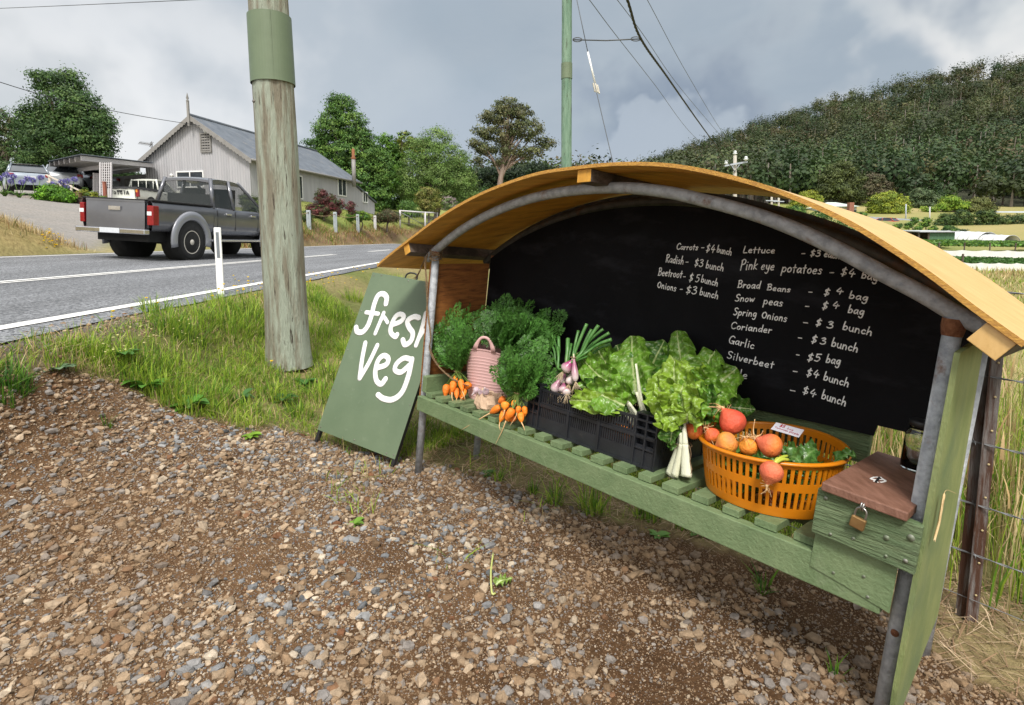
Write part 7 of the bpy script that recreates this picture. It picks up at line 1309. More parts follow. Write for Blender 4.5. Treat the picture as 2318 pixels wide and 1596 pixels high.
def ute(F, paint, root, flare=None, cab0=.72, cab1=2.1, double=True, R_=.37, cover=False):
    wb = 2.98; Wd = .73 if flare else .82; bx0 = -1.05 if flare else -1.13
    def sec(w, zb, zt): return [(w-.16, zb), (w-.03, zb+.04), (w, zb+.22), (w+.005, zb+.40), (w-.015, zt-.06), (w-.045, zt)]
    # bed: sides, tailgate, floor
    mb = MB()
    for s_ in (-1, 1):
        P = []
        for x in np.linspace(bx0+.03, cab0-.03, 12): P.append([F(x, s_*y, z) for y, z in ((Wd-.14, .56), (Wd-.03, .58), (Wd, .76), (Wd+.005, .93), (Wd-.01, 1.08), (Wd-.04, 1.12), (Wd-.10, 1.12), (Wd-.11, .70))])
        mb.grid(P, flip=(s_ > 0))
    vbox(mb, F, bx0+.05, cab0-.04, -Wd+.11, Wd-.11, .62, .70); vbox(mb, F, cab0-.06, cab0-.031, -Wd+.10, Wd-.10, .701, 1.12)
    body = mb.build('bed', paint, root, recalc=True)
    mb = MB(); P = [[F(bx0-.02+.03*(z-.56), y, z) for z in (.60, .66, .80, .92, 1.06, 1.11)] for y in np.linspace(-Wd+.13, Wd-.13, 9)]; mb.grid(P); P = [[F(bx0+.045, y, z) for z in (.60, 1.11)] for y in np.linspace(-Wd+.13, Wd-.13, 3)]; mb.grid(P); vbox(mb, F, bx0-.012, bx0+.05, -Wd+.13, Wd-.13, 1.09, 1.125); tg = mb.build('tailgate', paint, root)
    mb = MB(); vbox(mb, F, bx0-.035, bx0-.012, -.12, .12, .93, 1.0); mb.build('handle', chrome if flare else under, tg)
    for s_ in (-1, 1):
        mb = MB(); vbox(mb, F, bx0-.015, bx0+.13, s_*Wd-.085*(s_ > 0)-.045*(s_ < 0)+.02*(s_ > 0)*0, s_*Wd+.045*(s_ > 0)*.15+.085*(s_ < 0), .68, 1.04); tl = mb.build('tail_light', redl, root, bevel=.012)
        mb = MB(); vbox(mb, F, bx0-.019, bx0+.10, s_*(Wd-.035)-.045, s_*(Wd-.035)+.043, .86, .93) if flare else vbox(mb, F, bx0-.019, bx0+.10, s_*(Wd-.035)-.045, s_*(Wd-.035)+.043, .90, 1.03); mb.build('indicator', white_p if flare else ambl, tl)
    # cab lower body with bonnet
    mb = MB(); st = []
    for x, zt, w in ((cab0-.02, 1.12, Wd), (cab0+.4, 1.11, Wd), (1.4, 1.10, Wd), (cab1+.25, 1.10, Wd), (cab1+.62, 1.10, Wd-.01), (3.0, 1.05, Wd-.02), (3.45, .99, Wd-.05), (3.68, .90, Wd-.10), (3.76, .78, Wd-.14)):
        st.append((x, sec(w, .50 if x < 3.5 else .55, zt)))
    loft(mb, F, st); cabb = mb.build('cab_body', paint, root, recalc=True)
    # greenhouse: roof, pillars and glass
    zr, zb_ = 1.74, 1.10; wr, wb2 = Wd-.20, Wd-.05
    xr0, xr1, xb0, xb1 = cab0+.14, cab1-.28, cab0+.02, cab1+.58
    mb = MB(); P = []
    for i, f in enumerate(np.linspace(0, 1, 9)):
        x = xr0-.03+(xr1-xr0+.06)*f; dz = -.05*(2*f-1)**4; P.append([F(x, y*wr, zr+dz+.035*(1-abs(y)**2.2)) for y in np.linspace(-1.03, 1.03, 11)])
    mb.grid(P, flip=True); P2 = [[p-F.u*.05 for p in r] for r in P]; mb.grid(P2); mb.grid([P[0], P2[0]]); mb.grid([P[-1], P2[-1]], flip=True); mb.grid([[r[0] for r in P], [r[0] for r in P2]], flip=True); mb.grid([[r[-1] for r in P], [r[-1] for r in P2]]); mb.build('roof', paint, root)
    def pill(a, b, w): mb = MB(); mb.tube([a, b], w, 6); mb.build('pillar', paint, root)
    for s_ in (-1, 1):
        pill(F(xb0, s_*wb2, zb_), F(xr0, s_*wr, zr-.01), .045); pill(F(xb1, s_*wb2, zb_-.01), F(xr1, s_*wr, zr-.01), .035)
        xm = [1.45] if double else []
        for x in xm: pill(F(x, s_*wb2, zb_), F(x, s_*wr, zr-.01), .045)
        mb = MB(); mb.grid([[F(xb0+.02, s_*wb2, zb_+.01), F(xr0+.02, s_*wr, zr-.03)], [F(xb1-.03, s_*wb2, zb_+.01), F(xr1-.02, s_*wr, zr-.03)]], smooth=False); mb.build('side_window', gm_, root)
    mb = MB(); mb.grid([[F(xb0+.02, -wb2+.03, zb_+.03), F(xr0, -wr+.03, zr-.05)], [F(xb0+.02, wb2-.03, zb_+.03), F(xr0, wr-.03, zr-.05)]], smooth=False); mb.build('rear_window', gm_, root)
    mb = MB(); mb.grid([[F(xb1, -wb2+.03, zb_), F(xr1, -wr+.03, zr-.04)], [F(xb1, wb2-.03, zb_), F(xr1, wr-.03, zr-.04)]], smooth=False); mb.build('windscreen', gm_, root)
    # dark inside: seats
    mb = MB(); vbox(mb, F, 1.45, 1.60, -.62, -.12, 1.0, 1.55); vbox(mb, F, 1.45, 1.60, .12, .62, 1.0, 1.55); vbox(mb, F, cab0+.25, cab0+.38, -.58, .58, 1.0, 1.40) if double else None; mb.build('seats', under, root)
    # wells, flares, wheels
    for x in (0, wb):
        for s_ in (-1, 1):
            c = F(x, s_*(Wd-.13), R_+.02); mb = MB(); mb.lathe([(.001, .142), (R_+.065, .142), (R_+.065, -.2), (.001, -.2)], c, 26, F.l*s_); mb.build('wheel_well', under, root)
            if flare:
                mb = MB(); q = [F(x+math.cos(a)*(R_+.13), s_*(Wd+.012), R_+.03+math.sin(a)*(R_+.13)) for a in np.linspace(-.25, math.pi+.25, 22)]; mb.tube(q, .095, 8, squash=.035, nrm=F.l); mb.build('wheel_flare', flare, root)
            wheel(F, x, s_*(Wd-.09), R_, root)
    mb = MB(); vbox(mb, F, -.9, 3.4, -Wd+.2, Wd-.2, .36, .56); mb.tube([F(0, -.7, R_), F(0, .7, R_)], .07, 8); mb.tube([F(wb, -.7, R_), F(wb, .7, R_)], .06, 8); mb.build('chassis', under, root)
    mb = MB(); vbox(mb, F, bx0-.15, bx0-.02, -Wd+.02, Wd-.02, .50, .60); o = mb.build('rear_bumper', chrome if flare else paint, root, bevel=.02)
    mb = MB(); vbox(mb, F, bx0-.155, bx0-.15, -.20, .20, .51, .60) if flare else vbox(mb, F, bx0-.16, bx0-.152, -.24, .24, .50, .62); mb.build('number_plate', plate_m, o)
    for x in ((1.2, 2.12) if double else (1.3,)):
        for s_ in (-1, 1): mb = MB(); vbox(mb, F, x-.10, x+.08, s_*(Wd+.012)-.016, s_*(Wd+.012)+.016, .965, 1.0); mb.build('door_handle', chrome if flare else under, root, bevel=.006)
    for s_ in (-1, 1):
        mb = MB(); mb.tube([F(cab1+.38, s_*(Wd-.04), 1.12), F(cab1+.38, s_*(Wd+.09), 1.17)], .02, 6); mb.obox(F(cab1+.38, s_*(Wd+.14), 1.20), F.f*.10, F.l*.19, F.u*.15); mb.build('mirror', paint, root, bevel=.02)
        mb = MB(); vbox(mb, F, .53, 2.42, s_*(Wd+.06)-.09, s_*(Wd+.06)+.09, .385, .435); mb.build('side_step', chrome if flare else under, root, bevel=.015)
    if flare:
        mb = MB()
        for x in (cab0+.1, 1.45, 2.33):
            for s_ in (-1, 1): vbox(mb, F, x-.005, x+.005, s_*(Wd+.001)-.004, s_*(Wd+.001)+.004, .62, 1.06)
        mb.build('door_seam', under, root)
    mb = MB(); vbox(mb, F, bx0+.03, cab0-.04, -Wd+.0, -Wd+.10, 1.121, 1.155); vbox(mb, F, bx0+.03, cab0-.04, Wd-.10, Wd, 1.121, 1.155); vbox(mb, F, bx0-.01, bx0+.06, -Wd+.1, Wd-.1, 1.1255, 1.15); mb.build('bed_rail', under, root, bevel=.012)
greyp = pm('dark_grey_car_paint', (.12, .124, .14), (.15, .154, .17), scale=2, rough=.26, metal=.45, coat=.6, spec=.5); flarep = pm('flare_grey', (.25, .26, .29), (.30, .31, .34), scale=2, rough=.35, metal=.3, coat=.4)
rw = at(432, 585, 11.45); rz0 = float(road_z(-6.9, 11)); FU = Frame((-6.62-.65, 11.5, rz0+.012), (0.13, 1, 0)); FU.u = nrm(V3((.055, 0, 1))); FU.f = nrm(V3((.13, 1, -.005))); FU.l = nrm(np.cross(FU.u, FU.f))
ut = thing('pickup_truck', 'dark grey double cab pickup driving away on the far lane behind the wooden pole', 'pickup truck', tuple(FU.o)); ute(FU, greyp, ut, flarep)
creamp = pm('cream_white_paint', (.66, .67, .60), (.71, .72, .65), scale=3, rough=.35, coat=.3)
wb0 = at(266, 477, 27.6); gz_ = tz(wb0[0]+.3, 29); F2 = Frame((-19.30, 28.9, h+1.42), (-.05, 1, .0)); u2 = thing('pickup_truck', 'cream white single cab pickup with a black bed cover parked by the house', 'pickup truck', tuple(F2.o)); ute(F2, creamp, u2, None, cab0=.75, cab1=1.95, double=False, R_=.34)
mb = MB(); mb.grid([[F2(x, y, 1.16+.06*math.sin(math.pi*(x+1.15)/1.9)*(1-abs(y)**2)) for y in np.linspace(-.84, .84, 9)] for x in np.linspace(-1.15, .72, 10)], flip=False)
for s_ in (-1, 1):
    P = [[F2(x, s_*.875, 1.165), F2(x, s_*.885, 1.06-.035*abs(math.sin(x*7)))] for x in np.linspace(-1.15, .72, 40)]; mb.grid(P, flip=s_ < 0)
P = [[F2(-1.165, y, 1.165), F2(-1.172, y, 1.08-.03*abs(math.sin(y*7)))] for y in np.linspace(-.86, .86, 40)]; mb.grid(P); mb.build('bed_cover', pm('black_canvas', (.03, .032, .035), (.05, .05, .055), scale=8, rough=.7), u2)
mb = MB(); p0, p1_ = F2(-1.180, .42, .80), F2(-1.180, -.42, .80); write(mb, 'TOYOTA', p0, p1_, F2.u*.165, -F2.f, .020, .004, gap=.30, jit=0); mb.build('tailgate_letters', blackm, [c for c in u2.children if c.name.startswith('tailgate')][0])
mb = MB()
for y in (-.55, -.2, .2, .55): mb.tube([F2(.70, y, 1.12), F2(.74, y, 1.66)], .018, 5)
mb.tube([F2(.74, -.6, 1.66), F2(.74, .6, 1.66)], .02, 5); mb.build('rear_rack', creamp, u2)
def car(F, paint, root, hatch=True):
    Wd = .86
    def sec(w, zb, zt): return [(w-.14, zb), (w-.02, zb+.06), (w, zb+.25), (w, zb+.45), (w-.04, zt-.05), (w-.10, zt)]
    mb = MB(); st = [(-2.08, sec(.70, .35, .72)), (-2.02, sec(.80, .28, .90)), (-1.85, sec(.84, .24, .97)), (-1.2, sec(Wd, .22, .98)), (0, sec(Wd, .20, .95)), (1.0, sec(Wd, .22, .93)), (1.6, sec(.84, .24, .86)), (2.0, sec(.78, .28, .74)), (2.15, sec(.66, .34, .60))]; loft(mb, F, st); mb.build('body', paint, root, recalc=True)
    xr0, xr1, xb0, xb1 = (-1.35, .35, -1.92, 1.15) if hatch else (-.75, .35, -1.45, 1.15); zr, zb_, wr, wb2 = 1.46, .94, .60, .76
    mb = MB(); P = [[F(xr0+(xr1-xr0)*f, y*wr, zr-.06*(2*f-1)**2+.03*(1-abs(y)**2)) for y in np.linspace(-1.03, 1.03, 9)] for f in np.linspace(-.06, 1.04, 9)]; mb.grid(P, flip=True); mb.grid([[p-F.u*.04 for p in r] for r in P]); mb.build('roof', paint, root)
    for s_ in (-1, 1):
        for a, b in (((xb0, zb_), (xr0, zr-.05)), ((xb1, zb_-.02), (xr1, zr-.05)), ((-.2, zb_), (-.25, zr-.02))): mb = MB(); mb.tube([F(a[0], s_*wb2, a[1]), F(b[0], s_*wr, b[1])], .045, 6); mb.build('pillar', paint, root)
        mb = MB(); mb.grid([[F(xb0+.1, s_*(wb2-.005), zb_), F(xr0+.02, s_*wr, zr-.06)], [F(xb1-.05, s_*(wb2-.005), zb_), F(xr1, s_*wr, zr-.06)]], smooth=False); mb.build('side_window', glassd, root)
        mb = MB(); mb.obox(F(-1.97, s_*.71, .80), F.f*.20, F.l*.26, F.u*.17); mb.build('tail_light', redl, root, bevel=.03)
    mb = MB(); mb.grid([[F(xb0-.01, -wb2+.05, zb_+.04), F(xr0-.03, -wr+.03, zr-.09)], [F(xb0-.01, wb2-.05, zb_+.04), F(xr0-.03, wr-.03, zr-.09)]], smooth=False); mb.build('rear_window', glassd, root)
    mb = MB(); mb.grid([[F(xb1+.01, -wb2+.05, zb_), F(xr1+.02, -wr+.03, zr-.07)], [F(xb1+.01, wb2-.05, zb_), F(xr1+.02, wr-.03, zr-.07)]], smooth=False); mb.build('windscreen', glassd, root)
    mb = MB(); mb.obox(F(-2.075, 0, .72), F.f*.02, F.l*.46, F.u*.12); mb.build('number_plate', plate_m, root)
    for x in (-1.3, 1.3):
        for s_ in (-1, 1):
            mb = MB(); mb.lathe([(.001, .112), (.36, .112), (.36, -.15), (.001, -.15)], F(x, s_*.75, .32), 20, F.l*s_); mb.build('wheel_well', under, root); wheel(F, x, s_*.78, .31, root, .19, 5)
silv = pm('silver_car_paint', (.24, .28, .32), (.29, .33, .37), scale=2, rough=.28, metal=.5, coat=.5); silv2 = pm('pale_silver_paint', (.42, .45, .48), (.48, .51, .54), scale=2, rough=.28, metal=.4, coat=.5)
for (px, py, Y, fw, pt, hb, lab) in ((62, 440, 29.5, (-.70, .70), silv, True, 'blue silver hatchback parked farthest left with its tail towards the road'), (146, 437, 31.5, (-.62, .78), silv2, False, 'silver sedan parked behind the handrail between hatchback and pergola post'), (190, 438, 34, (-.94, .34), silv2, False, 'white silver sedan parked sideways under the pergola behind the trellis')):
    c = at(px, py, Y); zt_ = tz(c[0], c[1]); F = Frame(c, fw); t = thing('parked_car', lab, 'car', tuple(c), 'cars parked above the driveway'); car(F, pt, t, hb)
# parking terrace the cars stand on
mb = MB(); q = [at(-60, 441, 27.8), at(235, 441, 28.0), at(260, 436, 38), at(-90, 432, 38)]; mb.add([V3((p[0], p[1], q[0][2]-.03+(.0 if i < 2 else .25))) for i, p in enumerate(q)]+[V3((p[0], p[1], q[0][2]-1.6)) for p in q], [(0, 1, 2, 3), (4, 5, 1, 0), (5, 6, 2, 1), (7, 4, 0, 3)], col=V3((.30, .27, .24))); mb.build('parking_area', gm, origin=(0, 0, 0), kind='structure')
# ================================================================ wooded hill
g = np.random.default_rng(5); VS, CS = [], []; nt = 2700
px_ = g.uniform(960, 2560, nt*2); s_ = g.random(nt*2)**1.15*1.06
proto_col = np.array([(.045, .062, .021), (.062, .078, .026), (.034, .05, .019), (.085, .085, .032), (.03, .06, .023), (.085, .068, .033)])
cnt = 0
for px, s in zip(px_, s_):
    if cnt >= nt: break
    p = hill_pt(px, min(s, 1.05)); D = p[1]
    if g.random() > (.55+.45*(D/400)): continue
    cnt += 1; H_ = 7+10*g.random()**1.3*(1.0 if s > .22 else .8); W_ = H_*g.uniform(.30, .45); low = s < .35 and px > 1700 and g.random() < .75; ncl = 13; col = proto_col[g.choice(6, p=[.28, .24, .2, .14, .08, .06])]*g.uniform(.7, 1.35)
    if low or g.random() < .08: col = np.array([(.042, .075, .024), (.058, .092, .028), (.033, .06, .023)])[g.integers(3)]*g.uniform(.7, 1.3)
    v = g.normal(size=(ncl, 3)); v /= np.linalg.norm(v, axis=1)[:, None]; cc = p+np.array([0, 0, H_*.62])+v*np.array([W_, W_, H_*.34])*(g.random((ncl, 1))**.4); n_ = 17
    P = np.repeat(cc, n_, 0)+g.normal(0, 1, (ncl*n_, 3))*np.array([W_*.28, W_*.28, H_*.07]); nv_ = (P-np.repeat(cc, n_, 0))/(W_*.3)*.6+np.repeat(v, n_, 0)*.8+g.normal(0, .35, P.shape)+np.array([0, 0, .5]); nv_ /= np.linalg.norm(nv_, axis=1)[:, None]; a = g.normal(size=P.shape); a -= nv_*(a*nv_).sum(1)[:, None]; a /= np.linalg.norm(a, axis=1)[:, None]; b = np.cross(nv_, a); l = g.uniform(.55, 1.25, (len(P), 1))*.85
    VS.append(np.stack([P-a*l*.6, P+b*l*.38, P+a*l*.6, P-b*l*.38], 1).reshape(-1, 3)); CS.append(np.repeat(col*np.repeat(g.uniform(.75, 1.3, (ncl, 1)), n_, 0)*g.uniform(.9, 1.1, (len(P), 1)), 4, 0))
    w_ = .16+.01*H_; tb = p-np.array([0, 0, 1.5]); tt = p+np.array([g.normal(0, .5), 0, H_*.75]); VS.append(np.array([tb+(-w_, 0, 0), tb+(w_, 0, 0), tt+(w_*.4, 0, 0), tt+(-w_*.4, 0, 0)])); CS.append(np.tile(np.array([(.20, .17, .14), (.10, .08, .065), (.28, .25, .22)])[g.integers(3)], (4, 1)))
VS = np.concatenate(VS); CS = np.concatenate(CS); mass('forest', VS, np.arange(len(VS)).reshape(-1, 4), tree_m, CS, label='dense eucalypt forest covering the hill', cat='forest', kind='stuff')
# ================================================================ valley on the right
tree('gum_tree', 'big olive gum tree on the valley floor behind the white farmhouse', [(1905, 385, 32, 20), (1885, 405, 28, 22), (1925, 410, 32, 26), (1900, 435, 45, 20), (1935, 440, 22, 18), (1870, 430, 18, 16)], 120, (1903, 478), 7000, .8, [(.075, .10, .03), (.10, .125, .04), (.055, .075, .025)], 31, .5, limbs=12)
tree('gum_tree', 'brownish gum tree right of the big olive gum', [(1975, 410, 25, 18), (1960, 430, 22, 22), (1995, 435, 25, 24), (1975, 450, 38, 16)], 124, (1978, 478), 5200, .8, [(.11, .10, .055), (.08, .085, .04), (.13, .11, .065)], 32, .45, limbs=10)
tree('golden_tree', 'large rounded golden green tree beside the white farmhouse', [(2010, 450, 30, 16), (1990, 462, 28, 20), (2032, 462, 24, 20), (2012, 475, 42, 16), (1975, 478, 14, 12)], 98, (2012, 492), 7000, .55, YL, 33, .4, limbs=8)
tree('golden_tree', 'golden shrub tree left of the white farmhouse, above the yellow roof', [(1830, 444, 22, 12), (1812, 456, 24, 12), (1846, 456, 16, 12), (1800, 470, 20, 10)], 108, (1825, 482), 3600, .55, YL, 34, .3, limbs=6)
tree('pale_tree', 'pale green loose tree right of the golden tree', [(2085, 440, 22, 16), (2075, 458, 26, 20), (2105, 460, 24, 20), (2090, 478, 36, 16)], 112, (2090, 494), 5200, .6, [(.09, .13, .06), (.12, .16, .075), (.06, .10, .04)], 35, .35, limbs=8)
tree('conifer', 'dark conifer with tiered branches behind the hedge', [(2122, 425, 6, 18), (2122, 445, 12, 14), (2122, 462, 18, 12), (2122, 478, 22, 10)], 118, (2122, 492), 2600, .55, [(.03, .06, .025), (.05, .09, .03)], 36, .3, limbs=6)
tree('leafy_tree', 'bright yellow green trees behind the long hedge', [(2150, 455, 20, 12), (2135, 468, 18, 12), (2170, 466, 22, 12), (2100, 476, 18, 10)], 100, (2150, 488), 3600, .5, YG, 37, .25, limbs=6)
tree('leafy_tree', 'olive round topped tree behind the long hedge, near the white roof', [(2215, 462, 25, 14), (2200, 474, 26, 10), (2235, 474, 16, 10)], 100, (2215, 488), 3200, .5, [(.10, .12, .035), (.14, .15, .045)], 38, .25, limbs=6)
tree('pine_tree', 'very dark pine mass at the right edge below the hill', [(2300, 395, 40, 35), (2285, 425, 38, 30), (2320, 440, 40, 35), (2270, 440, 22, 20)], 150, (2300, 480), 6000, .9, [(.012, .026, .014), (.02, .036, .018)], 39, .5, limbs=8)
hedge = [(.045, .085, .022), (.07, .115, .028), (.03, .06, .018), (.10, .14, .035)]
for i, (e, lab) in enumerate(((((2140, 498, 18, 14), (2130, 508, 14, 10)), 'leftmost bush of the long dark hedge behind the shed'), (((2180, 492, 24, 16), (2195, 508, 22, 12), (2165, 506, 18, 12)), 'second bush of the long dark hedge from the left'), (((2230, 492, 24, 18), (2225, 512, 28, 14)), 'third bush of the long dark hedge, left of the white tunnel'), (((2268, 502, 22, 16), (2262, 518, 26, 10)), 'fourth bush of the long dark hedge, behind the white tunnel'), (((2310, 505, 28, 20), (2300, 522, 28, 14)), 'rightmost bush of the long dark hedge at the right edge'))): tree('hedge_bush', lab, list(e), 78, (e[0][0], e[0][1]+25), 2600, .4, hedge, 50+i, .15, group='bushes of the long hedge', limbs=4, cat='bush')
for i, (px, py, r, Y, lab) in enumerate(((1800, 478, 22, 66, 'green bush just above the yellow roof, left of the farmhouse'), (1850, 495, 34, 60, 'wide green bush between yellow roof and red roofed coop, left part'), (1895, 515, 30, 55, 'green bush right behind the red roofed coop'), (1945, 488, 14, 88, 'small dark bush at the right end of the farmhouse'), (2150, 520, 16, 66, 'green bush behind the tarp covered shed'), (2180, 528, 14, 64, 'grey green bush between shed and white tunnel'))): tree('bush', lab, [(px, py, r, r*.55), (px+r*.5, py+r*.35, r*.7, r*.4), (px-r*.5, py+r*.3, r*.7, r*.4)], Y, (px, py+r*.7), 2400, .32, MD+DK[:1] if i not in (5,) else [(.10, .14, .07), (.07, .11, .05)], 60+i, .1, limbs=4, cat='bush')
for i, (px, py, r) in enumerate(((1972, 508, 8), (1992, 518, 9), (2012, 522, 12), (2030, 514, 8), (2056, 512, 9), (2078, 518, 7), (2094, 504, 12), (2110, 520, 9), (1950, 500, 8), (2068, 500, 8))): tree('orchard_tree', ['small orchard tree beside the red car', 'small orchard tree above the crop rows, second from the left', 'dark bushy orchard tree left of the tarp shed', 'thin orchard tree behind the dark bushy one', 'bright orchard tree standing in front of the grey fence', 'tiny orchard tree just left of the shed roof', 'tallest orchard tree against the end of the grey fence', 'orchard tree right above the shed roof', 'orchard tree at the edge of the yellow roof, farthest left', 'tiny orchard tree close against the grey fence'][i], [(px, py, r, r*.9), (px+r*.4, py-r*.4, r*.6, r*.6)], 62+i*.6, (px, py+r*1.5), 700, .28, MD+YG[:1], 80+i, .06, group='young orchard trees', limbs=3)
whw = pm('white_weatherboard', (.62, .62, .60), (.68, .68, .66), scale=2, rough=.7); grf = pm('pale_green_roof', (.50, .58, .52), (.56, .63, .57), scale=.6, rough=.5); brick = pm('red_brick', (.22, .09, .06), (.30, .13, .09), scale=6, rough=.9)
fc = at(1903, 486, 100); fh = thing('farmhouse', 'white farmhouse with a pale green hipped roof and brick chimney in the valley', 'house', tuple(fc)); k = 100/CF; mb = MB(); mb.box(fc+V3((0, 3, 9*k)), 68*k, 6, 18*k); mb.build('wall', whw, fh)
mb = MB(); a = fc+V3((0, 3, 17.9*k)); w_, d_ = 38*k, 3.6; mb.add([a+V3((-w_, -d_, 0)), a+V3((w_, -d_, 0)), a+V3((w_, d_, 0)), a+V3((-w_, d_, 0)), a+V3((-12*k, 0, 12*k)), a+V3((8*k, 0, 12*k))], [(0, 1, 5, 4), (1, 2, 5), (2, 3, 4, 5), (3, 0, 4), (3, 2, 1, 0)]); rf = mb.build('roof', grf, fh)
mb = MB(); mb.box(at(1924, 474, 98.6)+V3((0, 0, 0)), 10*k, 10*k, 30*k); mb.build('chimney', brick, fh)
for px in (1885, 1900, 1912, 1935): mb = MB(); mb.box(at(px, 480, 99.9), 5*k, .1, 8*k); mb.build('window', glassd, fh)
irf = pm('grey_fence_iron', (.36, .40, .46), (.44, .48, .54), scale=2, rough=.6); fa, fb = at(1966, 507, 88), at(2122, 517, 84); fe = thing('iron_fence', 'long blue grey iron fence below the golden tree', 'fence', tuple((fa+fb)/2)); mb = MB(); rows = []
for i, f in enumerate(np.linspace(0, 1, 240)): p = fa+(fb-fa)*f+V3((0, .03*[0, 1, 0, -1][i % 4], 0)); rows.append([p-V3((0, 0, .6)), p+V3((0, 0, 1.15))])
mb.grid(rows, smooth=False); mb.build('sheet', irf, fe)
for f in (0, .33, .66, 1): mb = MB(); p = fa+(fb-fa)*f+V3((0, .12, 0)); mb.box(p, .1, .1, 2.2); mb.build('post', trimm, fe)
redp = pm('red_car_paint', (.40, .035, .03), (.46, .05, .04), scale=2, rough=.3, coat=.5); c = at(1998, 510, 86); c[2] -= .35; F = Frame(c, (-.45, .9)); rc = thing('parked_car', 'small red car parked in front of the blue grey iron fence', 'car', tuple(c)); car(F, redp, rc, True)
for i, (px, y0, y1, Y, lab) in enumerate(((2050, 462, 500, 86, 'thin pale pole in front of the golden tree'), (2104, 468, 502, 84, 'thin wooden pole left of the conifer'))): b_ = at(px, y1, Y); t = thing('thin_pole', lab, 'pole', tuple(b_)); mb = MB(); mb.tube([b_-V3((0, 0, .5)), at(px, y0, Y)], .09, 6); mb.build('shaft', pergm if i else irf, t); mb = MB(); mb.box(at(px, y0+2, Y), .3, .1, .1); mb.build('cap', trimm, t)
# shed with green tarp
sa = at(2117, 549, 52); k = 52/CF; sh = thing('farm_shed', 'low open shed with a flat grey roof and a green tarp side', 'shed', tuple(sa)); mb = MB(); mb.hexa([sa+V3((-42*k, -.3, 23*k)), sa+V3((48*k, -.3, 23*k)), sa+V3((44*k, 3.4, 27*k)), sa+V3((-36*k, 3.4, 27*k))], [sa+V3((-42*k, -.3, 25*k)), sa+V3((48*k, -.3, 25*k)), sa+V3((44*k, 3.4, 29*k)), sa+V3((-36*k, 3.4, 29*k))]); mb.build('roof', pm('pale_grey_roof', (.40, .41, .42), (.47, .48, .49), scale=2, rough=.6), sh)
tarp = pm('green_tarp', (.05, .12, .06), (.075, .155, .08), scale=3, rough=.6); mb = MB(); mb.grid([[sa+V3((x*k, .02*math.sin(x*.9)+.0, z*k)) for z in (-1, 6, 12, 22)] for x in np.linspace(-16, 42, 30)]); mb.build('tarp', tarp, sh)
mb = MB(); mb.grid([[sa+V3((42*k, y, z*k)) for z in (-1, 26)] for y in (0, 3)]); mb.grid([[sa+V3((x*k, 3.1, z*k)) for z in (-1, 26)] for x in (-38, 42)]); mb.build('side_wall', darkwood, sh)
for x in (-39, -17): mb = MB(); mb.box(sa+V3((x*k, 0, 11*k)), .12, .12, 23*k); mb.build('post', darkwood, sh)
# tunnel houses
plm = pm('tunnel_film', (.62, .65, .66), (.70, .72, .73), scale=3, rough=.35); hoopm = pm('hoop_steel', (.35, .36, .37), rough=.5)
for (x0, x1, y0, y1, Y, lab) in ((2206, 2264, 526, 549, 60, 'larger white plastic tunnel greenhouse by the hedge'), (2266, 2312, 533, 551, 58, 'smaller white plastic tunnel with its end towards the right edge')):
    a, b = at(x0, y1, Y), at(x1, y1, Y); W_ = (b-a)[0]; H_ = (y1-y0)*Y/CF; c = (a+b)/2; t = thing('tunnel_greenhouse', lab, 'greenhouse', tuple(c)); mb = MB(); dv = V3((-1.6, 3.5, .2)); rows = [[c+dv*f+V3((math.cos(th)*W_*.42, 0, math.sin(th)*H_)) for th in np.linspace(0, math.pi, 15)] for f in np.linspace(0, 1, 5)]; mb.grid(rows, flip=True); mb.build('film', plm, t)
    for f in (-.005, .25, .5, .75, 1): mb = MB(); mb.tube([c+dv*f+V3((math.cos(th)*W_*.425, 0, math.sin(th)*H_*1.01)) for th in np.linspace(0, math.pi, 15)], .035, 5); mb.build('hoop', hoopm, t)
wr_ = at(2300, 488, 96); t = thing('farm_building', 'long building with a pale metal roof behind the hedge at the right edge', 'farm building', tuple(wr_-V3((0, 0, 2)))); mb = MB(); mb.box(wr_+V3((2, 4, -1.3)), 8, 6, 2.4); mb.build('wall', whw, t); mb = MB(); mb.hexa([wr_+V3((-3, 0, -.25)), wr_+V3((7, 0, -.25)), wr_+V3((7, 4, .75)), wr_+V3((-3, 4, .75))], [wr_+V3((-3, 0, -.1)), wr_+V3((7, 0, -.1)), wr_+V3((7, 4, .9)), wr_+V3((-3, 4, .9))]); mb.build('roof', irf, t)
# netting enclosure with crop beds
net = pm('white_netting', (.62, .62, .60), (.70, .70, .68), scale=2, rough=.8, bump=.2); NP = {'a': at(2124, 588, 40), 'b': at(2330, 590, 40), 'c': at(2178, 616, 33), 'd': at(2340, 618, 33)}
for q in NP.values(): q[2] = min(q[2], 10)
ne = thing('crop_netting', 'white netting wall round a bed of crops in the paddock', 'netting', tuple(NP['c'])); hts = {'a': 26*40/CF, 'b': 26*40/CF, 'c': 26*33/CF, 'd': 26*33/CF}
for p, q in (('a', 'b'), ('a', 'c'), ('c', 'd')):
    mb = MB(); rows = []
    for f in np.linspace(0, 1, 40): b_ = NP[p]+(NP[q]-NP[p])*f; hh = hts[p]*(1-f)+hts[q]*f; hh *= 1-.10*math.sin(math.pi*((f*4) % 1)); rows.append([b_+V3((0, .05*math.sin(f*50+z), hh*z-.1)) for z in (0, .5, 1)])
    mb.grid(rows); mb.build('net', net, ne)
for p in NP: mb = MB(); mb.box(NP[p]+V3((0, .08, .4)), .08, .08, hts[p]*2); mb.build('post', darkwood, ne)
for f in (.28, .56, .84): mb = MB(); mb.box(NP['a']+(NP['b']-NP['a'])*f+V3((0, .08, .4)), .06, .06, 1.7); mb.build('post', darkwood, ne)
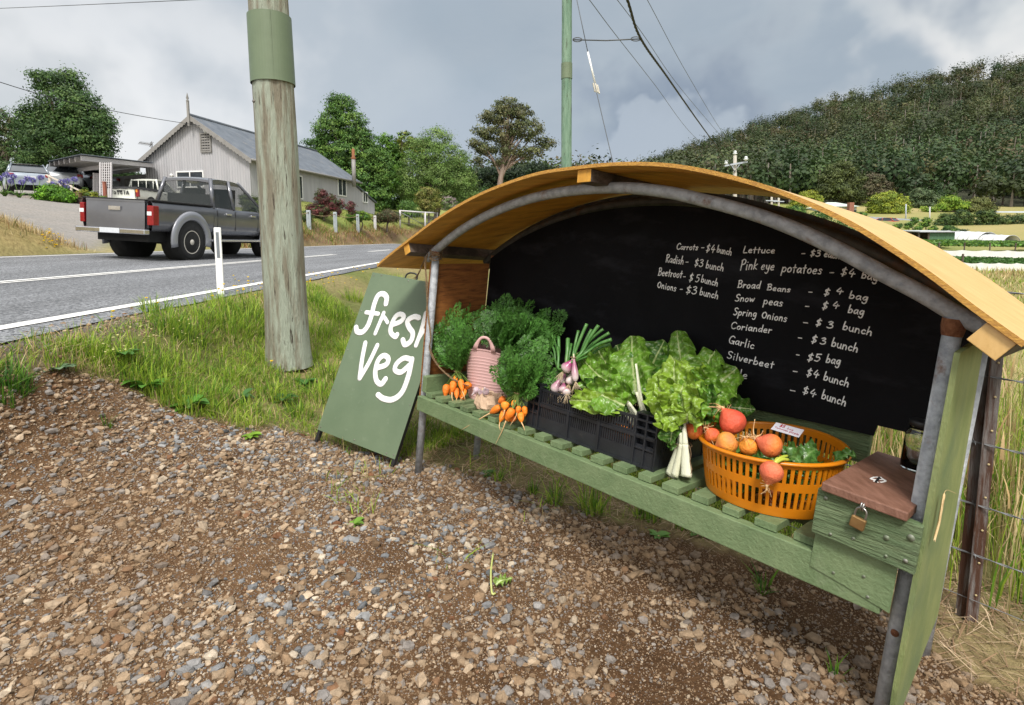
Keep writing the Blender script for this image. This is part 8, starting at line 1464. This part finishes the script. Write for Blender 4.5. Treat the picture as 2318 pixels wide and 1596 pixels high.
def croprow(n, fn, ls, cols, label):
    P = np.array([fn() for _ in range(n)]); a = g.normal(size=P.shape); a[:, 2] = np.abs(a[:, 2])*.6; a /= np.linalg.norm(a, axis=1)[:, None]; b = np.cross(a, g.normal(size=P.shape)); b /= np.linalg.norm(b, axis=1)[:, None]; l = ls*g.uniform(.6, 1.3, (n, 1)); Q = np.stack([P-a*l*.5, P+b*l*.3, P+a*l*.5, P-b*l*.3], 1); c = np.array(cols)[g.integers(0, len(cols), n)]*g.uniform(.7, 1.3, (n, 1)); mass('crop_rows', Q.reshape(-1, 3), np.arange(4*n).reshape(-1, 4), weed_m, np.repeat(c, 4, 0), label=label, cat='crops', kind='stuff')
def inq(q0, q1, q2, q3, nrow, wid):
    def fn():
        r = (g.integers(nrow)+.5+g.normal(0, wid))/nrow; f = g.random(); p = (V3(q0)*(1-f)+V3(q1)*f)*(1-r)+(V3(q3)*(1-f)+V3(q2)*f)*r; return p+V3((0, 0, max(tz_fast(p), p[2])-p[2]+g.uniform(.02, .25)))
    return fn
def tz_fast(p): return p[2]
croprow(9000, inq(at(2150, 598, 36), at(2340, 612, 34.5), at(2340, 592, 39), at(2140, 588, 39), 5, .22), .22, [(.05, .14, .02), (.08, .18, .03), (.04, .10, .02)], 'rows of dark green vegetables inside the white netting')
croprow(9000, inq(at(2050, 556, 46), at(2340, 560, 44), at(2340, 552, 50), at(2080, 548, 50), 3, .2), .26, [(.10, .22, .03), (.06, .14, .03), (.14, .24, .04)], 'green crop rows behind the white netting')
croprow(7000, inq(at(2040, 550, 50), at(2120, 600, 38), at(2135, 590, 38.5), at(2060, 548, 50), 2, .2), .25, [(.045, .13, .02), (.07, .16, .03)], 'diagonal leafy crop row left of the white netting')
# coop, bale
ca = at(1950, 586, 40); k = 40/CF; co = thing('timber_coop', 'pale timber coop with a red roof behind the yellow stall roof', 'coop', tuple(ca)); plym = pm('pale_timber', (.56, .42, .27), (.64, .50, .34), scale=3, rough=.8, stretch=(1, 1, 5)); mb = MB(); mb.box(ca+V3((0, .8, 20*k)), 52*k, 1.6, 42*k); mb.build('wall', plym, co)
mb = MB(); mb.hexa([ca+V3((-40*k, -.3, 39*k)), ca+V3((30*k, -.3, 39*k)), ca+V3((30*k, 1.9, 48*k)), ca+V3((-40*k, 1.9, 48*k))], [ca+V3((-40*k, -.3, 41*k)), ca+V3((30*k, -.3, 41*k)), ca+V3((30*k, 1.9, 50*k)), ca+V3((-40*k, 1.9, 50*k))]); mb.build('roof', pm('red_roof', (.50, .12, .10), (.58, .17, .15), scale=2, rough=.5), co); mb = MB(); mb.box(ca+V3((2*k, -.02, 22*k)), 22*k, .05, 24*k); mb.build('doorway', pm('dark_void', (.01, .01, .01)), co)
hb = at(1985, 612, 33); t = thing('hay_bale', 'round straw hay bale half hidden by the stall roof', 'hay bale', tuple(hb)); mb = MB(); mb.lathe([(.001, -.6), (.68, -.6), (.72, -.5), (.72, .5), (.68, .6), (.001, .6)], hb+V3((0, .6, .72)), 24, (1, .5, 0)); mb.build('straw', pm('straw_bale', (.40, .28, .14), (.52, .38, .2), scale=9, rough=.95, bump=.8), t); mb = MB(); mb.tube([hb+V3((0, .6, .72))+V3((-.447, .894, 0))*math.cos(a)*.727+V3((0, 0, 1))*math.sin(a)*.727 for a in np.linspace(0, 6.283, 26)], .012, 4); mb.build('twine', twm, t)
# ================================================================ power lines
cem = pm('pale_pole_timber', (.36, .33, .28), (.46, .43, .37), scale=3, rough=.9, stretch=(2, 2, .4)); gins = pm('glass_insulator', (.62, .66, .66), (.70, .74, .74), scale=9, rough=.15)
pb3 = at(1663, 585, 45); pt3 = at(1663, 352, 45); p3 = thing('power_pole', 'grey timber power pole with crossarm and glass insulators above the yellow roof', 'power pole', tuple(pb3)); mb = MB(); mb.tube([pb3, pt3], [.17, .13], 12); mb.build('shaft', cem, p3)
xa, xb = at(1638, 376, 45.4), at(1689, 367, 44.4); mb = MB(); mb.obox((xa+xb)/2-V3((0, .16, 0)), xb-xa, (0, .12, 0), (0, 0, .13)); cra = mb.build('crossarm', irf, p3); mb = MB(); mb.tube([(xa*.7+xb*.3)-V3((0, .16, .02)), at(1663, 388, 44.8)], .03, 5); mb.tube([(xa*.3+xb*.7)-V3((0, .16, .02)), at(1663, 388, 44.8)], .03, 5); mb.build('brace', irf, p3)
ins = [xa+V3((.12, -.16, .1)), xb+V3((-.12, -.16, .1)), pt3+V3((0, 0, .05))]
for q in ins: mb = MB(); mb.lathe([(.03, -.05), (.05, .02), (.17, .06), (.17, .12), (.09, .15), (.13, .2), (.12, .28), (.05, .32), (.002, .33)], q, 12); mb.build('insulator', gins, p3)
cabl = pm('black_cable', (.008, .008, .009), rough=.6); wiret = pm('thin_wire', (.07, .075, .08), rough=.5)
def wire(label, pts, r, mat, sag=0, n=10, cat='power line', name='power_line', grp='overhead wires'):
    p = smooth_path(pts, n); mb = MB(); mb.tube(p, r, 5); return mb.build(name, mat, origin=tuple(p[0]), label=label, cat=cat, group=grp)
def twist(label, pts, r, mat):
    p = smooth_path(pts, 40); mb = MB(); L_a = np.concatenate([[0], np.cumsum(np.linalg.norm(np.diff(p, axis=0), axis=1))])
    for ph in (0, 2.09, 4.19): mb.tube(np.stack([p[:, 0]+np.cos(L_a*9+ph)*r*.8, p[:, 1], p[:, 2]+np.sin(L_a*9+ph)*r*.8], -1), r, 5)
    return mb.build('power_cable', mat, origin=tuple(p[0]), label=label, cat='power cable')
stE = at(1450, 88, 14.0)
twist('thick black twisted cable running down to the crossarm power pole', [at(1663, 390, 45), at(1620, 330, 33), at(1575, 268, 24), at(1510, 175, 17.5), stE, at(1418, -5, 11.8), at(1330, -260, 8.5), V3((-1.2, 4.6, 6.2))], .018, cabl)
wire('thin wire to the left insulator of the power pole, left of the black cable', [ins[0]+V3((0, 0, .2)), at(1570, 308, 30), at(1480, 190, 20), at(1390, 75, 14.5), at(1330, -5, 12.3), at(1180, -200, 9.2), V3((-1.6, 4.5, 6.6))], .008, wiret)
wire('thin wire to the top insulator of the power pole, crossing the black cable', [ins[2]+V3((0, 0, .2)), at(1640, 318, 36), at(1540, 200, 22), at(1455, 78, 16), at(1393, -5, 13.6), at(1250, -190, 10), V3((-1.5, 4.6, 6.7))], .008, wiret)
wire('thin wire to the right insulator of the power pole, rightmost in the sky', [ins[1]+V3((0, 0, .2)), at(1665, 340, 38), at(1625, 285, 30), at(1545, 150, 20), at(1462, -5, 14.6), at(1330, -240, 10), V3((-1.4, 4.7, 6.8))], .008, wiret)
mb = MB(); s0 = at(1296, 90, 14.6); mb.tube([s0, (s0+stE)/2-V3((0, 0, .03)), stE], .016, 6)
for e, d in ((s0, 1), (stE, -1)): mb.tube([e+nrm(stE-s0)*d*(.12+.12*math.cos(a))+V3((0, 0, .05*math.sin(a))) for a in np.linspace(0, 6.28, 12)], .012, 4, caps=False)
mb.build('strut_wire', wiret, origin=tuple(s0), label='short horizontal tie wire from the thin pole to the black cable', cat='wire')
# stay with its insulator
sp = [at(1303, -10, 14.2), at(1330, 118, 14.0), at(1350, 210, 13.8), at(1392, 390, 13.4), at(1440, 600, 13)]
sg = thing('stay_wire', 'guy wire with white sleeve and insulator block right of the thin pole', 'guy wire', tuple(sp[-1])); mb = MB(); mb.tube([sp[0], sp[1]], .010, 5); mb.tube([sp[2], sp[3], sp[4]], .010, 5); mb.build('cable', wiret, sg); mb = MB(); a, b = sp[1], at(1346, 187, 13.9); mb.tube([a, b], .024, 8); mb.build('sleeve', white_p, sg)
ic = at(1349, 200, 13.86); mb = MB()
for s_ in (-1, 0, 1): mb.obox(ic+V3((s_*.05, (s_ == 0)*-.04, s_*-.02)), (.032, .008, .0), (0, .06, 0), (.05, 0, -.20))
mb.tube([b, ic, sp[2]], .012, 5); mb.build('insulator', pm('cream_insulator', (.50, .47, .40), (.60, .57, .50), scale=9, rough=.5), sg)
# service line to the gable and a line at the top left
gA = gpl(455, 285, .2); wire('black service line sagging from the left to the gable of the house', [gA, at(360, 270, 28), at(260, 252, 25), at(130, 224, 22), at(0, 186, 20), at(-160, 130, 18), at(-500, 10, 15)], .014, cabl)
wire('thin wire crossing the top left corner to the wooden pole', [at(560, -6, 4.3), at(300, 6, 5.2), at(0, 19, 6.5), at(-300, 30, 8)], .003, wiret)
for i, (px, y0, y1, Y, lab) in enumerate(((1746, 432, 500, 75, 'small distant power pole just above the yellow roof, left of two'), (1762, 435, 500, 80, 'small distant power pole just above the yellow roof, right of two'))):
    b_, tp_ = at(px, y1, Y), at(px, y0, Y); t = thing('power_pole', lab, 'power pole', tuple(b_)); mb = MB(); mb.tube([b_, tp_], .15, 8); mb.build('shaft', cem, t)
    for z in (.4, 1.3): mb = MB(); mb.box(tp_-V3((0, .15, z)), 1.7, .1, .12, .2); mb.build('crossarm', irf, t)
